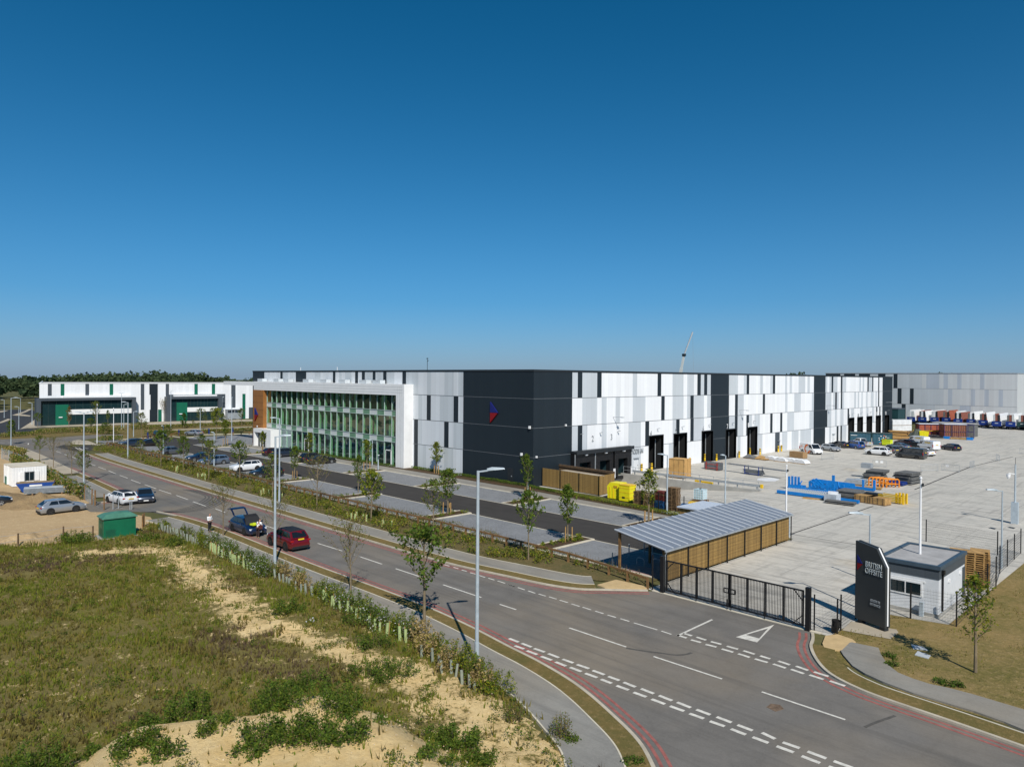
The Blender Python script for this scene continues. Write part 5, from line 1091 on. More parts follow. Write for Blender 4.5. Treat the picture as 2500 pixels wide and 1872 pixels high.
# timber knee rail along the car park
def rail_fence(pts, label, step=2.0, h=.75, name='timber_rail'):
    t = thing(name, label, 'timber rail', (pts[0][0], pts[0][1], 0)); ox, oy = pts[0]; k = MB()
    for (a, b) in zip(pts, pts[1:]):
        a, b = Vector(a), Vector(b); L_ = (b - a).length; d = (b - a) / L_; n = max(1, round(L_ / step))
        for i in range(n + (1 if b == Vector(pts[-1]) else 0)):
            p = a + d * (L_ * i / n); MB().box((p.x - ox, p.y - oy, .36), (.15, .15, .84), rz=.2).build('post', M['timber'], t)
        k.bar((a.x - ox, a.y - oy, .74), (b.x - ox, b.y - oy, .74), .14, .14)
    k.build('rail', M['timber'], t)
rail_fence([(-97.0, -25.5), (-60, -25.6)], 'low brown timber rail along the far end of the roadside hedge', 2.0)
rail_fence([(-60, -25.6), (0, -25.7)], 'low brown timber rail between the roadside bed and parked cars', 2.0)
rail_fence([(0, -25.7), (20, -25.8), (29.0, -26.0), (33.5, -26.6), (37.4, -27.3)], 'low brown timber rail ending beside the yard gate', 1.9)
rail_fence([(-105.5, -16.0), (-110.5, -12.0), (-112.0, -6.0)], 'low timber rail on the island beyond the car park entrance', 1.9)
rail_fence([(-106.0, 2.5), (-104.5, 22.0)], 'low timber rail behind the farthest car park bays', 2.0)
for i, p in enumerate(((-113.99,-5.37), (-110.35,-13.53), (-113.28,1.55), (-113.52,7.60))):
    t = thing('charging_post', ('dark charging post by the silver-grey saloon', 'dark charging post in shrubs near the far hatchback', 'dark charging post on the far kerb past the silver-grey saloon', 'dark charging post on the far kerb near the bronze wall')[i], 'charging post', (p[0], p[1], 0), 0, 'charging posts on the far kerb')
    MB().box((0, 0, .7), (.3, .25, 1.4)).build('body', M['deepblue'], t); MB().box((.14, 0, 1.15), (.06, .16, .2)).build('panel', M['dark'], t)

# ------------------------------------------------------------------ totem sign and kiosk
sb_ = (49.9, -23.45); sd = Vector((51.55,-23.95)) - Vector((49.88,-23.32)); sa = math.atan2(sd.y, sd.x); sw_ = 2.05
ts = thing('totem_sign', 'tall dark slant-topped totem sign with white edge and company name', 'sign', (sb_[0] , sb_[1], 0), sa)
prof = [(0, .25), (sw_, .25), (sw_, 3.72), (sw_ - .62, 4.72), (0, 4.90)]
def slabp(mb, prof, y0, y1, m=0):
    n = len(prof); mb.add([(x, y0, z) for x, z in prof] + [(x, y1, z) for x, z in prof], [tuple(range(n)), tuple(range(2 * n - 1, n - 1, -1))] + [(i, n + i, n + (i + 1) % n, (i + 1) % n) for i in range(n)], m)
k = MB(); slabp(k, prof, -.21, -.05); slabp(k, prof, .05, .21); k.build('board', mat('totem_dark_face', (0.040, 0.044, 0.045), 0.4, var=0.12, scale=0.7), ts)
k = MB(); slabp(k, [(sw_ - .3, .35), (sw_ + .02, .35), (sw_ + .02, 3.72), (sw_ - .60, 4.74), (sw_ - .80, 4.65)], -.05, .05); k.build('white_edge', M['whitepole'], ts)
k = MB(); k.span(.15, .45, -.16, .16, 0, .25); k.span(sw_ - .4, sw_ - .05, -.16, .16, 0, .25); k.span(.05, .6, -.25, .25, 0, .04); k.span(sw_ - .6, sw_ + .05, -.25, .25, 0, .04); k.build('foot', M['dark'], ts)
PT = lambda s, z, o: (s, -.21 - o * .12, z)
emblem(ts, PT, .32, 3.62, .92, .36)
bpy.context.view_layer.update()
MT = Matrix.Translation((sb_[0], sb_[1], 0)) @ Matrix.Rotation(sa, 4, 'Z')
for body, z, sz, xx, m_ in (('BRITISH', 3.66, .46, 1.27, 'spandrel_grey'), ('OFFSITE', 3.28, .46, 1.27, 'spandrel_grey'), ('GOODS IN', 1.62, .19, 1.40, 'steel'), ('ENTRANCE', 1.40, .19, 1.40, 'steel')):
    text(body, sz, M[m_], ts, MT @ frame((xx, -.235, z), (1, 0, 0), (0, 0, 1)), ext=.012, bold=.006, sx=.66)
kx0, kx1, ky0, ky1 = 49.75, 53.15, -19.35, -13.6; KH = 3.15
kk = thing('gate_kiosk', 'small flat-roofed gatehouse with white boarding, slate top band and sliding window', 'kiosk', (kx0, ky0, 0)); W_, D_ = kx1 - kx0, ky1 - ky0
MB().span(0, W_, 0, D_, .25, KH - .78).build('wall', M['greybrick'], kk)
k = MB(); k.span(-.03, W_ + .03, -.03, D_ + .03, KH - .78, KH - .15); k.span(-.02, .38, -.02, .4, .25, KH - .95); k.span(W_ - .4, W_ + .03, D_ - .55, D_ + .03, .25, KH - .95); k.build('slate_band', M['clad_M'], kk)
k = MB(); k.span(-.05, W_ + .05, -.05, D_ + .05, 0, .25); k.build('plinth', M['concrete'], kk)
MB().span(.0, W_, .0, D_, KH - .16, KH - .03).build('roof', M['flatroof'], kk)
k = MB(); k.span(-.12, W_ + .12, -.12, .14, KH - .17, KH + .06); k.span(-.12, W_ + .12, D_ - .14, D_ + .12, KH - .17, KH + .06); k.span(-.12, .14, .14, D_ - .14, KH - .17, KH + .06); k.span(W_ - .14, W_ + .12, .14, D_ - .14, KH - .17, KH + .06); k.build('roof_edge', mat('blue_grey_flashing', (0.055, 0.085, 0.115), 0.45), kk)
k = MB(); k.span(.62, 2.52, -.06, -.01, 1.12, 2.02); w_ = k.build('window', M['white'], kk)
MB().span(.72, 1.52, -.075, -.055, 1.22, 1.92).build('pane', M['darkglass'], w_); MB().span(1.60, 2.42, -.075, -.055, 1.22, 1.92).build('pane', M['darkglass'], w_)
k = MB(); k.span(.50, 2.66, -.04, -.005, 2.02, 2.14); k.build('window_hood', M['white'], kk)
k = MB(); k.cyl((W_ + .08, .55, .35), (W_ + .08, .55, KH - .5), .055, n=8); k.box((W_ + .08, .55, KH - .4), (.22, .26, .24)); k.build('downpipe', M['black'], kk)
k = MB(); k.box((W_ + .05, 2.1, 1.95), (.1, .16, .2)); k.build('wall_light', M['whitepole'], kk); k = MB(); k.box((W_ + .05, 4.6, 2.0), (.1, .16, .2)); k.build('wall_light', M['whitepole'], kk)
MB().box((2.55, -.30, .45), (.22, .22, .9)).build('meter_pillar', M['pole'], kk)

# ------------------------------------------------------------------ cycle shelter with woven screen
sx0, sx1, sy0, sy1 = 33.3, 37.55, -25.4, -5.6
sh_ = thing('cycle_shelter', 'long open timber cycle shelter with blue-grey seamed roof and woven screen', 'shelter', (sx0, sy0, 0)); W_, D_ = sx1 - sx0, sy1 - sy0
zl, zh = 2.62, 3.35
roofp = lambda x, y: (x, y, zh + (zl - zh) * x / W_)
zf = lambda x: 3.15 - 0.72 * x / W_
k = MB(); k.add([(-.1, -.2, zf(-.1)), (W_ + .15, -.2, zf(W_ + .15)), (W_ + .15, D_ + .2, zf(W_ + .15)), (-.1, D_ + .2, zf(-.1)), (-.1, -.2, zf(-.1) + .06), (W_ + .15, -.2, zf(W_ + .15) + .06), (W_ + .15, D_ + .2, zf(W_ + .15) + .06), (-.1, D_ + .2, zf(-.1) + .06)], [(3, 2, 1, 0), (4, 5, 6, 7), (0, 1, 5, 4), (1, 2, 6, 5), (2, 3, 7, 6), (3, 0, 4, 7)])
rf = k.build('roof', M['roofsheet'], sh_); k = MB()
n = 21
for i in range(n + 1):
    y = -.15 + (D_ + .3) * i / n; k.bar((-.1, y, zf(-.1) + .075), (W_ + .15, y, zf(W_ + .15) + .075), .07, .05)
k.build('roof_seam', M['roofrib'], rf)
MB().bar((W_ + .2, -.25, zf(W_) - .06), (W_ + .2, D_ + .25, zf(W_) - .06), .12, .1).build('gutter', M['steel'], sh_)
k = MB(); k.tube([(W_ + .2, -.1, zf(W_) - .1), (W_ + .05, -.05, zf(W_) - .35), (W_ + .05, -.05, .05)], .045, 8); k.build('downpipe', M['steel'], sh_)
for i in range(6):
    y = .15 + (D_ - .3) * i / 5
    MB().box((.15, y, zf(.15) / 2), (.16, .16, zf(.15))).build('post', M['timber'], sh_)
    MB().box((W_ - .2, y, zf(W_ - .2) / 2), (.16, .16, zf(W_ - .2))).build('post', M['timber'], sh_)
k = MB(); k.bar((.15, 0, zf(.15) - .1), (.15, D_, zf(.15) - .1), .12, .2); k.bar((W_ - .2, 0, zf(W_ - .2) - .1), (W_ - .2, D_, zf(W_ - .2) - .1), .12, .2); k.bar((.1, .15, zf(.1) - .08), (W_ - .2, .15, zf(W_ - .2) - .08), .1, .16); k.build('beam', M['timber'], sh_)
MB().span(W_ - .10, W_ - .04, -.05, D_, .18, zf(W_) - .12).build('woven_screen', M['woven'], sh_)
MB().span(.3, W_ - .3, D_ - .1, D_ - .04, .1, zf(W_)).build('end_screen', M['woven'], sh_)
mesh_fence([(37.62, -25.3), (37.62, -5.4)], 'black mesh fence along the woven screen of the cycle shelter', step=2.85, h=2.3, hs=.3, vs=.25)
for i, p in enumerate(((33.77,-23.05), (34.77,-22.29), (34.90,-22.50))):
    t = tag(MB().tube([(-.35, 0, 0), (-.35, 0, .62), (-.22, 0, .76), (.22, 0, .76), (.35, 0, .62), (.35, 0, 0)], .03, 8).build('cycle_stand', M['steel'], None, True, (p[0], p[1], 0)), 'galvanised hoop cycle stand under the open end of the shelter', 'cycle stand', 'hoop cycle stands')
mesh_fence([(32.03,-24.29), (31.15,-20.95), (31.46,-19.28), (32.28,-19.28)], 'low clear mesh guard around the cycle stands', step=1.6, h=.95, m='steel')

# small pale-roofed shelter behind
t = thing('bin_shelter', 'small timber shelter with pale flat roof behind the seamed roof', 'shelter', (28.3, -9.0, 0))
MB().span(-.2, 2.7, -.2, 4.5, 2.2, 2.32).build('roof', mat('pale_blue_roof', (0.52, 0.58, 0.66), 0.5, var=.06), t); MB().span(0, 2.5, 0, 4.3, 0, 2.19).build('wall', M['woven'], t)

# ------------------------------------------------------------------ timber enclosure, bins, pallets by the docks
e0 = (0.22,1.66); e1 = (10.40,1.08); e2 = (9.95,4.66)
t = thing('timber_enclosure', 'tall woven timber enclosure standing against the dark corner wall', 'enclosure', (0, 0, 0))
for (a, b) in ((e0, e1), (e1, e2)):
    d = (Vector(b) - Vector(a)); n = max(1, round(d.length / 3.3))
    k = MB(); k.bar((a[0], a[1], 1.28), (b[0], b[1], 1.28), .08, 2.35); k.build('woven_screen', M['woven'], t)
    for i in range(n + 1):
        p = Vector(a) + d * i / n; MB().box((p.x, p.y - .09, 1.25), (.07, .07, 2.5)).build('post', M['black'], t)
dv = Vector(e2) - Vector(e1)
b0, b1 = Vector(e0) + dv * 1.0, Vector(e2)
k = MB(); k.bar((b0.x, b0.y, 2.5), (b1.x, b1.y, 2.5), .25, .3); k.bar((b0.x, b0.y, 1.3), (b1.x, b1.y, 1.3), .06, 2.2); k.build('back_screen', M['oldtimber'], t)
k = MB(); p0, p1 = Vector(e0) + dv * .15 + Vector((3.2, 0)), Vector(e1) + dv * .15; k.bar((p0.x, p0.y, 2.42), (p1.x, p1.y, 2.42), 1.0, .06); k.build('top_board', M['farpath'], t)
def skip_bin(xy, rz, label):
    t = thing('yellow_bin', label, 'bin', (xy[0], xy[1], 0), rz, 'yellow bins by the docks')
    k = MB(); slabp(k, [(-1.0, .1), (1.0, .1), (1.1, 1.5), (.7, 2.0), (-.7, 2.0), (-1.1, 1.5)], -.75, .75); k.build('body', M['brightyellow'], t)
    k = MB()
    for x in (-.7, -.2, .3, .8): k.span(x - .04, x + .04, -.79, -.75, .2, 1.5)
    k.build('rib', M['yellow'], t); MB().box((.1, -.78, 1.55), (.5, .05, .25)).build('hatch', mat('ochre_lid', (.45, .27, .02), .6), t)
skip_bin((13.24,1.12), .1, 'yellow hopper bin nearest the timber enclosure'); t = thing('yellow_bin', 'boxy yellow bin nearest the dark pallet stack', 'bin', (15.05,0.57), 0, 'yellow bins by the docks'); MB().box((0, 0, 1.0), (1.5, 1.3, 1.8)).build('body', M['brightyellow'], t); MB().box((0, 0, 1.95), (1.56, 1.36, .12)).build('lid', M['yellow'], t)
for z in (.55, 1.1, 1.6): MB().box((0, 0, z), (1.54, 1.34, .06)).build('rib', M['yellow'], t)
MB().box((-.1, -.66, .5), (.4, .02, .2)).build('mark', M['dark'], t)
def pallet_stack(xy, n, m, label, rz=0.1, w=(1.2, 1.0), group='pallet stacks by the docks', hp=.15):
    t = thing('pallet_stack', label, 'pallet stack', (xy[0], xy[1], 0), rz, group)
    for i in range(n):
        k = MB(); z = i * hp; j = rnd.uniform(-.03, .03); q = rnd.uniform(-.03, .03)
        for a in (-.42, 0, .42):
            for b_ in (-.45, 0, .45): k.box((j + b_ * w[0], q + a * w[1] / .95, z + .055), (.10, .09, .075))
        k.box((j, q, z + .112), (w[0], w[1], .036))
        for a in (-.45, 0, .45): k.box((j + a * w[0], q, z + .009), (.12, w[1], .018))
        k.build('pallet', M[m if isinstance(m, str) else m[i % len(m)]], t)
    return t
pallet_stack((17.68,-0.57), 11, 'pallet', 'dark pallet stack right next to the yellow bins'); pallet_stack((19.20,-0.82), 10, 'pallet', 'dark pallet stack half hidden by a young tree', .05)
pallet_stack((20.33,-0.32), 13, ('palletblue', 'palletblue', 'palletblue', 'palletblue', 'palletblue', 'palletblue', 'palletred', 'palletred', 'palletred', 'palletred', 'pallet', 'palletred', 'palletred'), 'pallet stack of blue pallets below and red above', .1)
pallet_stack((21.99,-0.33), 17, 'pallet', 'tallest brown pallet stack beside the lamp post'); pallet_stack((23.26,-0.36), 4, 'pallet', 'low heap of brown pallets next to the tallest stack')
pallet_stack((52.89,-10.03), 17, 'palletpale', 'tall pale pallet stack behind the kiosk end wall', .3, group='pale pallet stacks behind the kiosk'); pallet_stack((52.89,-8.38), 16, 'palletpale', 'pale pallet stack pressed behind the tall one by the mesh fence', .2, group='pale pallet stacks behind the kiosk'); pallet_stack((51.62,-8.62), 15, 'palletpale', 'pale pallet stack whose top peeks over the kiosk roof', .2, group='pale pallet stacks behind the kiosk')
p = (20.89,7.10); t = thing('tank_pallet', 'weathered pallet under the translucent caged liquid tank', 'pallet', (p[0], p[1], 0)); MB().box((0, 0, .09), (1.6, 1.3, .18)).build('deck', M['pallet'], t)
t = thing('liquid_tank', 'translucent pale blue liquid tank in a wire cage on a pallet', 'tank', (p[0], p[1], .18))
MB().box((0, 0, .68), (1.15, .98, 1.2)).build('tank', mat('pale_blue_plastic', (.42, .60, .66), .3, var=.1), t); k = MB()
for z in (.12, .4, .68, .96, 1.24):
    for a, b in (((-.6, -.52), (.6, -.52)), ((.6, -.52), (.6, .52)), ((.6, .52), (-.6, .52)), ((-.6, .52), (-.6, -.52))): k.bar((*a, z), (*b, z), .025, .025)
for a in (-.6, -.3, 0, .3, .6): k.bar((a, -.52, .1), (a, -.52, 1.28), .025, .025); k.bar((.6, a * .86, .1), (.6, a * .86, 1.28), .025, .025)
k.build('cage', M['whitepole'], t); MB().cyl((0, 0, 1.28), (0, 0, 1.36), .12, n=10).build('cap', M['dark'], t)
for i, p in enumerate(((21.32,3.48), (21.16,5.32))):
    t = thing('plastic_pallet', ('blue plastic pallet by the pale flat roof', 'yellow plastic pallet by the pale flat roof')[i], 'pallet', (p[0], p[1], 0)); MB().box((0, 0, .08), (1.2, 1, .14), rz=.3).build('deck', (M['palletblue'], M['yellow'])[i], t)

# retaining wall, handrail and crash barrier of the dock ramp
t = thing('retaining_wall', 'low concrete retaining wall of the sunken loading ramp', 'wall', (0, 19.2, 0))
k = MB(); k.add([(0, 0, -1.25), (22.3, 0, -1.3), (22.3, .3, -1.3), (0, .3, -1.25), (0, 0, .22), (22.3, 0, .18), (22.3, .3, .18), (0, .3, .22)], [(3, 2, 1, 0), (4, 5, 6, 7), (0, 1, 5, 4), (1, 2, 6, 5), (2, 3, 7, 6), (3, 0, 4, 7)]); k.build('wall', M['concrete'], t)
t = thing('ramp_side_wall', 'concrete side wall of the loading ramp behind the timber enclosure', 'wall', (0, 6.0, 0))
k = MB(); k.add([(0, 0, -1.25), (22.2, 0, -1.3), (22.2, .2, -1.3), (0, .2, -1.25), (0, 0, .06), (22.2, 0, .06), (22.2, .2, .06), (0, .2, .06)], [(3, 2, 1, 0), (4, 5, 6, 7), (0, 1, 5, 4), (1, 2, 6, 5), (2, 3, 7, 6), (3, 0, 4, 7)]); k.build('wall', M['concrete'], t)
t = thing('handrail', 'thin galvanised handrail along the loading ramp wall', 'handrail', (0, 19.5, 0)); k = MB()
for z in (.7, 1.25): k.bar((.3, 0, z), (22, 0, z), .045, .045)
k.build('rail', M['steel'], t)
for i in range(11): MB().bar((.3 + i * 2.17, 0, .2), (.3 + i * 2.17, 0, 1.27), .045, .045).build('post', M['steel'], t)
t = thing('crash_barrier', 'grey steel crash barrier behind the ramp handrail', 'barrier', (1.5, 20.2, 0)); k = MB(); k.bar((0, -.05, .70), (20.5, -.05, .70), .05, .14); k.bar((0, -.05, .52), (20.5, -.05, .52), .05, .14); k.bar((0, 0, .61), (20.5, 0, .61), .04, .1); k.build('beam', M['steel'], t)
for i in range(8): MB().box((.3 + i * 2.8, .08, .38), (.12, .12, .76)).build('post', M['steel'], t)
MB().box((20.6, 0, .6), (.3, .3, .5)).build('yellow_end', M['yellow'], t)
t = thing('kerb_rail', 'low yellow wheel stop rail beside the plywood crate', 'kerb rail', (11.72,21.04)); MB().bar((0, 0, .15), (3.0, -.4, .15), .2, .25).build('beam', M['yellow'], t)

# ------------------------------------------------------------------ bollards
def bollard_proto():
    t = thing('bollard', 'x', 'bollard'); MB().cyl((0, 0, 0), (0, 0, 1.25), .16, n=12).build('post', M['yellow'], t)
    MB().cyl((0, 0, .72), (0, 0, .86), .166, n=12).build('band', M['black'], t); MB().cyl((0, 0, 1.02), (0, 0, 1.14), .166, n=12).build('band', M['black'], t); return t
bl = [((0.28,24.22), 'between the handrail end and the goods in door'), ((-0.59,27.13), 'beside the first tall doorway, ramp side'), ((0.89,26.05), 'with the thick cap before the first tall doorway'), ((-0.25,31.89), 'behind the slim lamp by the plywood crate'), ((0.66,37.55), 'behind the plywood crate'), ((-0.97,45.06), 'standing behind the grey barrier stillage'), ((0.42,46.69), 'on the dark wall panel before doorway seven'), ((-1.89,55.13), 'at the far jamb of doorway seven'), ((0.50,54.71), 'between doorways seven and eight'), ((-0.94,61.65), 'in the mouth of doorway eight'), ((0.59,62.76), 'just past doorway eight'), ((0.56,70.62), 'at the slate side door, nearer one'), ((0.31,72.59), 'at the slate side door, by the pale panel')]
pb = bollard_proto(); kb = tree_of(pb)
for i, (p, wd) in enumerate(bl):
    lab = 'yellow bollard with black bands ' + wd
    if i == 0: pb.location = (p[0], p[1], 0); pb['label'] = lab; pb['group'] = 'yellow door bollards'
    else: dup(pb, kb, p, 0, 1.0, lab, 'yellow door bollards')

# ------------------------------------------------------------------ goods in the service yard
def frame_xy(a, b):
    a, b = Vector(a), Vector(b); d = b - a; return d.length, math.atan2(d.y, d.x)
YD = 'materials stored in the yard'
p = (8.03,22.87); t = thing('plywood_crate', 'tall plywood crate standing on a pallet by the ramp handrail', 'crate', (p[0], p[1], 0), .05)
k = MB()
for x in (-1.1, 0, 1.1): k.box((x, 0, .07), (.12, 2.0, .14))
k.build('skid', M['pallet'], t); MB().box((0, 0, 1.5), (2.5, 2.0, 2.7)).build('box', M['palewood'], t); k = MB()
for x in (-1.2, -.4, .4, 1.2): k.box((x, -1.02, 1.5), (.09, .03, 2.7))
for y in (-.95, 0, .95): k.box((1.265, y, 1.5), (.03, .09, 2.7))
k.box((0, -1.02, 2.8), (2.5, .03, .1)); k.build('batten', M['palletpale'], t)
p = (6.59,34.47); t = thing('barrier_rack', 'rack of grey crowd barriers held in a red steel frame', 'rack', (p[0], p[1], 0), -.12); k = MB()
for i in range(9): k.span(-1.55, 1.4, .05 + i * .11, .09 + i * .11, .12, 1.25)
k.build('barrier_bundle', mat('dull_zinc', (.20, .215, .23), .5, .3), t); k = MB()
for x in (-1.1, 1.0): k.bar((x, -.06, 0), (x, -.06, 1.3), .08, .08); k.bar((x, 1.12, 0), (x, 1.12, 1.3), .08, .08)
for z in (.35, .95): k.bar((-1.3, -.06, z), (1.2, -.06, z), .07, .07)
k.build('frame', M['red'], t)
p = (13.69,33.72); t = thing('tube_rack', 'indigo stillage carrying very long grey steel tubes', 'rack', (p[0], p[1], 0), -.16); k = MB()
for x in (-1.2, 1.3):
    for y in (0, .9): k.bar((x, y, 0), (x, y, 1.35), .09, .09)
    k.bar((x, 0, .2), (x, .9, .2), .09, .09)
k.bar((-1.2, 0, .2), (1.3, 0, .2), .08, .08); k.build('frame', M['deepblue'], t); k = MB()
for j in range(4):
    for i in range(5): k.box((.15 + rnd.uniform(-.2, .2), .12 + i * .16, .32 + j * .13), (3.2, .12, .1))
for i in range(4): k.bar((-4.6, .15 + i * .18, 1.28), (5.6, .15 + i * .18, 1.22), .12, .12)
k.build('steel_tube', mat('dull_zinc', (.20, .215, .23), .5, .3), t)
p = (7.86,63.34); t = thing('cardboard_box', 'low brown cardboard box in front of the delivery van', 'box', (p[0], p[1], 0), -.25); MB().box((0, 0, .62), (3.0, 1.3, 1.05)).build('carton', mat('cardboard', (.34, .21, .10), .85), t); MB().box((0, 0, .05), (2.8, 1.2, .1)).build('skid', M['pallet'], t)
for i, (p, wd, mm) in enumerate((((2.56,55.24), 'slate-topped panel on a pallet by doorway eight', 'slab'), ((4.97,54.98), 'flat pale panel lying between the slate panel and white covers', 'palletpale'), ((6.52,55.58), 'white curved cover with dark cut-out, first of the row', 'tarp'), ((8.84,54.76), 'white curved cover, second of the row', 'tarp'), ((10.49,54.98), 'white curved cover before the cardboard box', 'tarp'), ((12.41,54.42), 'white curved cover at the end past the cardboard box', 'tarp'))):
    t = thing('roof_cover', wd, 'cover', (p[0], p[1], 0), -.2, 'covers laid out on the yard'); MB().box((0, 0, .06), (2.1, 1.5, .12)).build('skid', M['palletpale'], t); k = MB()
    if mm == 'tarp':
        pr = [(-1.15, .13), (-.95, .55), (-.55, .78), (0, .66), (.5, .74), (1.0, .5), (1.2, .13)]
        slabp(k, pr, -.75, .75)
        k.build('shell', M[mm], t)
    else:
        k.add([(-1.2, -.8, .13), (1.3, -.8, .13), (1.3, .8, .25), (-1.2, .8, .62), (-1.2, -.8, .2), (1.3, -.8, .2), (1.3, .8, .32), (-1.2, .8, .70)], [(3, 2, 1, 0), (4, 5, 6, 7), (0, 1, 5, 4), (1, 2, 6, 5), (2, 3, 7, 6), (3, 0, 4, 7)]); k.build('panel', M[mm], t)
sp_ = (17.70,31.04); struct(MB().sheet([(sp_[0] + (1.5 + rnd.uniform(-.3, .3)) * math.cos(q * .524), sp_[1] + (2.2 + rnd.uniform(-.5, .5)) * math.sin(q * .524)) for q in range(12)], .022).build('pale_spill_ground', M['tarp']))
# bright blue steelwork laid out in the middle of the yard
def g2(p, z): return (p[0], p[1], z)
BL = 'bright blue steel sections'
def steel(name, label, bars, m='blue', cat='steelwork', grp=BL, part='beam'):
    t = thing(name, label, cat, (bars[0][0][0], bars[0][0][1], 0), 0, grp); o = Vector((bars[0][0][0], bars[0][0][1], 0))
    for (a, b, w_, h_) in bars: MB().bar(Vector(a) - o, Vector(b) - o, w_, h_).build(part, M[m], t)
    return t
A0, A1, B0, B1 = (24.44,19.75), (34.58,19.36), (24.78,22.19), (29.74,22.59)
steel('blue_beam', 'longest blue beam lying along the near edge of the steelwork', [(g2(A0, .28), g2(A1, .28), .36, .36)])
lad = [(g2(B0, .5), g2(B1, .5), .4, .45)]
steel('ladder_frame', 'blue beam with many pale rungs lying like a ladder', lad)
t = bpy.data.objects['ladder_frame']; k = MB()
for i in range(24):
    q = i / 23; a = Vector(B0).lerp(Vector(B1), q); c_ = Vector(A0).lerp(Vector(A1), .08 + q * .52); k.bar((a.x - B0[0], a.y - B0[1], .55), (c_.x - B0[0], c_.y - B0[1], .38), .09, .10)
    if i % 8 == 7 or i == 23: k.build('rung', M['spandrel_grey'], t); k = MB()
for i, (x, y0, y1) in enumerate(((270, 372, 190), (315, 374, 185), (360, 376, 192), (405, 378, 198))):
    b_ = ((23.87,24.35), (24.21,24.55), (24.55,24.76), (24.89,24.96))[i]; h_ = (1.71, 1.77, 1.72, 1.68)[i]
    steel('blue_column', ('upright blue column, next to the white pole', 'upright blue column, second from the white pole', 'upright blue column, third from the white pole', 'upright blue column, farthest from the white pole')[i], [(g2(b_, .0), g2(b_, h_), .22, .22), (g2(b_, h_ * .25), (b_[0] - .35, b_[1] + .2, .1), .14, .14), (g2(b_, .4), (b_[0] + .9, b_[1] + .1, .4), .3, .5)])
C0, C1 = (27.15,26.88), (30.94,27.66)
for i in range(3):
    b_ = ((25.74,26.47), (25.84,27.12), (25.91,27.94))[i]; h_ = (1.07, 1.26, 1.26)[i]; e_ = ((26.94,26.38), (26.88,27.21), (26.87,27.92))[i]
    steel('blue_brace', ('triangular blue brace, lowest of the three', 'triangular blue brace, middle of the three', 'triangular blue brace with an open gap, tallest of the three')[i], [(g2(b_, 0), g2(b_, h_), .24, .24), (g2(b_, h_), g2(e_, .5), .22, .26), (g2(b_, .3), g2(e_, .3), .22, .3)])
dN = (Vector(C1) - Vector(C0)).normalized(); nN = Vector((-dN.y, dN.x))
for i in range(5):
    o_ = nN * (i * .75 - .6); sh2 = (.0, .6, -.4, .3, .9)[i]
    a = Vector(C0) + o_ - dN * sh2; b_ = Vector(C1) + o_ - dN * (sh2 * .3)
    steel('blue_girder', ('blue girder at the near edge of the stacked girders', 'blue girder second in the stack of girders', 'blue girder in the centre of the stack', 'blue girder behind the centre of the stack', 'blue girder at the far edge of the stack')[i], [(g2(a, .45 + .12 * i), g2(b_, .40 + .08 * i), .26, .34)])
D0, D1 = (29.76,31.00), (32.38,30.74)
steel('blue_post_beam', 'blue beam with two short upright posts by the orange hoops', [(g2(D0, .25), g2(D1, .25), .35, .35), (g2(D1, .2), g2(D1, 1.5), .28, .28), (g2(Vector(D0).lerp(Vector(D1), .45), .2), g2(Vector(D0).lerp(Vector(D1), .45), 1.4), .22, .22)])
for i, (b_, h_) in enumerate((((29.46,24.73), 1.3), ((26.80,31.60), 1.5), ((28.71,24.72), 1.0), ((30.10,26.28), 1.1), ((30.41,23.33), 1.1), ((29.92,22.79), .9))):
    steel('blue_stub', ('short blue stub post in the middle of the steelwork', 'short blue stub post behind the stacked girders', 'short blue stub post near the ladder rungs', 'short blue stub post at the girder ends', 'short blue stub post near the white crates', 'short blue stub post beside the white crates')[i], [(g2(b_, 0), g2(b_, h_), .3, .3), ((b_[0] - .4, b_[1], .2), (b_[0] + .4, b_[1], .2), .3, .3)])
def stack(name, label, a, b, dep, n, th_, m, cat='stack', skew=.12, z0=.12, grp=YD):
    L_, an = frame_xy(a, b); t = thing(name, label, cat, (a[0], a[1], 0), an, grp)
    k = MB()
    for x in (L_ * .15, L_ * .5, L_ * .85): k.box((x, dep / 2, z0 / 2), (.12, dep, z0))
    k.build('bearer', M['pallet'], t)
    for i in range(n): MB().box((L_ / 2 + rnd.uniform(-skew, skew), dep / 2 + rnd.uniform(-skew, skew), z0 + th_ * (i + .5)), (L_, dep, th_ * .86), rz=rnd.uniform(-.02, .02)).build('sheet', M[m], t)
    return t
stack('sheet_stack', 'blue-grey steel sheets stacked between the blue steelwork and timber crates', (31.21,21.48), (33.60,21.51), 2.6, 6, .16, 'slab')
stack('flat_bundle', 'low flat bundle of grey sections at the near edge of the steelwork', (31.53,17.01), (34.79,17.18), 1.0, 3, .10, 'slab')
stack('board_stack', 'dark grey board stack with a small grey box on top', (27.30,41.63), (29.68,41.74), 3.0, 9, .15, 'slab', skew=.25)
p = (27.15,45.18); tag(MB().box((0, 0, .35), (1.4, 1.0, .7)).build('grey_box', M['steel'], None, False, (p[0] - .4, p[1] - 1.0, 1.48)), 'small grey box resting on the dark board stack', 'box')
stack('slab_stack', 'grey board stack standing alone past the blue sheeting', (31.53,40.93), (33.79,40.68), 3.2, 11, .14, 'slab', skew=.2)
stack('pale_sheets', 'long pale metal sheets lying behind the blue girders', (27.07,34.85), (29.56,35.50), 2.0, 4, .13, 'steel')
stack('deck_bundle', 'long pale decking bundle ending at the orange hoops', (26.81,38.91), (29.57,38.70), 1.2, 2, .12, 'spandrel_grey')
stack('brown_planks', 'thin brown planks between pale sheets and the blue post beam', (29.00,32.18), (32.64,32.80), 1.2, 1, .15, 'palletpale')
stack('dark_sections', 'dark steel sections behind the timber crates', (31.59,25.88), (34.81,25.51), 1.0, 2, .22, 'dark')
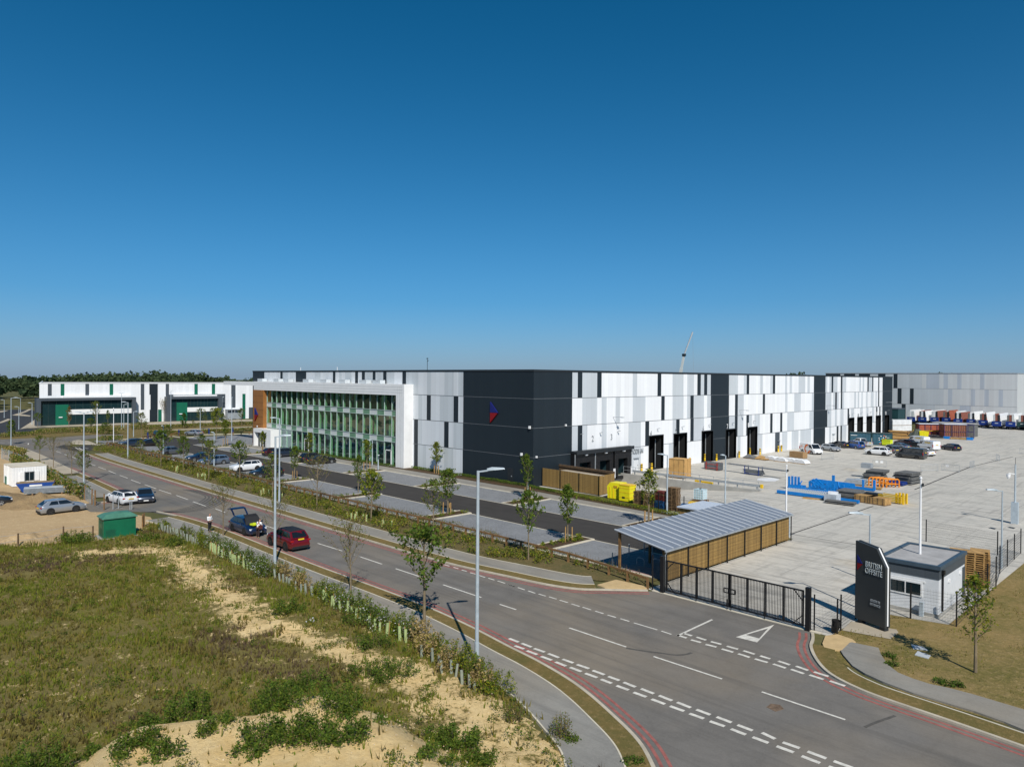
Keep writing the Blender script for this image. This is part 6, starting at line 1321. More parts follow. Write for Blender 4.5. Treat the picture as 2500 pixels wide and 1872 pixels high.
stack('blue_sheeting', 'deep blue sheeting in front of the lone grey board stack', (31.31,38.47), (33.38,38.47), 2.0, 2, .2, 'deepblue')
stack('slate_sheets', 'small slate sheet bundle behind the triangular braces', (25.83,31.66), (26.95,32.93), 1.6, 2, .16, 'slab')
p = (29.48,19.00); t = thing('pale_pallet', 'pale pallet under the longest blue beam', 'pallet', (p[0], p[1], 0), .3); MB().box((0, 0, .05), (2.6, .9, .1)).build('deck', M['palletpale'], t)
for i, (p, wd) in enumerate((((34.70,21.27), 'open timber crate next to the stacked sheets'), ((36.21,20.97), 'open timber crate next to the yellow frames'))):
    t = thing('timber_crate', wd, 'crate', (p[0], p[1], 0), -.2, YD); k = MB(); k.box((0, 0, .14 / 2), (2.2, 1.4, .14)); k.build('skid', M['pallet'], t); MB().box((0, 0, .50), (2.2, 1.4, .72)).build('box', M['palletpale'], t); k = MB()
    for x in (-.9, -.3, .3, .9): k.box((x, -.715, .5), (.10, .03, .72))
    k.build('batten', M['pallet'], t)
p = (31.71,18.81); t = thing('white_crate', 'pale wire crate heaped with white scraps at the near edge of the steelwork', 'crate', (p[0], p[1], 0), -.1, YD); MB().box((0, 0, .5), (1.5, 1.1, .9)).build('cage', mat('pale_zinc', (.50, .54, .58), .5), t); MB().box((.1, 0, 1.05), (1.1, .8, .3), rz=.4).build('scrap', M['tarp'], t)
p = (35.55,23.31); t = thing('yellow_steelwork', 'stack of yellow steel frames at the end of the steelwork', 'steelwork', (p[0], p[1], 0), -.2, YD); k = MB()
for i in range(4):
    for y in (0, 1.1): k.bar((-.2, y, .25 + .2 * i), (2.6, y, .25 + .2 * i), .12, .12)
k.build('beam', M['yellow'], t)
for x in (1.9, 2.3, 2.7):
    for y in (.2, .9): MB().bar((x, y, 0), (x, y, 1.25), .2, .2).build('post', M['yellow'], t)
for i in range(6):
    p = Vector((30.44,36.69)).lerp(Vector((32.85,36.35)), i / 5); t = thing('orange_hoop', 'orange steel hoop guard in the row before the blue sheeting', 'hoop guard', (p.x, p.y, 0), .9, 'orange hoop guards in a row')
    MB().tube([(-.9, 0, 0), (-.9, 0, .95), (-.7, 0, 1.15), (.7, 0, 1.15), (.9, 0, .95), (.9, 0, 0)], .09, 8).build('hoop', M['orange'], t); MB().bar((-.9, 0, .5), (.9, 0, .5), .10, .10).build('crossbar', M['orange'], t)
def crowd_barrier(a, b, label, sign=0):
    L_, an = frame_xy(a, b); t = thing('crowd_barrier', label, 'barrier', (a[0], a[1], 0), an, 'crowd barriers scattered in the yard'); k = MB()
    k.tube([(0, 0, .15), (0, 0, 1.1), (L_, 0, 1.1), (L_, 0, .15), (0, 0, .15)], .028, 6)
    for i in range(1, 12): k.bar((L_ * i / 12, 0, .15), (L_ * i / 12, 0, 1.1), .015, .015)
    k.build('frame', M['steel'], t)
    for x in (.1, L_ - .1): MB().bar((x, -.3, .03), (x, .3, .03), .05, .05).build('foot', M['steel'], t)
    for s in range(sign): MB().box((L_ * (.3 + .35 * s), -.04, .85), (.42, .02, .36)).build('notice', M['white'], t)
crowd_barrier((22.23,59.79), (24.26,60.30), 'crowd barrier with two white notices near the white yard car', 2); crowd_barrier((29.81,59.12), (31.66,61.25), 'plain crowd barrier between the two barriers with notices'); crowd_barrier((31.81,62.80), (34.46,62.37), 'crowd barrier with one white notice', 1)
crowd_barrier((34.01,70.36), (34.28,71.88), 'crowd barrier standing end-on on the rusty stain'); crowd_barrier((34.05,88.36), (35.16,85.45), 'pale crowd barrier seen end-on at the drain line'); crowd_barrier((12.31,62.95), (13.12,66.35), 'crowd barrier beside the nose of the delivery van'); crowd_barrier((-0.53,69.02), (-0.75,71.75), 'crowd barrier against the wall by the slate side door')
crowd_barrier((34.41,106.25), (37.06,103.32), 'crowd barrier at the far edge of the concrete')
# teal container pair
c0_, c1_ = (3.63,101.05), (11.34,103.78); L_, an = frame_xy(c0_, c1_)
def container(x0, x1, label, deco):
    a = Vector(c0_) + (Vector(c1_) - Vector(c0_)) * x0; ln = L_ * (x1 - x0); t = thing('shipping_container', label, 'container', (a.x, a.y, 0), an, 'teal containers by the dark corner'); k = MB()
    n = int(ln / .28)
    for i in range(n):
        xa, xb = ln * i / n, ln * (i + 1) / n
        k.span(xa, xb, .02 if i % 2 else .06, 2.38 if i % 2 else 2.34, .12, 2.65)
    k.build('body', M['teal'], t); k = MB()
    for x in (.06, ln - .06):
        for y in (.03, 2.37): k.span(x - .06, x + .06, y - .06, y + .06, 0, 2.72)
    for z in (.08, 2.68):
        for y in (.0, 2.4): k.span(0, ln, y - .05, y + .05, z - .07, z + .07)
    k.build('corner_frame', M['darkteal'], t); k = MB(); k.span(0, ln, .06, 2.34, 2.64, 2.70); k.build('roof', M['slab'], t)
    if deco:
        cols = [M['white'], M['orangelogo'], mat('sky_blue_decal', (.03, .38, .62), .5)]; r_ = random.Random(5)
        for i in range(26):
            u, v_ = r_.random(), r_.random(); x = ln * (.34 + .34 * u); z = .35 + 1.9 * v_
            if abs((z - .4) / 1.9 - (x / ln - .3) * 2.0) > .62: continue
            k = MB(); k.add([(x + .12 * math.cos(q * 1.047), -.02, z + .12 * math.sin(q * 1.047)) for q in range(6)], [(0, 1, 2, 3, 4, 5)]); k.build('hexagon_decal', cols[i % 3], t)
        MB().span(ln * .72, ln * .84, -.03, -.005, 1.75, 1.86).build('lettering_strip', M['spandrel_grey'], t)
    else: MB().span(ln * .05, ln * .34, -.03, -.005, 2.0, 2.16).build('lettering_strip', M['spandrel_grey'], t)
container(-.06, .485, 'plain teal container behind the pale grey pickup', False); container(.50, 1.0, 'teal container with scattered white, blue and orange hexagons', True)
p = (10.42,103.48); t = thing('lime_bin', 'lime yellow wheeled bin by the teal container', 'bin', (p[0], p[1] - .3, 0), -.2); MB().box((0, 0, .75), (1.9, 1.0, 1.1)).build('body', M['lime'], t); MB().box((0, 0, 1.35), (2.0, 1.1, .12)).build('lid', M['lime'], t)
for s in (-.8, .8): MB().cyl((s, -.4, .12), (s, -.3, .12), .12, n=10).build('wheel', M['rubber'], t)
# scaffold-framed modules, wraps and timber
def module(a, b, dep, h_, label, board, fr_m, slats=0, openend=0):
    L_, an = frame_xy(a, b); t = thing('building_module', label, 'module', (a[0], a[1], 0), an, 'framed modules at the far side of the yard')
    MB().span(.1, L_ - openend, .1, dep, .45, h_).build('board_wall', M[board], t); k = MB()
    for x in [L_ * i / 4 for i in range(5)]:
        for y in (0, dep): k.bar((x, y, 0), (x, y, h_ + .15), .1, .1)
    k.build('scaffold_post', M[fr_m], t); k = MB()
    for z in (.35, h_ * .5, h_ + .1):
        for y in (-.02, dep): k.bar((0, y, z), (L_, y, z), .09, .09)
        for x in (0, L_): k.bar((x, 0, z), (x, dep, z), .09, .09)
    k.build('scaffold_rail', M[fr_m], t)
    if slats:
        for i in range(slats): MB().bar((.5 + (L_ - openend - .8) * i / (slats - 1), -.04, .3), (.5 + (L_ - openend - .8) * i / (slats - 1), -.04, h_ + .05), .09, .06).build('strap', M['pallet'], t)
    MB().span(0, L_ - openend, 0, dep, h_ + .16, h_ + .26).build('top_board', M['tarp'], t)
    return t
m1 = module((6.51,139.14), (11.30,142.21), 3.0, 3.1, 'orange-red boarded module with dark window holes in a scaffold frame', 'rust', 'purple')
for x in (1.4, 5.4, 6.6): MB().span(x, x + 1.0, .04, .09, .7, 2.3).build('window_hole', M['brick'], m1)
MB().bar((-1.5, -.1, 1.55), (9.5, -.1, 1.5), .10, .10).build('yellow_pole', M['yellow'], m1)
m2 = module((12.87,137.27), (18.41,141.40), 3.2, 3.4, 'brick-coloured boarded module strapped with timber battens in a scaffold frame', 'brick', 'purple', 10, 1.6)
a, b = (13.02,135.79), (19.32,136.08); t = thing('blue_trestle', 'low blue steel beam with timber on it before the brick-coloured module', 'steelwork', (a[0], a[1], 0), frame_xy(a, b)[1]); L_ = frame_xy(a, b)[0]
MB().span(0, L_ * .22, 0, 1.2, 0, .6).build('block', M['blue'], t); MB().span(L_ * .8, L_, 0, 1.2, 0, .6).build('block', M['blue'], t); MB().span(L_ * .22, L_ * .8, .1, .9, .1, .45).build('timber', M['palletpale'], t)
a, b = (-4.09,152.24), (-0.94,158.34); L_, an = frame_xy(a, b); t = thing('wrapped_stack', 'white plastic-wrapped stack next to the dark far corner', 'stack', (a[0], a[1], 0), an); 
for z in (.2, 1.85): MB().span(0, L_, 0, 2.5, z, z + 1.5).build('bale', M['tarp'], t)
k = MB(); k.span(0, L_, .1, 2.4, 1.72, 1.83); k.span(0, L_, .1, 2.4, .0, .18); k.build('bearer', M['palletpale'], t)
for i, (p, wd, n) in enumerate((((2.90,135.41), 'heap of orange-brown timber behind the teal container', 5), ((3.52,139.82), 'heap of mixed timber lengths beside the red-boarded module', 4), ((6.87,123.41), 'pale timber offcuts close behind the container end', 3))):
    t = thing('timber_heap', wd, 'timber heap', (p[0], p[1], 0), .1 * i, YD)
    for j in range(n):
        for q in range(6): MB().bar((-2.2 + rnd.uniform(-.4, .4), -1 + q * .36, .15 + j * .3), (2.2 + rnd.uniform(-.4, .4), -1 + q * .36 + rnd.uniform(-.15, .15), .15 + j * .3), .26, .2).build('length', M['palewood' if (q + j) % 3 else 'pallet'], t)
p = (7.63,133.54); t = thing('tarpaulin_heap', 'dull green sheeted heap in front of the red-boarded module', 'heap', (p[0], p[1], 0))
k = MB(); bmesh_pts = []
for (x, y, r_, h_) in ((0, 0, 1.6, 2.2), (1.3, .3, 1.1, 1.5), (-1.2, .2, 1.2, 1.3)): k.cyl((x, y, 0), (x + .2, y, h_), r_, r_ * .45, 9)
k.build('sheet', mat('dull_sheet', (.085, .10, .085), .8, var=.4, scale=1.5), t)
p = (9.40,133.01); t = thing('yellow_hopper', 'small yellow hopper in front of the red-boarded module', 'hopper', (p[0], p[1], 0)); k = MB(); slabp(k, [(-.8, .5), (.8, .5), (1.0, 1.7), (-.9, 1.9)], -.6, .6); k.build('body', M['brightyellow'], t); k = MB(); k.span(-.7, -.5, -.5, .5, 0, .5); k.span(.5, .7, -.5, .5, 0, .5); k.build('leg', M['yellow'], t)
p = (11.43,135.51); t = thing('steel_mats', 'dark flat steel mats lying before the modules', 'mats', (p[0], p[1], 0)); MB().box((0, 0, .15), (3.5, 2.2, .3)).build('mat', M['slab'], t); MB().box((.3, .2, .38), (2.6, 1.6, .16), rz=.2).build('top_mat', M['dark'], t)
# dark teal site cabins
t = thing('site_cabin', 'dark teal two-storey cabin between the warehouse corner and trailers', 'cabin', (-13.5, 158.0, 0)); k = MB(); k.span(0, 9, 0, 6, .1, 6.2); k.build('wall', M['darkteal'], t); MB().span(-.1, 9.1, -.1, 6.1, 6.2, 6.45).build('roof', M['clad_M'], t)
for x in (1, 3.6, 6.2): MB().span(x, x + 1.8, -.05, .02, 1.0, 2.2).build('window', M['farglass'], t); 
MB().span(1, 8, -.06, .02, 3.1, 3.3).build('band', M['spandrel_grey'], t)
t = thing('covered_stack', 'long grey covered stack behind the red-boarded module', 'stack', (7.5, 147.5)); MB().span(0, 9.5, 0, 4, 0, 3.3).build('goods', M['slab'], t); MB().span(-.2, 9.7, -.2, 4.2, 3.3, 3.5).build('cover', M['flatroof'], t)
# trailers with wrapped wall panels
def trailer(p, i, lab, teal=False):
    t = thing('panel_trailer', lab, 'trailer', (p[0], p[1], 0), 0.0, 'row of blue-fronted panel trailers'); r_ = random.Random(40 + i); W2 = 1.27
    MB().span(-W2, W2, 0, .14, .95, 2.45).build('headboard', M['darkteal' if teal else 'deepblue'], t)
    MB().span(-.45, .45, -.02, 0, 1.75, 1.95).build('headboard_mark', M['spandrel_grey'], t)
    MB().span(-W2, W2, .14, 12.5, .95, 1.2).build('deck', M['dark'], t); k = MB()
    for y in (.5, 3, 5.5, 8, 10.5, 12.3):
        k.bar((0, y, 1.2), (0, y, 4.2), .12, .12)
        for s in (-1, 1): k.bar((s * 1.1, y, 1.2), (s * .35, y, 4.2), .08, .08)
    k.build('rack_frame', M['pallet'], t)
    for s in (-1, 1):
        for j in range(3):
            x0 = s * (.95 - .02 * j + .16 * j * 0); th_ = .10; off = s * j * .2
            y0, y1 = .2 + r_.uniform(0, .8), 12.3 - r_.uniform(0, 1.5); zt = 4.6 + r_.uniform(-.4, .35)
            k = MB(); a = [(s * 1.20 - off, y0, 1.25), (s * 1.20 - off, y1, 1.25), (s * .62 - off * .5, y1, zt), (s * .62 - off * .5, y0, zt)]
            k.add(a + [(x - s * .1, y, z) for x, y, z in a], [(0, 1, 2, 3), (7, 6, 5, 4), (0, 4, 5, 1), (1, 5, 6, 2), (2, 6, 7, 3), (3, 7, 4, 0)])
            k.build('wall_panel', M[r_.choice(['tarp', 'white', 'tarp', 'rust', 'white', 'brick'])], t)
    for x in (-.62, .62): MB().span(x - .28, x + .28, -.06, -.01, 2.5, 4.4).build('front_panel', M[r_.choice(['slab', 'dark', 'spandrel_grey'])], t)
    MB().span(-.34, .34, .02, .08, 2.5, 4.5).build('front_sheet', M[r_.choice(['tarp', 'rust', 'tarp', 'white', 'brick'])], t)
    for y in (8.6, 9.9, 11.2):
        for s in (-1, 1): MB().cyl((s * .85, y, .5), (s * 1.22, y, .5), .5, n=12).build('wheel', M['rubber'], t)
    for s in (-.9, .9): MB().span(s - .06, s + .06, 2.2, 2.35, 0, .95).build('landing_leg', M['dark'], t)
    MB().span(-1.0, 1.0, 1.0, 7.8, .6, .95).build('chassis', M['black'], t)
TRP = [(-12.31,195.97), (-9.27,197.40), (-6.32,200.01), (-3.01,200.59), (1.57,195.73), (5.22,195.87), (9.10,193.08), (13.27,189.96), (16.78,190.36), (19.44,191.75), (22.75,189.11)]
ORD = ('first', 'second', 'third', 'fourth', 'fifth', 'sixth', 'seventh', 'eighth', 'ninth', 'tenth', 'eleventh')
for i, p in enumerate(TRP): trailer(p, i, ORD[i] + ' panel trailer along the row, counted from the teal cabins', i in (9,))
# mobile crane behind the warehouse
cb = (-98.0, 186.0); t = thing('mobile_crane', 'pale telescopic crane boom rising behind the warehouse roof', 'crane', (cb[0], cb[1], 0), 0.0)
k = MB(); k.span(-6, 6, -1.3, 1.3, .9, 2.2); k.span(3.6, 6, -1.3, 1.3, 2.2, 3.4); k.build('carrier', M['yellow'], t); MB().span(-3.5, .5, -1.2, 1.2, 2.2, 4.0).build('crane_cab', M['yellow'], t)
for x in (-4.5, -3, 2.5, 4.2):
    for s in (-1, 1): MB().cyl((x, s * .9, .65), (x, s * 1.35, .65), .65, n=12).build('wheel', M['rubber'], t)
bd = Vector((0.695, 0.716, 0)) * 7.6
P0_, P1_, P2_, P3_ = Vector((-1, 0, 3.6)), Vector((-1, 0, 3.6)) + bd * .43 + Vector((0, 0, 15.5)), Vector((-1, 0, 3.6)) + bd * .56 + Vector((0, 0, 21.0)), Vector((-1, 0, 3.6)) + bd * 1.02 + Vector((0, 0, 30.5))
bm_ = MB().bar(P0_, P1_, .95, .95).build('boom', M['spandrel_grey'], t); MB().bar(P1_, P2_, .75, .75).build('boom_section', M['spandrel_grey'], bm_); MB().bar(P2_, P3_, .5, .5).build('fly_jib', M['steel'], bm_)
MB().bar(P3_, (P3_.x + .4, P3_.y + .4, 14.0), .05, .05).build('hoist_rope', M['steel'], t); MB().box(P2_, (1.2, 1.2, 1.0)).build('jib_head', M['dark'], bm_)

# ------------------------------------------------------------------ contractor site
SX = -44.2
t = thing('site_office', 'white steel site cabin pair with pale roof and one dark barred window', 'cabin', (SX, -50.35, 0)); CH = 2.55
MB().span(-2.5, 0, 0, 3.75, .08, CH).build('front_unit', M['white'], t); MB().span(-5.0, -2.52, -.1, 3.65, .08, CH).build('rear_unit', M['white'], t)
k = MB()
for i in range(12): k.span(.0, .03, .1 + i * .3, .2 + i * .3, .1, CH - .05)
for i in range(15): k.span(-5.0 + .1 + i * .33, -5.0 + .22 + i * .33, -.03 if i > 7 else -.13, .02, .1, CH - .05)
k.build('rib', M['white'], t)
MB().span(-2.52, .04, -.04, 3.8, CH, CH + .07).build('roof', M['palekerb'], t); MB().span(-5.05, -2.56, -.14, 3.7, CH, CH + .07).build('roof', M['palekerb'], t)
w_ = MB().span(.03, .09, 1.35, 2.35, .75, 1.85).build('window', M['darkglass'], t); k = MB(); k.span(.09, .12, 1.82, 1.88, .75, 1.85); k.span(.09, .12, 1.30, 1.36, .7, 1.9); k.span(.09, .12, 2.34, 2.4, .7, 1.9); k.span(.09, .12, 1.3, 2.4, 1.85, 1.9); k.build('window_frame', M['steel'], w_)
MB().span(.03, .1, .8, 1.28, .7, 1.9).build('shutter', M['white'], t); MB().span(.03, .1, 2.42, 2.95, .7, 1.9).build('shutter', M['white'], t)
MB().span(-3.9, -2.9, -.2, -.13, .1, 1.1).build('green_locker', M['cabroof'], t)
k = MB(); k.span(-2.6, -2.5, -.06, 0.0, .1, CH); k.build('downpipe', M['steel'], t)
p = (-38.78,-48.83); t = thing('blue_skip', 'blue builders skip under grey roofing bundles before the site cabin', 'skip', (p[0], p[1], 0), 1.35); k = MB(); slabp(k, [(-1.3, .1), (1.3, .1), (2.0, 1.15), (-2.0, 1.15)], -.9, .9); k.build('body', mat('skip_blue', (.012, .06, .26), .5, var=.25), t); MB().span(-1.95, 1.95, -.85, .85, 1.06, 1.16).build('contents', M['spoil'], t)
k = MB(); k.span(-.6, .7, -.93, -.90, .75, .95); k.build('white_stencil', M['white'], t)
p = (-34.81,-48.36); t = thing('roofing_bundle', 'bundle of long curved grey roofing sheets beside the blue skip', 'bundle', (p[0], p[1], 0), 1.25)
for i in range(6):
    k = MB(); pr = [(-.55, .25), (-.3, .42), (0, .47), (.3, .42), (.55, .25)]; z = i * .11
    for (a, b) in zip(pr, pr[1:]): k.face([(-2.4, a[0] + .5, a[1] + z), (2.4, a[0] + .5, a[1] + z), (2.4, b[0] + .5, b[1] + z), (-2.4, b[0] + .5, b[1] + z)])
    k.build('sheet', M['steel'], t)
k = MB(); k.box((-1.5, .5, .12), (.15, 1.4, .24)); k.box((1.5, .5, .12), (.15, 1.4, .24)); k.build('bearer', M['pallet'], t)
def mound(name, c, rx, ry, h_, m, label=None, n=26, seed=0, rz=0):
    k = MB(); vs = []; cs, sn = math.cos(rz), math.sin(rz)
    for i in range(n + 1):
        for j in range(n + 1):
            u, v_ = i / n * 2 - 1, j / n * 2 - 1; d = math.sqrt(u * u + v_ * v_)
            z = max(0, 1 - d) ** .8 * h_; nz = noise.fractal(Vector((u * 3 + seed, v_ * 3, seed)), 1, 2, 4)
            z = z * (1 + nz * .55) + (nz * .05 if d < 1 else 0); x, y = u * rx, v_ * ry
            vs.append((x * cs - y * sn, x * sn + y * cs, z if d < 1 else -.05))
    fs = [(a * (n + 1) + b, (a + 1) * (n + 1) + b, (a + 1) * (n + 1) + b + 1, a * (n + 1) + b + 1) for a in range(n) for b in range(n)]
    k.add(vs, fs); o = k.build(name, m, None, True, (c[0], c[1], 0.0)); return tag(o, label, 'heap') if label else o
mound('spoil_heap', (-27.52,-50.66), 3.0, 3.6, 1.25, M['spoil'], 'brown heap of loose soil beyond the silver hatchback', seed=3)
mound('dirt_heap', (-8.24,-55.37), 3.6, 1.8, .6, M['dirt'], 'low sandy heap behind the wire fence posts', seed=9)
mound('rubble_heap', (-29.18,-47.43), 1.6, 1.6, .5, M['spoil'], 'small rusty soil heap at the foot of the timber fence', seed=5)
mound('earth_heap', (-35.12,-54.08), 4.0, 4.0, .9, M['spoil'], 'dark soil bank behind the black car on the site', seed=12)
# green electricity cabinet
q0, q1, q2 = (-5.60,-50.67), (-3.72,-50.35), (-3.60,-47.76); an = math.atan2(q2[1] - q1[1], q2[0] - q1[0]); Lc = (Vector(q2) - Vector(q1)).length; Dc = max(1.5, (Vector(q0) - Vector(q1)).length); CHh = 1.87
t = thing('electricity_cabinet', 'large green hip-roofed electricity cabinet with louvres on a concrete base', 'cabinet', (q1[0], q1[1], 0), an)
MB().span(0, Lc, 0, Dc, .12, CHh).build('body', M['cabgreen'], t); MB().span(-.25, Lc + .3, -.2, Dc + .25, 0, .12).build('base', M['concrete'], t)
k = MB(); o_ = .12; zt = CHh + .30; ins = .32
low = [(-o_, -o_), (Lc + o_, -o_), (Lc + o_, Dc + o_), (-o_, Dc + o_)]; hi = [(ins, ins), (Lc - ins, ins), (Lc - ins, Dc - ins), (ins, Dc - ins)]
vs = [(x, y, CHh - .06) for x, y in low] + [(x, y, CHh + .02) for x, y in low] + [(x, y, zt) for x, y in hi] + [(Lc / 2, Dc / 2, zt + .14)]
k.add(vs, [(3, 2, 1, 0)] + [(i, (i + 1) % 4, 4 + (i + 1) % 4, 4 + i) for i in range(4)] + [(4 + i, 4 + (i + 1) % 4, 8 + (i + 1) % 4, 8 + i) for i in range(4)] + [(8 + i, 8 + (i + 1) % 4, 12) for i in range(4)])
k.build('roof', M['cabroof'], t)
def louvre(fx, n, parent):
    k = MB()
    for i in range(n): k.add(fx(i, n), [(0, 1, 2, 3)])
    k.build('louvre', M['cabroof'], parent)
louvre(lambda i, n: [(.15, -.012, .28 + i * .075), (.95, -.012, .28 + i * .075), (.95, -.03, .31 + i * .075), (.15, -.03, .31 + i * .075)], 8, t)
louvre(lambda i, n: [(-.012, .4, .25 + i * .075), (-.012, Dc - .4, .25 + i * .075), (-.03, Dc - .4, .28 + i * .075), (-.03, .4, .28 + i * .075)], 9, t)
louvre(lambda i, n: [(-.012, .4, CHh - .55 + i * .075), (-.012, Dc - .4, CHh - .55 + i * .075), (-.03, Dc - .4, CHh - .52 + i * .075), (-.03, .4, CHh - .52 + i * .075)], 5, t)
k = MB(); k.span(-.015, -.002, .35, Dc - .35, .15, CHh - .1); k.build('door', M['cabgreen'], t)
# site fence: timber posts with wire mesh
def post_fence(pts, hts, label, m='timber', wires=(.12, .6, 1.1), r=.07, mesh=False, name='wire_fence'):
    t = thing(name, label, 'fence', (pts[0][0], pts[0][1], 0)); o = Vector((pts[0][0], pts[0][1], 0))
    for p, h_ in zip(pts, hts): MB().cyl((p[0] - o.x, p[1] - o.y, 0), (p[0] - o.x, p[1] - o.y, h_), r, r * .9, 8).build('post', M[m], t)
    k = MB()
    for i in range(len(pts) - 1):
        a, b = Vector((pts[i][0], pts[i][1], 0)) - o, Vector((pts[i + 1][0], pts[i + 1][1], 0)) - o
        for z in wires:
            mid = (a + b) / 2; s = .10 if z < 1.0 else .02
            k.bar((a.x, a.y, min(z, hts[i])), (mid.x, mid.y, z - s), .018, .018); k.bar((mid.x, mid.y, z - s), (b.x, b.y, min(z, hts[i + 1])), .018, .018)
        if mesh:
            L_ = (b - a).length; n = int(L_ / .14)
            for j in range(n): p = a + (b - a) * (j / n); k.bar((p.x, p.y, .05), (p.x, p.y, wires[-1]), .010, .010)
            for j in range(1, 12): k.bar((a.x, a.y, j * wires[-1] / 12), (b.x, b.y, j * wires[-1] / 12), .010, .010)
    k.build('wire', M['steel'], t); return t
post_fence([(-5.67,-59.59), (-5.56,-56.29), (-5.99,-52.91), (-5.24,-50.80)], [1.2, 1.2, 1.25, 1.1], 'wire fence on dark posts between the weedy field and the sandy site', m='oldtimber')
post_fence([(-7.15,-46.12), (-7.42,-45.90)], [1.3, 1.35], 'paired fence posts at the open side of the site entrance beside the cabinet', m='timber', wires=(.1, 1.2))
tp = [(-75.40,-45.03), (-73.81,-44.75), (-60.67,-45.32), (-49.61,-45.57), (-45.82,-45.68), (-42.99,-45.59), (-36.49,-46.25), (-34.25,-46.07), (-27.64,-46.08), (-23.73,-46.29), (-22.80,-46.23)]
post_fence(tp, [1.75] * len(tp), 'timber-posted chain mesh fence along the site edge by the footway', m='timber', wires=(.1, .8, 1.6), mesh=True, r=.09)
post_fence([(-19.34,-46.24), (-22.80,-46.23)], [1.75, .6], 'lone timber gate post with loose mesh at the site entrance', wires=(.1, .6))
post_fence([(-82.66,-45.49), (-78.42,-45.18), (-75.40,-45.03)], [1.9, 1.85, 1.7], 'steel mesh site fence at the edge of the dirt', m='steel', wires=(.1, .9, 1.75), mesh=True)
post_fence([(-19.09,-45.44), (-19.17,-44.88), (-17.52,-44.21), (-17.62,-44.00)], [1.6, 1.5, .95, .95], 'open galvanised gate swung in front of the white estate car', m='steel', wires=(.15, .8, 1.0, 1.45), r=.045)

